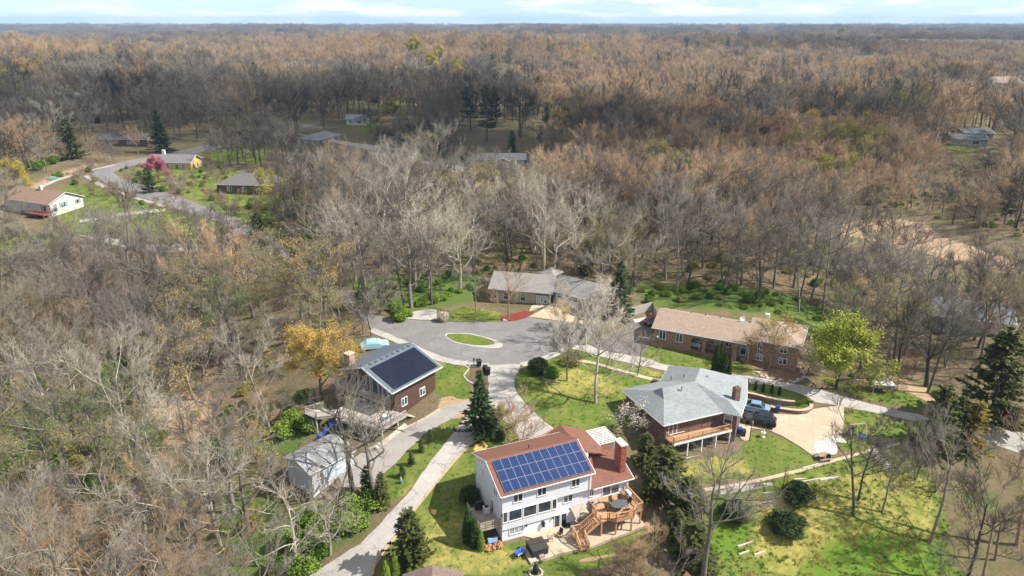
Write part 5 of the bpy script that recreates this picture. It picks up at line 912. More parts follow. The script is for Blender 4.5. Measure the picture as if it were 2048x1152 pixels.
MW = Tw @ Matrix.Translation((oloc.x, oloc.y, 0)) @ Matrix.Rotation(aw, 4, 'Z')
b = MB(MW.copy()); b.box(.3, 10.0, .5, 9.0, -.8, 2.62); b.build('garage_wall', SIE, hE.t)
b = MB(MW.copy()); k0, k1, k2, k3 = (-.4, 0, 2.86), (10.6, 0, 2.86), (10.6, 9.5, 2.86), (-2.2, 9.5, 2.86); n0, n1 = (-1.5, 4.75, 4.85), (6.8, 4.75, 4.85); b.slab([[k0, k1, n1, n0], [k1, k2, n1], [k2, k3, n0, n1]], .18); rE2 = b.build('garage_roof', SHE, hE.t)
b = MB(MW.copy()); b.add([(2.2, 6.2, 4.1), (6.2, 6.2, 4.1), (6.2, 10.2, 4.1), (2.2, 10.2, 4.1), (4.2, 8.2, 6.0)][:0], []); 
cxp, cyp = -4.3, 5.6; b = MB(MW.copy()); c4 = [(cxp - 1.9, cyp - 1.9, 4.4), (cxp + 1.9, cyp - 1.9, 4.4), (cxp + 1.9, cyp + 1.9, 4.4), (cxp - 1.9, cyp + 1.9, 4.4)]; b.slab([[c4[k], c4[(k + 1) % 4], (cxp, cyp, 5.55)] for k in range(4)], .15); b.build('pyramid_roof', SHE, hE.t)
b = MB(MW.copy()); b.box(cxp - 1.6, cxp + 1.6, cyp - 1.6, cyp + 1.6, -.3, 4.3); b.build('pyramid_wall', SIE, hE.t)
FW = MW @ frame((0, .5, 0), (1, 0, 0), (0, -1, 0)); gd = window(hE, FW, .6, 5.6, .25, 2.35, 4, pane=M((.72, .69, .62), .5, .05), name='garage_door'); 
for k in range(4): b = MB(FW.copy()); x = .85 + k * 1.25; b.box(x, x + .85, .0, .05, 1.85, 2.15); b.build('door_glass', GLASS, gd)
b = MB(MW.copy()); b.box(-.1, .28, .3, .5, -.3, 2.6); b.build('entry_wall', SGR, hE.t)
for x in (4.2, 5.6, 7.0, 2.8): b = MB(MW.copy()); b.tube((x, 5.6, 4.3), (x, 5.6, 4.75), .1); b.build('vent_pipe', DARKMETAL, rE2)

# ---- houses farther off
def simple_house(name, label, org, hd, L, D, base, ze, zr, wallm, roofm, wins=(), gwins=(), chim=None, hip=0, cm=None, ov=.5):
    h = House(name, label, org, hd, base); b = h.mb(); s_ = (zr - ze) / (D / 2)
    if hip:
        b.box(ov, L - ov, ov, D - ov, base - 1.5, ze - .05); h.part(b, 'wall', wallm); b = h.mb(); A0, A1, A2, A3 = (0, 0, ze), (L, 0, ze), (L, D, ze), (0, D, ze); m0, m1 = (hip, D / 2, zr), (L - hip, D / 2, zr); b.slab([[A0, A1, m1, m0], [A1, A2, m1], [A2, A3, m0, m1], [A3, A0, m0]], .2)
    else: gbody(b, ov, L - ov, ov, D - ov, base - 1.5, ze + ov * s_ - .25, zr - .25); h.part(b, 'wall', wallm); b = h.mb(); groof(b, 0, L, 0, D, ze, zr)
    r_ = h.part(b, 'roof', roofm); b = h.mb(); fascia(b, [(0, -.03, ze), (L, -.03, ze)]); fascia(b, [(L + .04, 0, ze), (L + .04, D / 2, zr), (L + .04, D, ze)] if not hip else [(L + .04, 0, ze), (L + .04, D, ze)]); h.part(b, 'gutter', TRIM, r_)
    fx = h.wall((0, ov, 0), (1, 0, 0), (0, -1, 0)); gx_ = h.wall((L - ov, 0, 0), (0, 1, 0), (1, 0, 0))
    for x0, x1, z0, z1, m in wins: window(h, fx, x0, x1, z0, z1, m)
    for x0, x1, z0, z1, m in gwins: window(h, gx_, x0, x1, z0, z1, m)
    if chim: b = h.mb(); x, y, z1 = chim; b.box(x - .5, x + .5, y - .4, y + .4, ze, z1); h.part(b, 'chimney', cm or REDBRICK, r_)
    return h
hF = simple_house('pale_house', 'white house with brown roof and red deck at the far left', (-155.5, 211.5), -23, 21.7, 11.6, -3.2, 2.0, 4.6, siding('siding_cream', (.62, .60, .55)), shingle('shingles_brown', (.27, .18, .135)), [(7.2, 9.6, -3.2, -1.1, 3), (11.1, 12.5, -.1, 1.0, 3), (17, 19.5, -.8, 1.2, 2)], [(4.0, 5.4, .2, 1.6, 2), (8.9, 9.7, .3, 1.5, 1), (1.4, 2.6, -.6, 1.6, 1)], (11.5, 5.5, 5.6), cm=M((.55, .53, .48), .9, .1))
b = hF.mb(); b.box(14.0, 21.5, -2.2, .45, -1.0, -.8); dF = hF.part(b, 'deck', M((.24, .085, .05), .8, .2)); b = hF.mb(); rail(b, (14, -2.15, -.8), (21.4, -2.15, -.8), 1, 1.8, .3); rail(b, (21.4, -2.15, -.8), (21.4, .4, -.8), 1, 1.8, .3); hF.part(b, 'railing', M((.24, .085, .05), .8, .2), dF)
for x in (14.2, 17.8, 21.3): b = hF.mb(); b.box(x - .1, x + .1, -2.15, -1.95, -4.5, -1); hF.part(b, 'post', M((.24, .085, .05), .8, .2), dF)
for y in (3.5, 5.6, 8.55, 9.9): b = MB(hF.wall((21.2, 0, 0), (0, 1, 0), (1, 0, 0))); b.box(y, y + .35, -.01, .06, .15, 1.65); b.build('shutter', M((.16, .28, .33), .7), hF.t)
simple_house('yellow_house', 'yellow house with grey roof behind the pink redbud tree', (-136.6, 263.7), -6, 18.0, 8.8, .3, 3.2, 5.5, siding('siding_yellow', (.62, .45, .16)), shingle('shingles_slate', (.20, .19, .19)), [(8.2, 9.4, .8, 2.4, 2), (11.5, 12.7, .8, 2.4, 2), (14.2, 15.2, .8, 2.4, 2)], [(2, 3, .8, 2.4, 1), (5, 6, .8, 2.4, 1)], (5, 5, 7.0), cm=WHITE)
simple_house('dark_roof_house', 'low brown house with dark grey hip roof right of the yellow house', (-97.5, 229.6), -5, 19.5, 12.5, -1.2, 2.2, 4.9, siding('siding_brown', (.14, .085, .06)), shingle('shingles_dark', (.155, .145, .14)), [(4, 5.4, 0, 1.4, 2), (9, 10.4, 0, 1.4, 2)], [], None, hip=6)
simple_house('grey_house', 'small pale grey house with grey hip roof by the far bend', (-86, 314), 66, 19, 10.5, .6, 3.4, 5.5, siding('siding_pale_grey', (.42, .45, .47)), shingle('shingles_grey_b', (.30, .31, .31)), [(2, 4, .9, 2.6, 2), (8, 9.5, .9, 2.6, 2), (13, 14.5, .9, 2.6, 2)], [], None, hip=5)
hJ = simple_house('white_roof_house', 'low house with whitish grey roof in a gap of the distant wood', (-13.5, 272), 0, 19, 11, -.3, 2.6, 4.2, siding('siding_grey_b', (.30, .28, .25)), shingle('shingles_whitish', (.46, .45, .43)), [(3, 5, .4, 1.8, 2), (12, 14, .4, 1.8, 2)], [], None)
b = hJ.mb(); b.slab([[(7, -4.5, 2.5), (10, -4.5, 4.0), (10, 5, 4.0), (7, 5, 2.5)], [(10, -4.5, 4.0), (13, -4.5, 2.5), (13, 5, 2.5), (10, 5, 4.0)]], .2); hJ.part(b, 'porch_roof', shingle('shingles_whitish_b', (.46, .45, .43))); b = hJ.mb(); b.box(7.4, 12.6, -4.2, .4, -1, 2.3); hJ.part(b, 'porch_wall', siding('siding_grey_c', (.26, .24, .21)))
def far_house(label, px, py, w_, d_, hd, wallm, roofm, ht=3.0, rise=1.8, hip=0, lift=0.0):
    p = G(px, py); return simple_house('distant_house', label, (p.x - w_ / 2, p.y), hd, w_, d_, p.z + lift, p.z + lift + ht, p.z + lift + ht + rise, wallm, roofm, [(w_ * .2, w_ * .35, p.z + lift + .9, p.z + lift + 2.2, 2), (w_ * .6, w_ * .75, p.z + lift + .9, p.z + lift + 2.2, 2)], [], None, hip)
wc = M((.62, .58, .50), .8, .06); wg = M((.40, .40, .38), .8, .06); rg = shingle('shingles_far_grey', (.33, .34, .35)); rd = shingle('shingles_far_dark', (.11, .115, .13)); wt = M((.48, .35, .24), .8, .08)
far_house('distant grey-roofed house beside the tall pines', 1062, 213, 26, 11, -6, wg, rg)
far_house('small cream outbuilding beyond the grey house', 712, 250, 11, 7, -8, wc, rg)
far_house('dark roofed house at the far left edge of the woods', 30, 197, 34, 12, 4, M((.16, .06, .05), .8, .1), rd)
far_house('pale gabled house in the woods near the left edge', 82, 192, 10, 9, 80, wc, rd, 4.5)
far_house('dark house with white front in the right-hand woods', 1935, 292, 15, 10, -8, M((.34, .35, .36), .8, .1), rd)
far_house('second dark roof behind the white-fronted house on the right', 1962, 282, 15, 9, 10, M((.12, .10, .09), .8, .1), rd)
far_house('tan gabled house above the curved road at right edge', 2022, 180, 30, 16, 15, wt, shingle('shingles_far_tan', (.30, .24, .20)), 5.5, 4.5)
far_house('brown house with red chimney behind the far left street', 245, 292, 24, 10, -4, M((.15, .10, .08), .8, .1), rd)
far_house('pale flat house in the upper right woods', 1728, 118, 30, 12, 0, wg, rg, 3.0)
far_house('pale large building roof in the upper left distance', 238, 92, 46, 20, 5, wg, rg, 5, 6)
far_house('grey house half hidden by bare trees at the right', 1930, 660, 14, 9, -20, M((.20, .22, .25), .8, .06), shingle('shingles_far_blue', (.2, .22, .25)), 3.2, 2.4)
far_house('white long building on the left wood', 160, 203, 30, 10, 0, wc, rg, 3)
# shed roof at the bottom of the frame
hS = House('garden_shed', 'brown-roofed shed cut off by the bottom of the photo', (-4.9, 55.8), 94, -6.3); hS.t['category'] = 'shed'
b = hS.mb(); gbody(b, .25, 5.7, .25, 6.35, -7.4, -4.3, -3.35); hS.part(b, 'wall', M((.25, .17, .12), .8, .1)); b = hS.mb(); groof(b, 0, 6.0, 0, 6.6, -4.2, -3.1); hS.part(b, 'roof', shingle('shingles_shed', (.20, .15, .135)))
MB(hS.wall((0, .2, 0), (1, 0, 0), (0, -1, 0))).box(1.5, 3.2, -.02, .05, -6.2, -4.5).build('door', M((.3, .22, .16), .8), hS.t)
# ---------------------------------------------------------------- island, retaining walls
sheet('island_lawn', isl, LAWN, .13, .8, jit=.08)
def ground_ring(name, pts, label, h0, h1, th, mat, capm, cat='wall'):   # curved garden wall with a cap course
    t = thing(name, label, cat, (pts[0].x, pts[0].y, h0)); o = Vector((pts[0].x, pts[0].y, h0)); b = MB(Matrix.Translation(-o)); c = MB(Matrix.Translation(-o)); L = []; Q = []
    for i in range(len(pts)):
        d = (pts[min(i + 1, len(pts) - 1)] - pts[max(i - 1, 0)]).normalized(); n = Vector((-d.y, d.x)); L.append(pts[i] + n * th / 2); Q.append(pts[i] - n * th / 2)
    for i in range(len(pts) - 1):
        b.prism([L[i], L[i + 1], Q[i + 1], Q[i]], h0 - .4, h1); k = .04; c.prism([L[i] + (L[i] - Q[i]) * .12, L[i + 1] + (L[i + 1] - Q[i + 1]) * .12, Q[i + 1] - (L[i + 1] - Q[i + 1]) * .12, Q[i] - (L[i] - Q[i]) * .12], h1, h1 + .09)
    b.build('block_courses', mat, t); c.build('cap_course', capm, t); return t
BLK = brickmat('retaining_blocks', (.26, .18, .135), (.32, .23, .18), (.14, .10, .08), .4, .18); CAPM = M((.46, .36, .27), .9, .15)
def cr(pts, n=4):                             # Catmull-Rom through traced points
    o = []
    for i in range(len(pts) - 1):
        p0, p1, p2, p3 = pts[max(i - 1, 0)], pts[i], pts[i + 1], pts[min(i + 2, len(pts) - 1)]
        for k in range(n): t = k / n; o.append(.5 * ((2 * p1) + (p2 - p0) * t + (2 * p0 - 5 * p1 + 4 * p2 - p3) * t * t + (3 * p1 - p0 - 3 * p2 + p3) * t ** 3))
    return o + [pts[-1]]
def wxy(l, z): return [W(x, y, z).to_2d() for x, y in c8(l)]
low = cr(wxy([(120, 270), (300, 320), (500, 355), (700, 385), (900, 410), (1010, 405), (1085, 375), (1100, 330), (1060, 290)], -2.75)); ground_ring('retaining_wall', low, 'long curved lower block retaining wall beside the parked cars', -3.7, -2.75, .45, BLK, CAPM)
upw = cr(wxy([(110, 150), (250, 175), (390, 205), (520, 240), (650, 265), (800, 285), (880, 290)], -2.1)); ground_ring('retaining_wall', upw, 'short upper block retaining wall below the row of small arborvitae', -2.9, -2.1, .4, BLK, CAPM)
def flat(name, poly, z, mat, t=.5): b = MB(); b.prism(poly, z - t, z); o = b.build(name, mat); return tag(o, kind='structure')
flat('terrace_lawn', low + [p for p in upw[::-1]][:1] + upw[::-1], -2.84, LAWN, .6)
lp = cr(GP([(1470,752),(1530,768),(1580,786),(1610,800),(1625,812)])); flat('terrace_lawn', upw + wxy([(960, 300), (1040, 270)], -2.15) + [p for p in lp[::-1]], -2.2, LAWN, .5)

# ---------------------------------------------------------------- vehicles
def wheel(t, x, y, r, w_=.22, hub=STEEL):
    b = MB(Matrix.Translation((x, y, r)) @ Matrix.Rotation(R(90), 4, 'X')); b.lathe([(r * .62, -w_ / 2), (r * .95, -w_ / 2), (r, -w_ * .3), (r, w_ * .3), (r * .95, w_ / 2), (r * .62, w_ / 2)], n=18); ty = b.build('tyre', M((.02, .02, .02), .8, .2), t)
    b = MB(Matrix.Translation((x, y, r)) @ Matrix.Rotation(R(90), 4, 'X')); b.lathe([(.05, -w_ * .47), (r * .6, -w_ * .42), (r * .6, w_ * .42), (.05, w_ * .47)], n=14); b.build('rim', hub, ty)
def paint(name, c, rough=.25):
    m, t, b = newmat(name, rough, .5); b.inputs['Base Color'].default_value = c + (1,); b.inputs['Coat Weight'].default_value = .8; b.inputs['Coat Roughness'].default_value = .06
    t.links.new(mixc(t, ramp(t, noise(t, ocoord(t), 2, 4), .3, .7), c, tuple(x * .85 for x in c)), b.inputs['Base Color']); return m
def loft(prof_by_y):                          # list of (y, [(x, z)...]) cross profiles, equal length
    b = MB(); n = len(prof_by_y[0][1]); vs = [(x, y, z) for y, pr in prof_by_y for x, z in pr]; fs = [(j * n + i, j * n + (i + 1) % n, (j + 1) * n + (i + 1) % n, (j + 1) * n + i) for j in range(len(prof_by_y) - 1) for i in range(n)]
    return b.add(vs, fs + [tuple(range(n))[::-1], tuple(range((len(prof_by_y) - 1) * n, len(prof_by_y) * n))])
def car(name, label, loc, rz, L, Wd, Ht, belt, cab, col, wr=.34, cat='car'):   # nose towards +x; cab = (windscreen base, roof front, roof rear, rear base)
    t = thing(name, label, cat, loc, rz); h = L / 2; w_ = Wd / 2; pm = paint('paint_' + name, col); g = .24
    low_ = [(-h, .45), (-h + .06, g + .05), (-h + .3, g), (h - .35, g), (h - .05, g + .08), (h, .5), (h - .04, belt - .22), (h - .45, belt - .08), (cab[0], belt), (cab[3], belt), (-h + .12, belt - .06), (-h + .01, belt - .25)]
    def sc_(k, dz): return [(x * k, g + (z - g) * dz) for x, z in low_]
    loft([(-w_, sc_(.95, .86)), (-w_ * .97, sc_(.985, .97)), (-w_ * .85, sc_(1, 1)), (w_ * .85, sc_(1, 1)), (w_ * .97, sc_(.985, .97)), (w_, sc_(.95, .86))]).build('body', pm, t, smooth=False)
    cb = [(cab[0], belt - .02), (cab[1], Ht), (cab[2], Ht), (cab[3], belt - .02)]; mid = (cab[1] + cab[2]) / 2
    def cs(z_in, k): return [(mid + (x - mid) * k, z) for x, z in z_in]
    b = MB(); wi, wo = w_ * .70, w_ * .9; A = [(cab[0], belt - .02), (cab[3], belt - .02)]
    vs = [(cab[0], -wo, belt - .03), (cab[3], -wo, belt - .03), (cab[3], wo, belt - .03), (cab[0], wo, belt - .03), (cab[1], -wi, Ht), (cab[2], -wi, Ht), (cab[2], wi, Ht), (cab[1], wi, Ht)]
    b.add(vs, [(0,3,2,1),(4,5,6,7),(0,1,5,4),(1,2,6,5),(2,3,7,6),(3,0,4,7)]); b.build('roof', pm, t, bevel=.05)
    def quad(nm, i, j, k, l, f0, f1, g0, g1, off):
        P = [Vector(vs[q]) for q in (i, j, k, l)]; 
        def pt(u, v): return (P[0].lerp(P[1], u)).lerp(P[3].lerp(P[2], u), v)
        q = [pt(f0, g0), pt(f1, g0), pt(f1, g1), pt(f0, g1)]; nn = (q[1] - q[0]).cross(q[3] - q[0]).normalized(); ctr = Vector((mid, 0, belt)); nn = nn if nn.dot(q[0] - ctr) > 0 else -nn
        b = MB(); b.add([p + nn * off for p in q] + [p - nn * .02 for p in q], [(0,1,2,3),(7,6,5,4),(0,4,5,1),(1,5,6,2),(2,6,7,3),(3,7,4,0)]); return b.build(nm, GLASS, t)
    quad('windscreen', 0, 3, 7, 4, .07, .93, .12, .92, .02); quad('rear_window', 1, 2, 6, 5, .07, .93, .15, .9, .02)
    for s0, s1, s2, s3 in ((0, 1, 5, 4), (3, 2, 6, 7)):
        for f0, f1 in ((.1, .46), (.5, .88)): quad('side_window', s0, s1, s2, s3, f0, f1, .14, .86, .02)
    for x in (h * .62, -h * .58):
        for y in (-w_ + .1, w_ - .1): wheel(t, x, y, wr)
    for s_ in (-1, 1):
        b = MB(); b.box(h - .2, h - .015, s_ * w_ * .8 - .2, s_ * w_ * .8 + .16 * (s_ < 0) + .1, belt - .34, belt - .2); b.build('headlight', M((.75, .78, .8), .2, .05), t)
        b = MB(); b.box(-h - .005, -h + .16, s_ * w_ * .8 - .17, s_ * w_ * .8 + .14, belt - .36, belt - .14); b.build('taillight', M((.35, .02, .015), .3, .1), t)
        b = MB(); b.box(cab[0] - .35, cab[0] - .15, s_ * (w_ + .1) - .1, s_ * (w_ + .1) + .08, belt - .02, belt + .15); b.build('mirror', pm, t)
    b = MB(); b.box(-h - .02, -h + .03, -.26, .26, .55, .68); b.build('number_plate', M((.6, .6, .58), .5, .05), t)
    return t
pz = H(36.4, 90.8) + .08
car('black_suv', 'black SUV parked on the tan pad in front of the blue sedan', (36.3, 90.9, pz), R(158), 4.85, 1.95, 1.72, 1.06, (.85, .15, -1.75, -2.25), (.006, .007, .010), .37)
car('blue_sedan', 'light blue sedan parked between the SUV and the block wall', (36.5, 94.3, H(36.5, 94.3) + .08), R(158), 4.8, 1.82, 1.42, .92, (1.0, .3, -1.0, -1.75), (.20, .33, .46), .33)
p = W(1300, 640, .9); car('dark_red_car', 'dark red car half hidden behind the end of the ranch house', (p.x + .6, p.y + 1.5, H(p.x, p.y) + .06), R(65), 4.6, 1.8, 1.5, .95, (.9, .2, -1.4, -2.0), (.07, .015, .012), .33)
# car under a blue cover
p = at(750, 694); t = thing('covered_car', 'car under a light blue tarpaulin behind the brown house', 'car', p, R(14)); rc = random.Random(3); pr = []
prof = [(-2.4, .25), (-2.35, .75), (-1.9, .95), (-1.3, 1.4), (-.2, 1.5), (.6, 1.4), (1.2, 1.0), (2.1, .85), (2.35, .65), (2.4, .25)]
ys = [-.98, -.95, -.8, -.4, 0, .4, .8, .95, .98]; kz = [.2, .7, .93, 1, 1.02, 1, .93, .7, .2]
o = loft([(y, [(x * (1 if abs(y) < .9 else .96), .08 + (z - .08) * k + rc.uniform(-.03, .03)) for x, z in prof]) for y, k in zip(ys, kz)]).build('tarpaulin', M((.30, .50, .58), .55, .2, 4), t)
for x in (-1.5, 1.5):
    for y in (-.75, .75): wheel(t, x, y, .33)
b = MB(); [b.bar((x, -.99, .5), (x, -.75, 1.2), .03) for x in (-.9, .5)]; [b.bar((x, -.75, 1.47), (x, .75, 1.47), .04) for x in (-.9, .4)]; b.build('strap', M((.12, .2, .25), .7), t)

# ---------------------------------------------------------------- bins, mailbox, lamps and other yard things
def bin_(label, loc, rz, c, s_=1.0, group=None, name='trash_bin'):
    t = thing(name, label, 'bin', loc, rz, group); t.scale = (s_,) * 3; m = M(c, .5, .15)
    b = MB(); b.add([(-.24,-.26,.06),(.24,-.26,.06),(.24,.26,.06),(-.24,.26,.06),(-.31,-.34,.98),(.31,-.34,.98),(.31,.36,.98),(-.31,.36,.98)], [(0,3,2,1),(4,5,6,7),(0,1,5,4),(1,2,6,5),(2,3,7,6),(3,0,4,7)]); b.build('body', m, t, bevel=.02)
    b = MB(); b.add([(-.34,-.4,.985),(.34,-.4,.985),(.34,.42,.985),(-.34,.42,.985),(-.28,-.3,1.1),(.28,-.3,1.1),(.28,.3,1.08),(-.28,.3,1.08)], [(0,3,2,1),(4,5,6,7),(0,1,5,4),(1,2,6,5),(2,3,7,6),(3,0,4,7)]); b.build('lid', m, t)
    b = MB(); b.tube((-.3, .45, .95), (.3, .45, .95), .025, n=6); b.build('handle', m, t)
    for x in (-.3, .3): b = MB(); b.tube((x - .03, .3, .12), (x + .03, .3, .12), .12, n=12); b.build('wheel', M((.02, .02, .02), .7), t)
    return t
bin_('black wheeled bin beside the mailbox at the cul-de-sac kerb', at(958, 733), R(20), (.02, .02, .022), 1.15); bin_('middle black wheeled bin with open lid by the drive mouth', at(970, 745), R(-10), (.02, .02, .022), 1.15); bin_('black wheeled bin nearest the drive, in front of its neighbour', at(976, 750), R(5), (.022, .02, .022), 1.2)
bin_('blue recycling bin against the block wall behind the SUV', at(1554, 824), R(-22), (.02, .05, .22), 1.05, name='recycling_bin'); bin_('blue bin at the corner of the brick house below the balcony', at(1478, 868), R(-22), (.02, .06, .30), 1.0, name='recycling_bin')
bin_('black bin beside the blue one at the brick house corner', at(1486, 872), R(-10), (.03, .03, .03), 1.0)
p = at(948, 732); t = thing('mailbox', 'dark post-mounted mailbox left of the trash bins', 'mailbox', p); b = MB(); b.box(-.05, .05, -.05, .05, 0, 1.1); b.build('post', WEATHERED, t); b = MB(Matrix.Translation((0, 0, 1.2)) @ Matrix.Rotation(R(90), 4, 'X')); b.lathe([(.14, -.28), (.15, -.27), (.15, .27), (.14, .28)], n=12); b.build('box', DARKMETAL, t)
def lamp(label, p, h): 
    t = thing('lamp_post', label, 'lamp', p); b = MB(); b.tube((0, 0, 0), (0, 0, h), .05, .035); b.tube((0, 0, 0), (0, 0, .2), .1, .06); b.build('post', DARKMETAL, t); b = MB(); b.lathe([(.06, h), (.14, h + .08), (.17, h + .3), (.03, h + .42)], n=8); b.build('lantern', M((.5, .5, .45), .4), t); return t
lamp('black lantern post beside the spruce at the drive', at(1004, 862), 1.9); lamp('black lantern post by the footpath below the parking pad', at(1566, 975), 3.0); lamp('small lantern post on the ranch front lawn', at(1313, 697), 2.0)
p = at(1499, 882); t = thing('flagpole', 'thin dark flagpole with furled flag in front of the SUV', 'flagpole', p); b = MB(); b.tube((0, 0, 0), (0, 0, 4.6), .05, .03); b.build('pole', DARKMETAL, t); b = MB(); b.lathe([(.02, 4.6), (.08, 4.66), (.02, 4.74)], n=8); b.build('finial', M((.6, .5, .2), .4), t)
b = MB(); [b.tube((.09 + .03 * (i % 2), 0, 2.6 + i * .22), (.11, .02, 2.8 + i * .22), .09, .1, 6) for i in range(3)]; b.build('flag', M((.42, .26, .27), .8, .5, 6), t)
# pergola behind the white house
t = thing('pergola', 'white slatted pergola behind the white house', 'pergola', Aloc(16.7, 7.0, -2.6), R(22.7))
for x in (.1, 2.5):
    for y in (.1, 3.3): b = MB(); b.box(x - .07, x + .07, y - .07, y + .07, -.6, 2.3); b.build('post', WHITE, t)
for x in (.1, 2.5): b = MB(); b.box(x - .05, x + .05, -.2, 3.6, 2.3, 2.48); b.build('beam', WHITE, t)
for i in range(11): b = MB(); y = -.1 + i * .36; b.box(-.3, 2.9, y - .03, y + .03, 2.48, 2.62); b.build('slat', WHITE, t)
# on the deck
def chair(label, loc, rz, mat, group=None):
    t = thing('patio_chair', label, 'chair', loc, rz, group); b = MB(); b.box(-.26, .26, -.26, .26, .4, .45); b.build('seat', mat, t); b = MB(); b.add([(-.26,.24,.45),(.26,.24,.45),(.26,.28,.45),(-.26,.28,.45),(-.25,.36,1.0),(.25,.36,1.0),(.25,.4,1.0),(-.25,.4,1.0)], [(0,3,2,1),(4,5,6,7),(0,1,5,4),(1,2,6,5),(2,3,7,6),(3,0,4,7)]); b.build('backrest', mat, t)
    for x in (-.24, .24):
        for y in (-.24, .24): b = MB(); b.bar((x, y, 0), (x, y, .62 if y < 0 else .45), .04); b.build('leg', mat, t)
        b = MB(); b.bar((x, -.26, .62), (x, .3, .64), .05, .03); b.build('armrest', mat, t)
    return t
DKM = M((.05, .045, .04), .6, .2); tz = DZ + .005
t = thing('patio_table', 'dark oval table on the cedar deck', 'table', Aloc(14.6, -1.9, tz), R(22.7)); b = MB(Matrix.Scale(1.35, 4, (1, 0, 0))); b.lathe([(.02, .70), (.78, .70), (.8, .73), (.78, .75), (.02, .75)], n=20); b.build('tabletop', M((.09, .10, .11), .5, .2), t)
for x in (-.7, .7):
    for y in (-.4, .4): b = MB(); b.bar((x, y, 0), (x * .9, y * .9, .7), .05); b.build('leg', DKM, t)
for i, (x, y, r_) in enumerate(((13.2, -1.6, 100), (14.2, -.8, 10), (15.3, -.9, -20), (16.0, -1.7, -80), (14.9, -3.0, 190))): chair('dark chair at the deck table, ' + ('on its left end', 'behind it on the left', 'behind it on the right', 'on its right end', 'on its near side')[i], Aloc(x, y, tz), R(22.7 + r_), DKM, 'chairs round the deck table')
t = thing('air_conditioner', 'white box unit standing on the deck by the right railing', 'air conditioner', Aloc(16.75, -.5, tz), R(22.7)); b = MB(); b.box(-.2, .2, -.45, .45, .1, .95); b.build('cabinet', WHITE, t, bevel=.02); b = MB(); b.box(-.215, -.2, -.35, .35, .2, .85); b.build('grille', M((.4, .4, .4), .6), t); [MB().box(-.2, .2, y - .05, y + .05, 0, .1).build('foot', DARKMETAL, t) for y in (-.35, .35)]
t = thing('air_conditioner', 'pale condenser unit on the small side deck of the white house', 'air conditioner', Aloc(-.5, 3.6, -3.34), R(22.7)); b = MB(); b.box(-.35, .35, -.35, .35, .05, .95); b.build('cabinet', M((.62, .62, .6), .5), t, bevel=.02); b = MB(); b.lathe([(.05, .955), (.28, .955), (.28, .99), (.05, .99)], n=12); b.build('fan_guard', DARKMETAL, t)
t = thing('grill', 'dark covered grill on the side deck of the white house', 'grill', Aloc(-1.0, 4.6, -3.34), R(22.7)); b = MB(); b.box(-.6, .6, -.3, .3, .1, .9); b.build('cover', DARKMETAL, t, bevel=.06); b = MB(); b.box(-.5, .5, -.26, .26, .9, 1.15); b.build('hood', DARKMETAL, t, bevel=.06)
t = thing('rug', 'black round mat lying on the deck by the house wall', 'mat', Aloc(12.6, .2, tz), R(22.7)); b = MB(); b.box(-.5, .5, -.3, .3, 0, .05); b.build('mat', M((.05, .06, .08), .8, .5, 9), t); MB().box(-.3, .3, -.1, .2, .05, .15).build('towel', M((.3, .36, .45), .9), t)
# below, on the patio and the lawn
hz = -5.52; t = thing('hot_tub', 'black covered hot tub on the patio of the white house', 'hot tub', Aloc(3.5, -2.35, hz), R(22.7)); b = MB(); b.box(-1.02, 1.02, -1.0, 1.0, 0, .85); b.build('cabinet', M((.035, .035, .04), .6, .2), t, bevel=.08); 
for k in (0, 1): b = MB(); b.add([(-1.1, -1.08 * (1 - k), .86), (1.1, -1.08 * (1 - k), .86), (1.1, 1.08 * k, .86), (-1.1, 1.08 * k, .86), (-1.05, -1.02 * (1 - k) + .02 * k, .98 + .06 * k), (1.05, -1.02 * (1 - k) + .02 * k, .98 + .06 * k), (1.05, 1.02 * k - .02 * (1 - k), 1.04 - .06 * k), (-1.05, 1.02 * k - .02 * (1 - k), 1.04 - .06 * k)], [(0,3,2,1),(4,5,6,7),(0,1,5,4),(1,2,6,5),(2,3,7,6),(3,0,4,7)]); b.build('cover', M((.05, .046, .042), .45, .2), t, bevel=.03)
b = MB(); b.box(-.3, .3, -1.5, -1.1, 0, .35); b.box(-.3, .3, -1.8, -1.5, 0, .18); b.build('step', M((.3, .24, .2), .8), t)
gp = Aloc(1.4, -2.2, 0); t = thing('wheelbarrow', 'blue wheelbarrow on the grass left of the hot tub', 'wheelbarrow', (gp.x, gp.y, H(gp.x, gp.y)), R(40)); b = MB(); b.add([(-.3,-.2,.3),(.3,-.2,.3),(.3,.2,.3),(-.3,.2,.3),(-.62,-.4,.68),(.62,-.4,.68),(.62,.4,.68),(-.62,.4,.68),(-.57,-.36,.66),(.57,-.36,.66),(.57,.36,.66),(-.57,.36,.66),(-.28,-.17,.33),(.28,-.17,.33),(.28,.17,.33),(-.28,.17,.33)], [(0,3,2,1),(0,1,5,4),(1,2,6,5),(2,3,7,6),(3,0,4,7),(4,5,9,8),(5,6,10,9),(6,7,11,10),(7,4,8,11),(8,9,13,12),(9,10,14,13),(10,11,15,14),(11,8,12,15),(12,13,14,15)]); b.build('tray', paint('blue_enamel', (.02, .09, .42), .4), t)
b = MB(); [b.tube((.75, s_ * .15, .2), (-1.0, s_ * .32, .5), .025, n=6) for s_ in (-1, 1)]; [b.tube((-.3, s_ * .22, .42), (-.35, s_ * .25, 0), .02, n=6) for s_ in (-1, 1)]; b.build('frame', DARKMETAL, t); wheel(t, .75, 0, .2, .09)
gp = Aloc(2.0, -5.3, 0); gp.z = H(gp.x, gp.y); t = thing('fire_pit', 'ring of pale stones round the black chiminea on the front lawn', 'fire pit', gp)
for i in range(12): a = i * 6.283 / 12; b = MB(Matrix.Translation((.72 * math.cos(a), .72 * math.sin(a), .08)) @ Matrix.Rotation(a, 4, 'Z')); b.box(-.13, .13, -.17, .17, -.12, .12); b.build('stone', STONE, t, bevel=.04)
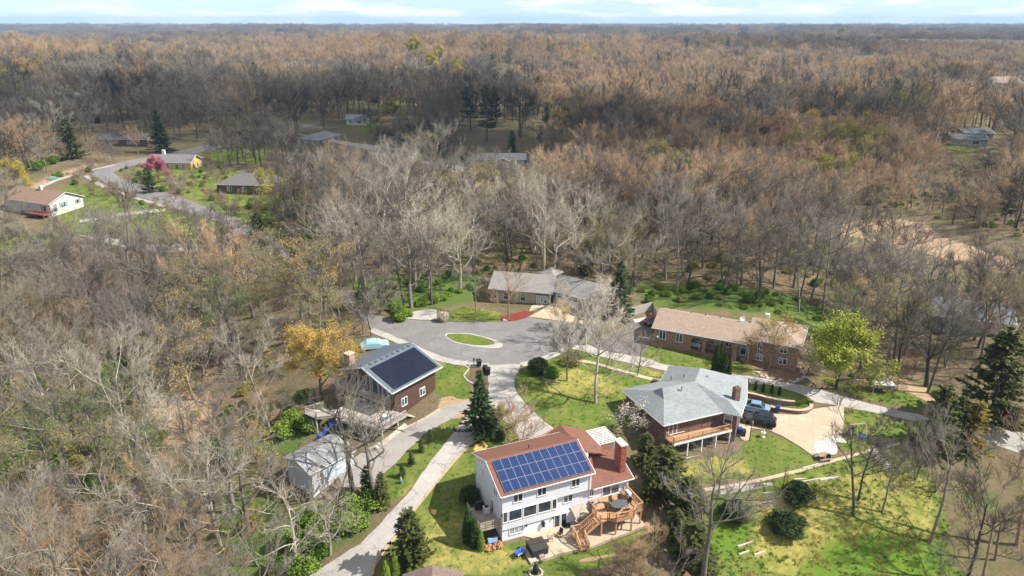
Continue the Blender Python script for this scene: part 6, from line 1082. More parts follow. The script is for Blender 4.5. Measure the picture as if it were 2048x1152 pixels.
t = thing('chiminea', 'black bell-shaped chiminea inside the stone ring', 'chiminea', gp + Vector((0, 0, .05))); b = MB(); b.lathe([(.3, 0), (.33, .06), (.3, .12), (.36, .35), (.38, .6), (.3, .85), (.16, 1.0), (.14, 1.3), (.18, 1.34)], n=14); b.build('body', M((.022, .022, .024), .5, .2), t, smooth=True); b = MB(); b.lathe([(.02, 1.42), (.22, 1.36), (.24, 1.38), (.02, 1.5)], n=12); b.build('lid', DARKMETAL, t); MB().box(-.1, .1, -.4, -.3, .3, .5).build('mouth', M((.005, .005, .005), .9), t)
chair('tan patio chair nearest the hot tub', Aloc(5.6, -1.5, -5.5), R(100), M((.25, .21, .17), .7)); chair('dark patio chair by the foot of the stairs', Aloc(7.0, -1.2, -5.5), R(-40), DKM)
b = MB(); b.lathe([(.02, 0), (.55, 0), (.55, .03), (.02, .035)], n=18); o = b.build('door_mat', M((.02, .02, .02), .9), loc=Aloc(8.6, .2, -5.5)); tag(o, 'round black mat in front of the patio doors', 'mat')
# firewood by the side deck
gp = Aloc(-.9, .2, 0); t = thing('firewood_pile', 'tarp-covered pile of orange split firewood under the side deck', 'firewood', (gp.x, gp.y, H(gp.x, gp.y)), R(22.7)); rw = random.Random(4); lm = MB(); lm.tube((0, -.2, 0), (0, .2, 0), .09, .08, 6); lmm = lm.mesh('log'); lmm.materials.append(M((.45, .22, .12), .9, .3))
for i in range(46): o = bpy.data.objects.new('log', lmm); link(o, t); o.location = (rw.uniform(-1.1, .9), rw.uniform(-.7, .6), .08 + rw.random() * .3 * (1 - abs(i % 7 - 3) / 4)); o.rotation_euler = (rw.uniform(-.4, .4), rw.uniform(-.3, .3), rw.uniform(0, 3.1))
b = MB(); b.add([(-.5, .3, .35), (.5, .2, .42), (.9, .9, .6), (-.4, 1.0, .55), (-.5, .3, .3), (.5, .2, .37), (.9, .9, .55), (-.4, 1.0, .5)], [(0,1,2,3),(7,6,5,4),(0,4,5,1),(1,5,6,2),(2,6,7,3),(3,7,4,0)]); b.build('tarp', M((.16, .27, .42), .6, .4, 6), t)
# brown house: slide, deck things
p = W(760 - 8, 0 + 835, -1.0); sp_ = Bloc(-5.6, 6.3, 0); t = thing('slide', 'bright blue plastic slide beside the lower deck of the brown house', 'slide', (sp_.x, sp_.y, H(sp_.x, sp_.y)), R(205)); bl = paint('blue_plastic', (.02, .10, .50), .35)
b = MB(); pts = [(0, 1.75), (.5, 1.6), (1.1, 1.05), (1.7, .55), (2.2, .35), (2.5, .32)]
for (x0, z0), (x1, z1) in zip(pts[:-1], pts[1:]): b.add([(x0,-.3,z0),(x1,-.3,z1),(x1,.3,z1),(x0,.3,z0),(x0,-.3,z0-.05),(x1,-.3,z1-.05),(x1,.3,z1-.05),(x0,.3,z0-.05)], [(0,1,2,3),(7,6,5,4)]); [b.add([(x0,s_*.3,z0-.05),(x1,s_*.3,z1-.05),(x1,s_*.33,z1+.2),(x0,s_*.33,z0+.2)], [(0,1,2,3)]) for s_ in (-1, 1)]
b.build('chute', bl, t); b = MB(); [b.bar((-.1, s_ * .32, -.2), (-.1, s_ * .32, 2.1), .08) for s_ in (-1, 1)]; [b.bar((-.1, -.32, z), (-.1, .32, z), .05) for z in (.3, .6, .9, 1.2, 1.5)]; b.build('ladder', bl, t); MB().bar((2.3, 0, -.2), (2.3, 0, .3), .3, .3).build('foot', bl, t)
t = thing('patio_table', 'low blue and white water table on the lower deck of the brown house', 'table', Bloc(-1.2, .5, -1.39), R(53)); b = MB(); b.box(-.6, .6, -.4, .4, .35, .5); b.build('tray', M((.12, .35, .55), .5), t); b = MB(); b.box(-.45, .45, -.3, .3, .5, .62); b.build('top', M((.65, .62, .55), .5), t); [MB().box(x - .05, x + .05, y - .05, y + .05, 0, .36).build('leg', WHITE, t) for x in (-.5, .5) for y in (-.3, .3)]
t = thing('storage_box', 'black open box at the near corner of the brown house deck', 'box', Bloc(-2.8, -.4, -1.39), R(53)); b = MB(); b.box(-.5, .5, -.4, .4, 0, .3); b.build('box', DARKMETAL, t); MB().box(-.55, .55, -.45, .45, .3, .36).build('rim', GREYWOOD, t)
edging([(752,900),(790,870),(812,852)], 'planter_box', 'long pale timber planter between brown house deck and gravel drive', .45, .5, M((.52, .46, .38), .9, .2)); edging([(805,862),(850,838),(880,820)], 'timber_edging', 'pale timber edging along the upper side of the gravel drive', .3, .2, M((.50, .42, .32), .9, .2))
# right-hand yards
p = at(1762, 782); t = thing('play_platform', 'white raised wooden platform at the wood edge beyond the lane', 'platform', p, R(-8)); b = MB(); b.box(-1.7, 1.7, -.9, .9, 1.35, 1.5); b.build('floor', M((.62, .58, .50), .8), t)
for x in (-1.5, 1.5):
    for y in (-.8, .8): b = MB(); b.box(x - .08, x + .08, y - .08, y + .08, -.2, 2.2 if y > 0 else 1.5); b.build('post', M((.40, .30, .22), .8), t)
b = MB(); rail(b, (-1.65, .85, 1.5), (1.65, .85, 1.5), .8, 1.1, .3); rail(b, (-1.65, -.85, 1.5), (-1.65, .85, 1.5), .8, 1.1, .3); b.build('railing', M((.65, .62, .56), .8), t); b = MB(); [b.box(x, x + .1, -.92, .5, 1.5, 1.56) for x in (-.6, .5)]; b.build('batten', DARKMETAL, t)
p = at(1712, 872); t = thing('swing_set', 'small wooden swing frame on the grass right of the parking pad', 'swing set', p, R(10)); b = MB(); [b.bar((x, y, -.1), (x, 0, 2.0), .1) for x in (-1.2, -.2) for y in (-.7, .7)]; b.bar((-1.3, 0, 2.0), (1.2, 0, 2.0), .1); b.bar((1.2, -.6, -.1), (1.2, 0, 2), .1); b.bar((1.2, .6, -.1), (1.2, 0, 2), .1); b.build('frame', M((.50, .38, .26), .8), t); b = MB(); [b.tube((x, 0, .5), (x, 0, 2.0), .015, n=5) for x in (.3, .8)]; b.box(.25, .85, -.12, .12, .45, .5); b.build('swing', DARKMETAL, t)
p = at(1724, 874); t = thing('toy_pool', 'small blue plastic tub on the grass by the swing frame', 'tub', p, R(20)); b = MB(); b.lathe([(.5, 0), (.6, .25), (.66, .26), (.62, .24), (.48, .05), (.02, .05)], n=16); b.build('shell', paint('blue_tub', (.04, .22, .45), .4), t); MB().box(-.3, .3, -.08, .08, .1, .32).build('seat', paint('blue_tub_b', (.05, .28, .5), .4), t)
p = at(1700, 872); b = MB(); b.box(-.25, .25, -.4, .4, 0, 1.7); o = b.build('tool_locker', DARKMETAL, loc=p, bevel=.03); tag(o, 'black upright locker at the right edge of the parking pad', 'locker')
p = at(1645, 918); t = thing('garden_table', 'weathered table with benches on the new concrete patch', 'table', p, R(15)); b = MB(); b.box(-.8, .8, -.4, .4, .68, .74); b.build('tabletop', M((.28, .2, .15), .8), t); [MB().box(-.8, .8, y - .14, y + .14, .4, .45).build('bench', M((.3, .22, .17), .8), t) for y in (-.75, .75)]; [MB().bar((x, -.6, 0), (x, .6, .68), .08).build('leg', M((.25, .18, .14), .8), t) for x in (-.6, .6)]
p = at(1656, 922); b = MB(); b.box(-.2, .2, -.2, .2, 0, 1.1); o = b.build('patio_heater', DARKMETAL, loc=p, bevel=.02); tag(o, 'slim black box standing beside the table on the concrete patch', 'heater')
p = at(1526, 874); t = thing('bird_bath', 'small pale statue bird bath on the lawn below the SUV', 'bird bath', p); b = MB(); b.lathe([(.28, 0), (.3, .08), (.1, .15), (.09, .6), (.34, .72), (.36, .78), (.02, .74)], n=12); b.build('basin', M((.6, .57, .5), .8), t); MB().lathe([(.1, .74), (.12, .95), (.06, 1.05), (.09, 1.15), (.02, 1.25)], n=8).build('figure', M((.55, .5, .44), .8), t)
for i in range(8): p = at(1744 + i * 4.6, 902 + i * 5.2); b = MB(Matrix.Rotation(R(-20), 4, 'Z')); b.box(-.75, .75, -.2, .2, -.15, .1); o = b.build('stone_step', M((.45, .40, .34), .9, .2), loc=p); tag(o, 'pale garden step on the slope, %s from the footpath' % ('first', 'second', 'third', 'fourth', 'fifth', 'sixth', 'seventh', 'eighth')[i], 'step', 'garden steps on the slope')
def rocks(px, n, sp, label, group, seed, size=.16, c=(.5, .45, .38)):
    rr2 = random.Random(seed); q = GP(px); m_ = M(c, .9, .25)
    rm = []
    for k in range(4):
        b = bmesh.new(); bmesh.ops.create_icosphere(b, subdivisions=1, radius=1); [setattr(v, 'co', v.co * rr2.uniform(.75, 1.2)) for v in b.verts]; m = bpy.data.meshes.new('rock'); b.to_mesh(m); b.free(); m.materials.append(m_); rm.append(m)
    for i in range(n):
        f = i / max(1, n - 1) * (len(q) - 1); a = min(len(q) - 2, int(f)); p = q[a].lerp(q[a + 1], f - a); x, y = p.x + rr2.uniform(-sp, sp), p.y + rr2.uniform(-sp, sp); o = bpy.data.objects.new('rock', rr2.choice(rm)); link(o); o.location = (x, y, H(x, y) + .06); s_ = size * rr2.uniform(.6, 1.5); o.scale = (s_ * 1.3, s_, s_ * .7); o.rotation_euler = (0, 0, rr2.uniform(0, 6)); tag(o, label, 'rock', group)
rocks([(1515,745),(1540,758),(1580,765),(1610,755),(1600,735)], 36, .35, 'pale rock edging the bed in front of the brick ranch', 'rocks round the ranch bed', 5, .22)
rocks([(1480,716),(1520,722),(1570,728),(1595,733)], 14, .5, 'pale rock in the planting bed along the ranch wall', 'rocks in the ranch bed', 6, .25)
rocks([(1085,757),(1098,762),(1110,760)], 7, .2, 'pale rock round the bright green shrub', 'rocks round the shrub', 7, .2)
rocks([(1865,822),(1875,826),(1884,824),(1880,820),(1866,818)], 9, .1, 'white stone of the small fire ring beside the lane', 'fire ring stones by the lane', 8, .2, (.62, .58, .5))
rocks([(1015,640),(1005,640)], 4, .3, 'pale boulder at the tip of the red mulch bed', 'boulders by the mulch bed', 9, .25)
p = at(1390, 697); t = thing('garden_bench', 'white bench on the grass in front of the ranch arches', 'bench', p, R(-25)); [MB().box(-.8, .8, -.22 + k * .16, -.1 + k * .16, .42, .46).build('seat_slat', WHITE, t) for k in range(3)]; [MB().box(-.8, .8, .24, .28, .52 + k * .15, .62 + k * .15).build('back_slat', WHITE, t) for k in range(3)]; [MB().box(x - .04, x + .04, y - .04, y + .04, -.05, .42 if y < 0 else .95).build('leg', WHITE, t) for x in (-.75, .75) for y in (-.2, .22)]
q = GP([(1258, 634), (1275, 628), (1305, 620), (1312, 640)]); t = thing('board_fence', 'grey board fence at the back of the ranch driveway', 'fence', (q[0].x, q[0].y, H(*q[0]))); o0 = Vector((q[0].x, q[0].y, H(*q[0]))); bm_ = MB(); bm_.box(-.11, .11, -.015, .015, -.1, 1.75); bme = bm_.mesh('board'); bme.materials.append(GREYWOOD)
for a, c in zip(q[:-1], q[1:]):
    n = int((c - a).length / .24)
    for i in range(n): p = a.lerp(c, (i + .5) / n); o = bpy.data.objects.new('board', bme); link(o, t); o.location = Vector((p.x, p.y, H(p.x, p.y))) - o0; o.rotation_euler = (0, 0, math.atan2(c.y - a.y, c.x - a.x))
p = at(1068, 640); q = at(802, 966); t = thing('garden_gnome', 'small blue and grey garden figure at the edge of the drive strip', 'ornament', q); b = MB(); b.lathe([(.22, 0), (.25, .2), (.2, .5), (.1, .6)], n=10); b.build('body', M((.12, .2, .32), .6), t); MB().lathe([(.1, .58), (.14, .7), (.1, .82), (.02, .95)], n=8).build('head', M((.4, .38, .36), .7), t)
# distant cars
p = at(452, 296); car('white_car', 'white car parked beside the far bend of the street', p + Vector((0, 0, .1)), R(20), 4.8, 1.85, 1.6, .98, (.9, .2, -1.5, -2.1), (.6, .6, .6))
p = at(105, 358); b = MB(Matrix.Rotation(R(-10), 4, 'Z')); b.lathe([(.02, 0), (1.7, 0), (1.75, .3), (1.6, .32), (.02, .28)], n=18); o = b.build('sandbox', paint('teal_plastic', (.05, .42, .36), .5), loc=p); tag(o, 'teal round sandbox lid lying on the far street', 'sandbox')
# ---------------------------------------------------------------- trees and shrubs one can pick out
def tree(name, v, bark, leaf, px, py, k, label, rz=0, sz=None, cat='tree', names=('trunk', 'crown'), group=None, dz=0, loc=None):
    b = BARK[bark]; ms = ([b], [b] if leaf is None else [b, LEAF[leaf]]); p = loc or at(px, py)
    return plant(name, v, ms, (p[0], p[1], p[2] + dz), k, rz, label, cat, group, names, sz)
CONI = ('trunk', 'crown')
tree('spruce_tree', SPR[0], 'dark', 'spruce', 962, 872, .84, 'tall dark spruce at the fork of the concrete drive')
tree('small_tree', LEAFY[0], 'grey', 'bud_olive', 1000, 858, .36, 'small round olive-green tree right of the tall spruce')
tree('flowering_tree', bare(101, leaves=500, lsize=.06, Ht=7.5, clear=.12, limbs=7, lv=(6, 5, 5), twig=.5, tr=.009, trunk_r=.17, multi=3, spread=.5), 'tan', 'white', 1042, 893, 1.0, 'multi-stemmed bare tree with pale buds behind the white house', cat='tree')
tree('lawn_tree', bare(102, Ht=16, clear=.22, limbs=12, spread=.6, lv=(7, 7, 7), limb_len=.46, trunk_r=.24, tr=.014), 'pale', None, 1191, 806, 1.1, 'tallest pale bare tree on the lawn between the drives')
tree('lawn_tree', bare(103, Ht=13, clear=.3, limbs=9, spread=.6, leaves=900, lsize=.07, limb_len=.42, trunk_r=.17), 'grey', 'bud_gold', 1134, 762, .9, 'lawn tree with a yellowish budding top beside the yew bushes')
tree('lawn_tree', bare(104, Ht=9, clear=.25, limbs=8, lv=(6, 5, 5), twig=.6, tr=.01, trunk_r=.14, spread=.55), 'mauve', None, 1275, 751, .95, 'small vase-shaped bare tree beside the footpath')
tree('lawn_tree', BV[0], 'pale', None, 1172, 690, .8, 'pale bare tree at the kerb right of the cul-de-sac', 1.2)
tree('magnolia_tree', bare(105, leaves=1100, lsize=.09, lspread=.2, Ht=6.0, clear=.12, limbs=9, lv=(5, 5, 4), twig=.5, tr=.01, trunk_r=.14, spread=.8), 'grey', 'white', 1258, 872, .95, 'magnolia with whitish blossom between the white and brick houses')
tree('maple_tree', LEAFY[0], 'dark', 'lime', 1672, 778, 1.12, 'large bright yellow-green leafing tree beyond the brick ranch', 0, 1.05)
tree('blossom_tree', bare(106, leaves=2600, lsize=.09, Ht=6, clear=.15, limbs=8, lv=(5, 4, 4), twig=.5, tr=.01, trunk_r=.12, spread=.8), 'grey', 'white', 1614, 748, .85, 'white blossoming tree at the right end of the ranch')
tree('budding_tree', bare(107, leaves=2600, lsize=.085, Ht=11, clear=.3, limbs=8, lv=(6, 5, 5), tr=.011, trunk_r=.2, spread=.8, wob=.22), 'brown', 'bud_gold', 1533, 741, 1.0, 'golden budding tree in the bed before the brick ranch')
tree('willow_tree', bare(108, leaves=22000, lsize=.105, lspread=.3, Ht=15, clear=.28, limbs=11, lv=(6, 6, 5), limb_len=.5, trunk_r=.3, spread=.75), 'brown', 'bud_gold', 642, 806, .95, 'large golden-yellow budding tree left of the brown house')
tree('oak_tree', OAK[0], 'dark', None, 706, 978, 1.1, 'gnarled wide-spreading bare oak in front of the grey garage', 2.1); tree('oak_tree', OAK[1], 'grey', None, 750, 995, 1.0, 'second gnarled bare oak leaning over the gravel drive', .6)
tree('bare_tree', OAK[1], 'pale', None, 660, 1110, .6, 'pale bare tree among the green bushes at the drive edge', 3.3); tree('bare_tree', OAK[0], 'pale', None, 440, 1090, 1.0, 'gnarled pale bare tree at the lower left of the photo', 4.2); tree('bare_tree', OAK[1], 'pale', None, 300, 1150, 1.05, 'wide pale bare tree cut by the bottom edge on the left', 5.2); tree('sycamore_tree', BV[3], 'pale', None, 272, 950, 1.15, 'white-trunked tree leaning left in the lower left wood', .3); tree('sycamore_tree', BV[1], 'pale', None, 540, 860, .95, 'white-trunked slender tree left of the golden tree', 1.3)
tree('bud_bush', bare(109, leaves=3000, lsize=.09, Ht=6, clear=.15, limbs=8, lv=(5, 5, 4), twig=.5, tr=.01, trunk_r=.12), 'grey', 'bud_gold', 505, 920, .95, 'yellow budding small tree at the wood edge below the golden tree')
tree('front_tree', bare(110, Ht=12, clear=.2, limbs=9, lv=(6, 5, 6), spread=.7, tr=.011, trunk_r=.2, limb_len=.5), 'tan', None, 1017, 640, .95, 'bare vase-shaped tree in front of the grey-roofed house', 0); tree('front_tree', BV[4], 'grey', None, 951, 629, .62, 'narrow grey bare tree on the lawn left of the mulch bed', 2); tree('budding_tree', bare(111, leaves=1800, lsize=.08, Ht=6, clear=.2, limbs=8, lv=(5, 5, 4), twig=.5, tr=.01, trunk_r=.1), 'tan', 'bud_gold', 1128, 660, .95, 'small yellow budding tree in front of the garage door')
tree('bare_tree', SMALL[1], 'grey', None, 760, 628, 1.25, 'bluish grey bare thicket tree at the road bend'); tree('bare_tree', SMALL[0], 'grey', None, 728, 668, 1.1, 'bare tree beside the covered car', 1); tree('bare_tree', SMALL[0], 'dark', None, 742, 672, .9, 'slim dark bare tree at the kerb behind the brown house', 2)
tree('spruce_tree', SPR[1], 'dark', 'spruce', 1237, 634, .98, 'dark broad spruce right of the grey-roofed house'); tree('cedar_tree', CED[0], 'dark', 'cedar', 1172, 548, .9, 'dark cedar standing behind the pyramid roof')
tree('cedar_tree', CED[1], 'dark', 'cedar', 822, 1128, .75, 'olive cedar beside the drive at the bottom of the photo'); tree('arborvitae', ARB[0], 'dark', 'brush', 773, 1166, .55, 'small bright arborvitae at the bottom edge left of the shed', cat='shrub', names=('stems', 'foliage')); tree('arborvitae', ARB[0], 'dark', 'brush', 791, 1152, .6, 'bright arborvitae touching the shed roof, right of its twin', cat='shrub', names=('stems', 'foliage'))
for i, (px, py, k) in enumerate(((938, 1085, .85), (950, 1094, .72), (962, 1100, .5))): tree('arborvitae', ARB[0], 'dark', 'arbor' if i < 2 else 'brush', px, py, k, ('dark arborvitae farthest left below the side deck', 'dark middle arborvitae below the side deck', 'short bright arborvitae at the firewood pile')[i], i, cat='shrub', names=('stems', 'foliage'))
tree('shrub', SHR[0], 'dark', 'yew', 940, 1000, 1.0, 'dark round shrub at the back left corner of the white house', cat='shrub', names=('stems', 'foliage')); tree('shrub', SHR[0], 'dark', 'yew', 1002, 878, .7, 'clipped dark shrub below the lantern by the spruce', cat='shrub', names=('stems', 'foliage')); tree('shrub', SHR[1], 'dark', 'yew', 1012, 900, .6, 'small dark shrub under the pale-budded multi-stem tree', cat='shrub', names=('stems', 'foliage'))
tree('yew_bush', bushy(120, [(0, 1.5), (.8, 2.2), (1.8, 2.1), (2.6, 1.2), (3, .3)], 6500, .13, .08), 'dark', 'yew', 1077, 744, .82, 'large dark yew bush at the right of the drive mouth', cat='shrub', names=('stems', 'foliage')); tree('shrub', SHR[0], 'dark', 'green', 1103, 756, 1.0, 'bright green rounded shrub right of the dark yew bush', cat='shrub', names=('stems', 'foliage')); tree('shrub', bushy(121, [(0, 1.2), (.8, 2.0), (1.6, 1.7), (2.2, .5)], 3000, .1, .2), 'brown', 'bud_olive', 1142, 728, .9, 'brownish twiggy bush under the kerb-side pale tree', cat='shrub', names=('stems', 'foliage'))
JUN = [bushy(122, [(0, 1.6), (.9, 2.4), (2.0, 2.2), (2.9, 1.2), (3.3, .3)], 8000, .14, .14), bushy(123, [(0, 1.8), (.9, 2.6), (1.9, 2.3), (2.7, 1.1), (3.1, .3)], 8000, .14, .16)]
tree('juniper_bush', JUN[0], 'dark', 'yew', 1592, 1000, .8, 'dark round evergreen bush on the slope, the farther of two', 1, cat='shrub', names=('stems', 'foliage')); tree('juniper_bush', JUN[1], 'dark', 'yew', 1573, 1060, .85, 'dark round evergreen bush on the slope, the nearer of two', 2, cat='shrub', names=('stems', 'foliage')); tree('juniper_bush', JUN[0], 'dark', 'yew', 1470, 1035, .75, 'dark evergreen bush beside the tall foreground trunk', 4, cat='shrub', names=('stems', 'foliage')); tree('shrub', SMALL[1], 'mauve', None, 1482, 1050, .5, 'bare twiggy shrub leaning on the evergreen bush', cat='shrub')
for i, (px, py, k, v) in enumerate(((1290, 935, 1.0, 0), (1330, 985, 1.15, 1), (1300, 1000, .8, 0), (1372, 1040, 1.05, 1), (1350, 1085, .9, 0), (1385, 1130, 1.0, 1), (1405, 1190, 1.0, 0))): tree('cedar_tree', CED[v], 'dark', 'cedar', px, py, k * .84, 'dark olive cedar ' + ('behind the red chimney', 'right of the cedar deck', 'nearest the deck railing', 'left of the tall foreground trunk', 'below the deck, in front of its row', 'at the foot of the tall trunk', 'lowest of the row at the bottom edge')[i], i * 1.1, .72)
tree('tall_tree', bare(112, Ht=19, clear=.62, limbs=9, spread=.75, lv=(6, 6, 6), trunk_r=.4, limb_len=.44, wob=.22), 'grey', None, 1405, 1200, 1.0, 'tall straight-trunked bare tree in the foreground right of centre', .5)
tree('bare_shrub', bare(113, Ht=7, clear=.1, limbs=9, lv=(6, 6, 6), twig=.6, tr=.009, trunk_r=.18, multi=4, spread=.8), 'tan', None, 1255, 1165, .8, 'bare many-stemmed tree in front of the deck', .5); tree('bare_shrub', SMALL[1], 'tan', None, 1305, 1110, .6, 'bare shrub between the dirt path and the cedars', 2); tree('bare_shrub', SMALL[0], 'mauve', None, 1335, 1180, .8, 'bare twiggy tree at the bottom edge below the deck', 4)
for i, (px, py, v, k, bk, rz) in enumerate(((1707, 1032, 1, .9, 'dark', .2), (1716, 1000, 4, .66, 'dark', 3), (1764, 1024, 4, .62, 'grey', 1.5), (1860, 1085, 3, .9, 'grey', 2.2), (1932, 1165, 4, .95, 'dark', .9), (1958, 1190, 1, .85, 'brown', 5), (2034, 1090, 3, 1.05, 'tan', 4), (1895, 1210, 5, .6, 'grey', 3.3), (1990, 1120, 0, .7, 'brown', 1.1))):
    tree('slope_tree', BV[v], bk, None, px, py, k, 'bare tree on the right-hand slope, ' + ('the tallest, left of the garden steps', 'slim and close behind the tallest', 'forked, just right of the garden steps', 'with a long trunk beside the lush grass', 'at the bottom edge in brown litter', 'rightmost of the bottom-edge pair', 'leaning at the right edge of the photo', 'small, cut by the bottom edge', 'thin, among the brown leaf litter')[i], rz)
tree('cedar_tree', CED[1], 'dark', 'cedar', 1868, 900, 1.05, 'large dark cedar at the end of the lane', 1); tree('cedar_tree', CED[1], 'dark', 'cedar', 1975, 850, 1.6, 'tall olive-green cedar at the right beyond the lane', 2); tree('cedar_tree', CED[0], 'dark', 'cedar', 1905, 895, .95, 'dark cedar just right of the lane-end cedar', 3); tree('cedar_tree', CED[1], 'dark', 'cedar_gold', 1935, 900, .8, 'yellowish cedar in the clump above the brown slope', 4); tree('shrub', SMALL[1], 'mauve', None, 1830, 960, .8, 'dark bare thicket shrub below the cedars', 2, cat='shrub'); tree('shrub', SMALL[1], 'dark', None, 1870, 985, .7, 'bare thicket shrub on the brown slope edge', 4, cat='shrub'); tree('shrub', SMALL[1], 'mauve', None, 1790, 940, .6, 'low bare thicket beside the footpath end', 1, cat='shrub')
for i, (px, py, k) in enumerate(((1429, 751, .74), (1446, 756, .6), (1438, 744, .68), (1457, 757, .44))): tree('arborvitae', ARB[0], 'dark', 'arbor', px, py, k, 'tall clipped arborvitae behind the hip roof, ' + ('the largest and leftmost', 'third from the left', 'second from the left, set back', 'the smallest at the right')[i], i, 1.4, cat='tree', names=('stems', 'foliage'))
for i, px in enumerate((1494.6, 1510.7, 1525.4, 1542.6, 1558)): p = W(px, 776.5 + i * 3.3, -2.2); tree('arborvitae', ARB[0], 'dark', 'arbor', 0, 0, .29, 'small clipped arborvitae on the terrace, %s from the house' % ('first', 'second', 'third', 'fourth', 'fifth')[i], i, cat='shrub', names=('stems', 'foliage'), loc=p)
for i, (px, py) in enumerate(((861, 885), (843, 903), (823, 930), (805, 953))): tree('dwarf_conifer', CED[0], 'dark', 'yew', px, py, .24, 'dwarf dark conifer on the strip between the drives, %s from the top' % ('first', 'second', 'third', 'fourth')[i], i, cat='shrub')
tree('cedar_tree', CED[0], 'dark', 'cedar', 765, 1010, .55, 'olive cedar among the bushes at the drive edge', 1); tree('cedar_tree', CED[0], 'dark', 'cedar', 735, 990, .5, 'dark cedar below the two oaks', 1)
tree('ornamental_grass', bushy(124, [(0, .5), (.6, .9), (1.3, 1.1), (1.7, .8)], 1600, .13, .1), 'tan', 'white', 886, 643, 1.0, 'tan ornamental grass clump left of the cul-de-sac lawn', cat='grass', names=('stems', 'foliage'))
rb = random.Random(12)
WHERE = ('lowest and leftmost', 'second along', 'in the middle of its row', 'beside the bare pale tree', 'near the oaks', 'closest to the paving', 'low near the bottom edge', 'at the bottom left of the row', 'set back in the wood', 'behind the front bushes', 'just off the kerb', 'uppermost of the row', 'at the bottom edge', 'cut by the bottom edge')
for i, (px, py) in enumerate(((600,1100),(625,1085),(650,1060),(680,1045),(700,1030),(715,1050),(640,1110),(590,1130),(570,1090),(620,1050),(690,1060),(745,1010),(560,1140),(610,1140))): tree('green_bush', SHR[i % 2], 'grey', ('brush', 'green')[i % 3 == 0], px, py, rb.uniform(1.0, 1.6), 'bright green bush left of the drive, ' + WHERE[i], rb.random() * 6, cat='shrub', names=('stems', 'foliage'), group='green bushes beside the drive')
for i, (px, py) in enumerate(((800,640),(815,632),(795,625),(845,610),(865,605),(885,600),(780,618))): tree('green_bush', SHR[i % 2], 'grey', 'brush', px, py, rb.uniform(.8, 1.4), 'light green bush behind the small concrete drive', rb.random() * 6, cat='shrub', names=('stems', 'foliage'), group='green bushes behind the cul-de-sac')
for i, (px, py) in enumerate(((585,850),(600,830),(620,860),(570,870),(555,840),(610,800),(640,830),(480,880),(460,850))): tree('green_bush', SHR[i % 2], 'grey', ('brush', 'bud_olive', 'green')[i % 3], px, py, rb.uniform(.9, 1.5), 'yellow-green bush under the trees left of the brown house', rb.random() * 6, cat='shrub', names=('stems', 'foliage'), group='bushes left of the brown house')
for i, (px, py) in enumerate(((60,335),(85,332),(105,328),(118,322),(75,340))): tree('green_bush', SHR[i % 2], 'grey', 'green', px, py, rb.uniform(1.4, 2.0), 'green hedge bush along the far left street', rb.random() * 6, cat='shrub', names=('stems', 'foliage'), group='hedge on the far left street')
# farther specimens
for a in far_: tree(*a[:6], a[6], a[7], loc=far_loc(a))

# ---------------------------------------------------------------- grass tufts over the lawns and the rough slope
tk = bpy.data.collections.new('tuft_kinds'); rt = np.random.default_rng(8)
def tuft(n, h, sp):
    a = rt.uniform(0, 6.28, n); r = rt.uniform(0, sp, n); C = np.c_[r * np.cos(a), r * np.sin(a), np.zeros(n)]; d = np.c_[rt.normal(0, .35, n), rt.normal(0, .35, n), np.ones(n)] * (h * rt.uniform(.5, 1.2, (n, 1))); s_ = np.c_[-np.sin(a), np.cos(a), np.zeros(n)] * .035
    return joinm('tuft', [(np.stack([C - s_, C + s_, C + d], 1).reshape(-1, 3), np.arange(n * 3).reshape(-1, 3), 0)])
TL = []
for (n, h, sp), lf in (((26, .13, .32), 'green'), ((26, .12, .32), 'lawn_b'), ((30, .24, .3), 'straw'), ((30, .2, .3), 'brush')):
    if lf not in LEAF: LEAF[lf] = leafmat('grass_' + lf, (.09, .13, .02), (.14, .18, .03)) if lf == 'lawn_b' else leafmat('grass_' + lf, (.48, .41, .13), (.58, .5, .2))
    o = bpy.data.objects.new('%02d_tuft' % len(TL), tuft(n, h, sp)); tk.objects.link(o); setmats(o, [LEAF[lf]]); TL.append(o)
pts_ = []; kk_ = []; ss_ = []
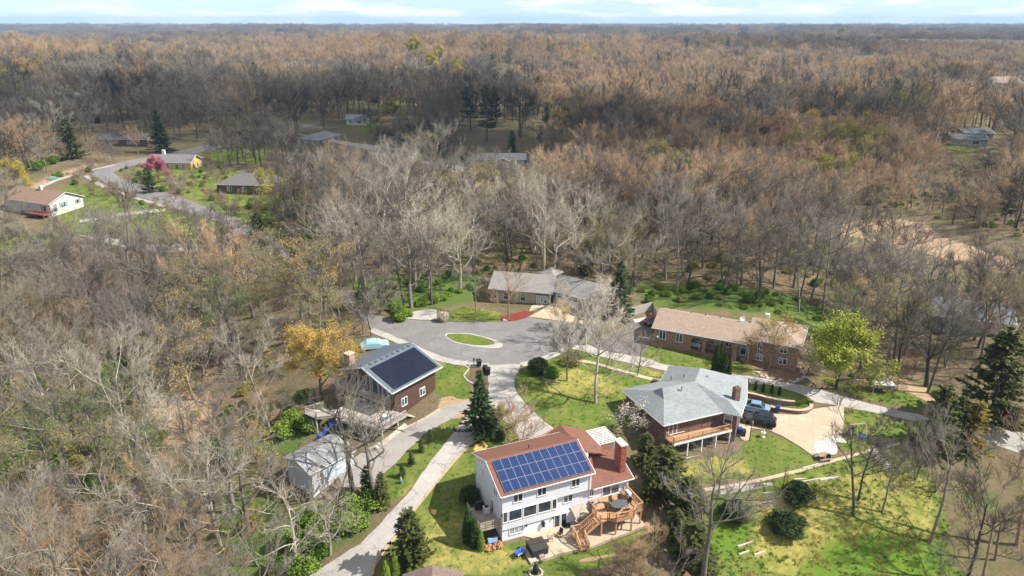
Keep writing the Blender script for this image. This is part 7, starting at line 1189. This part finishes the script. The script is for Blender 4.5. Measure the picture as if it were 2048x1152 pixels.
for k, poly in lawn_w.items():
    if k.startswith('far') or k == 'island': continue
    xs = [p.x for p in poly]; ys = [p.y for p in poly]; ar = (max(xs) - min(xs)) * (max(ys) - min(ys)); rough = k in ('slope', 'ranch_r', 'c_right', 'f_front'); n = int(ar * (2.0 if rough else 1.1)); x = rt.uniform(min(xs), max(xs), n); y = rt.uniform(min(ys), max(ys), n); m = inpoly(poly, x, y)
    for q_ in [GP(v) for v in ([(976,731),(1044,727),(1030,776),(1106,858),(1040,884),(985,850),(850,993),(735,1190),(580,1190),(720,1088),(870,912),(978,790)], [(1000,1090),(1320,1010),(1320,1090),(1060,1100)])]: m &= ~inpoly(q_, x, y)
    x, y = x[m], y[m]; nn = vnoise(x + 400, y, 4, 31); pts_.append(np.c_[x, y, HV(x, y) - .01]); kk_.append(np.where(nn > .58, 2 if rough else 1, np.where(rt.random(len(x)) < (.35 if rough else .05), 3, np.where(rt.random(len(x)) < .5, 0, 1)))); ss_.append(rt.uniform(.6, 1.3, len(x)) * (1.15 if rough else .8))
tf = gn_instances('grass', np.concatenate(pts_), np.concatenate(kk_), np.concatenate(ss_), rt.uniform(0, 6.28, sum(len(p) for p in pts_)), tk); tag(tf, 'short uneven spring grass on the lawns and slope', 'grass', kind='stuff')
# ---------------------------------------------------------------- the air: even pale haze round everything below the clouds
hb = MB(); hb.box(-12500, 12500, -12500, 12500, -40, 120); hz_ = hb.mesh('haze'); hm = bpy.data.materials.new('haze'); hm.use_nodes = True; ht_ = hm.node_tree; ht_.nodes.clear()
ho = ht_.nodes.new('ShaderNodeOutputMaterial'); pv = ht_.nodes.new('ShaderNodeVolumePrincipled'); pv.inputs['Color'].default_value = (.42, .68, 1.0, 1); pv.inputs['Density'].default_value = 9.5e-5; pv.inputs['Anisotropy'].default_value = .0; ht_.links.new(pv.outputs[0], ho.inputs['Volume'])
hz_.materials.append(hm); ho_ = bpy.data.objects.new('haze', hz_); link(ho_); tag(ho_, 'thin blue haze over the distant woods', 'haze', kind='stuff')
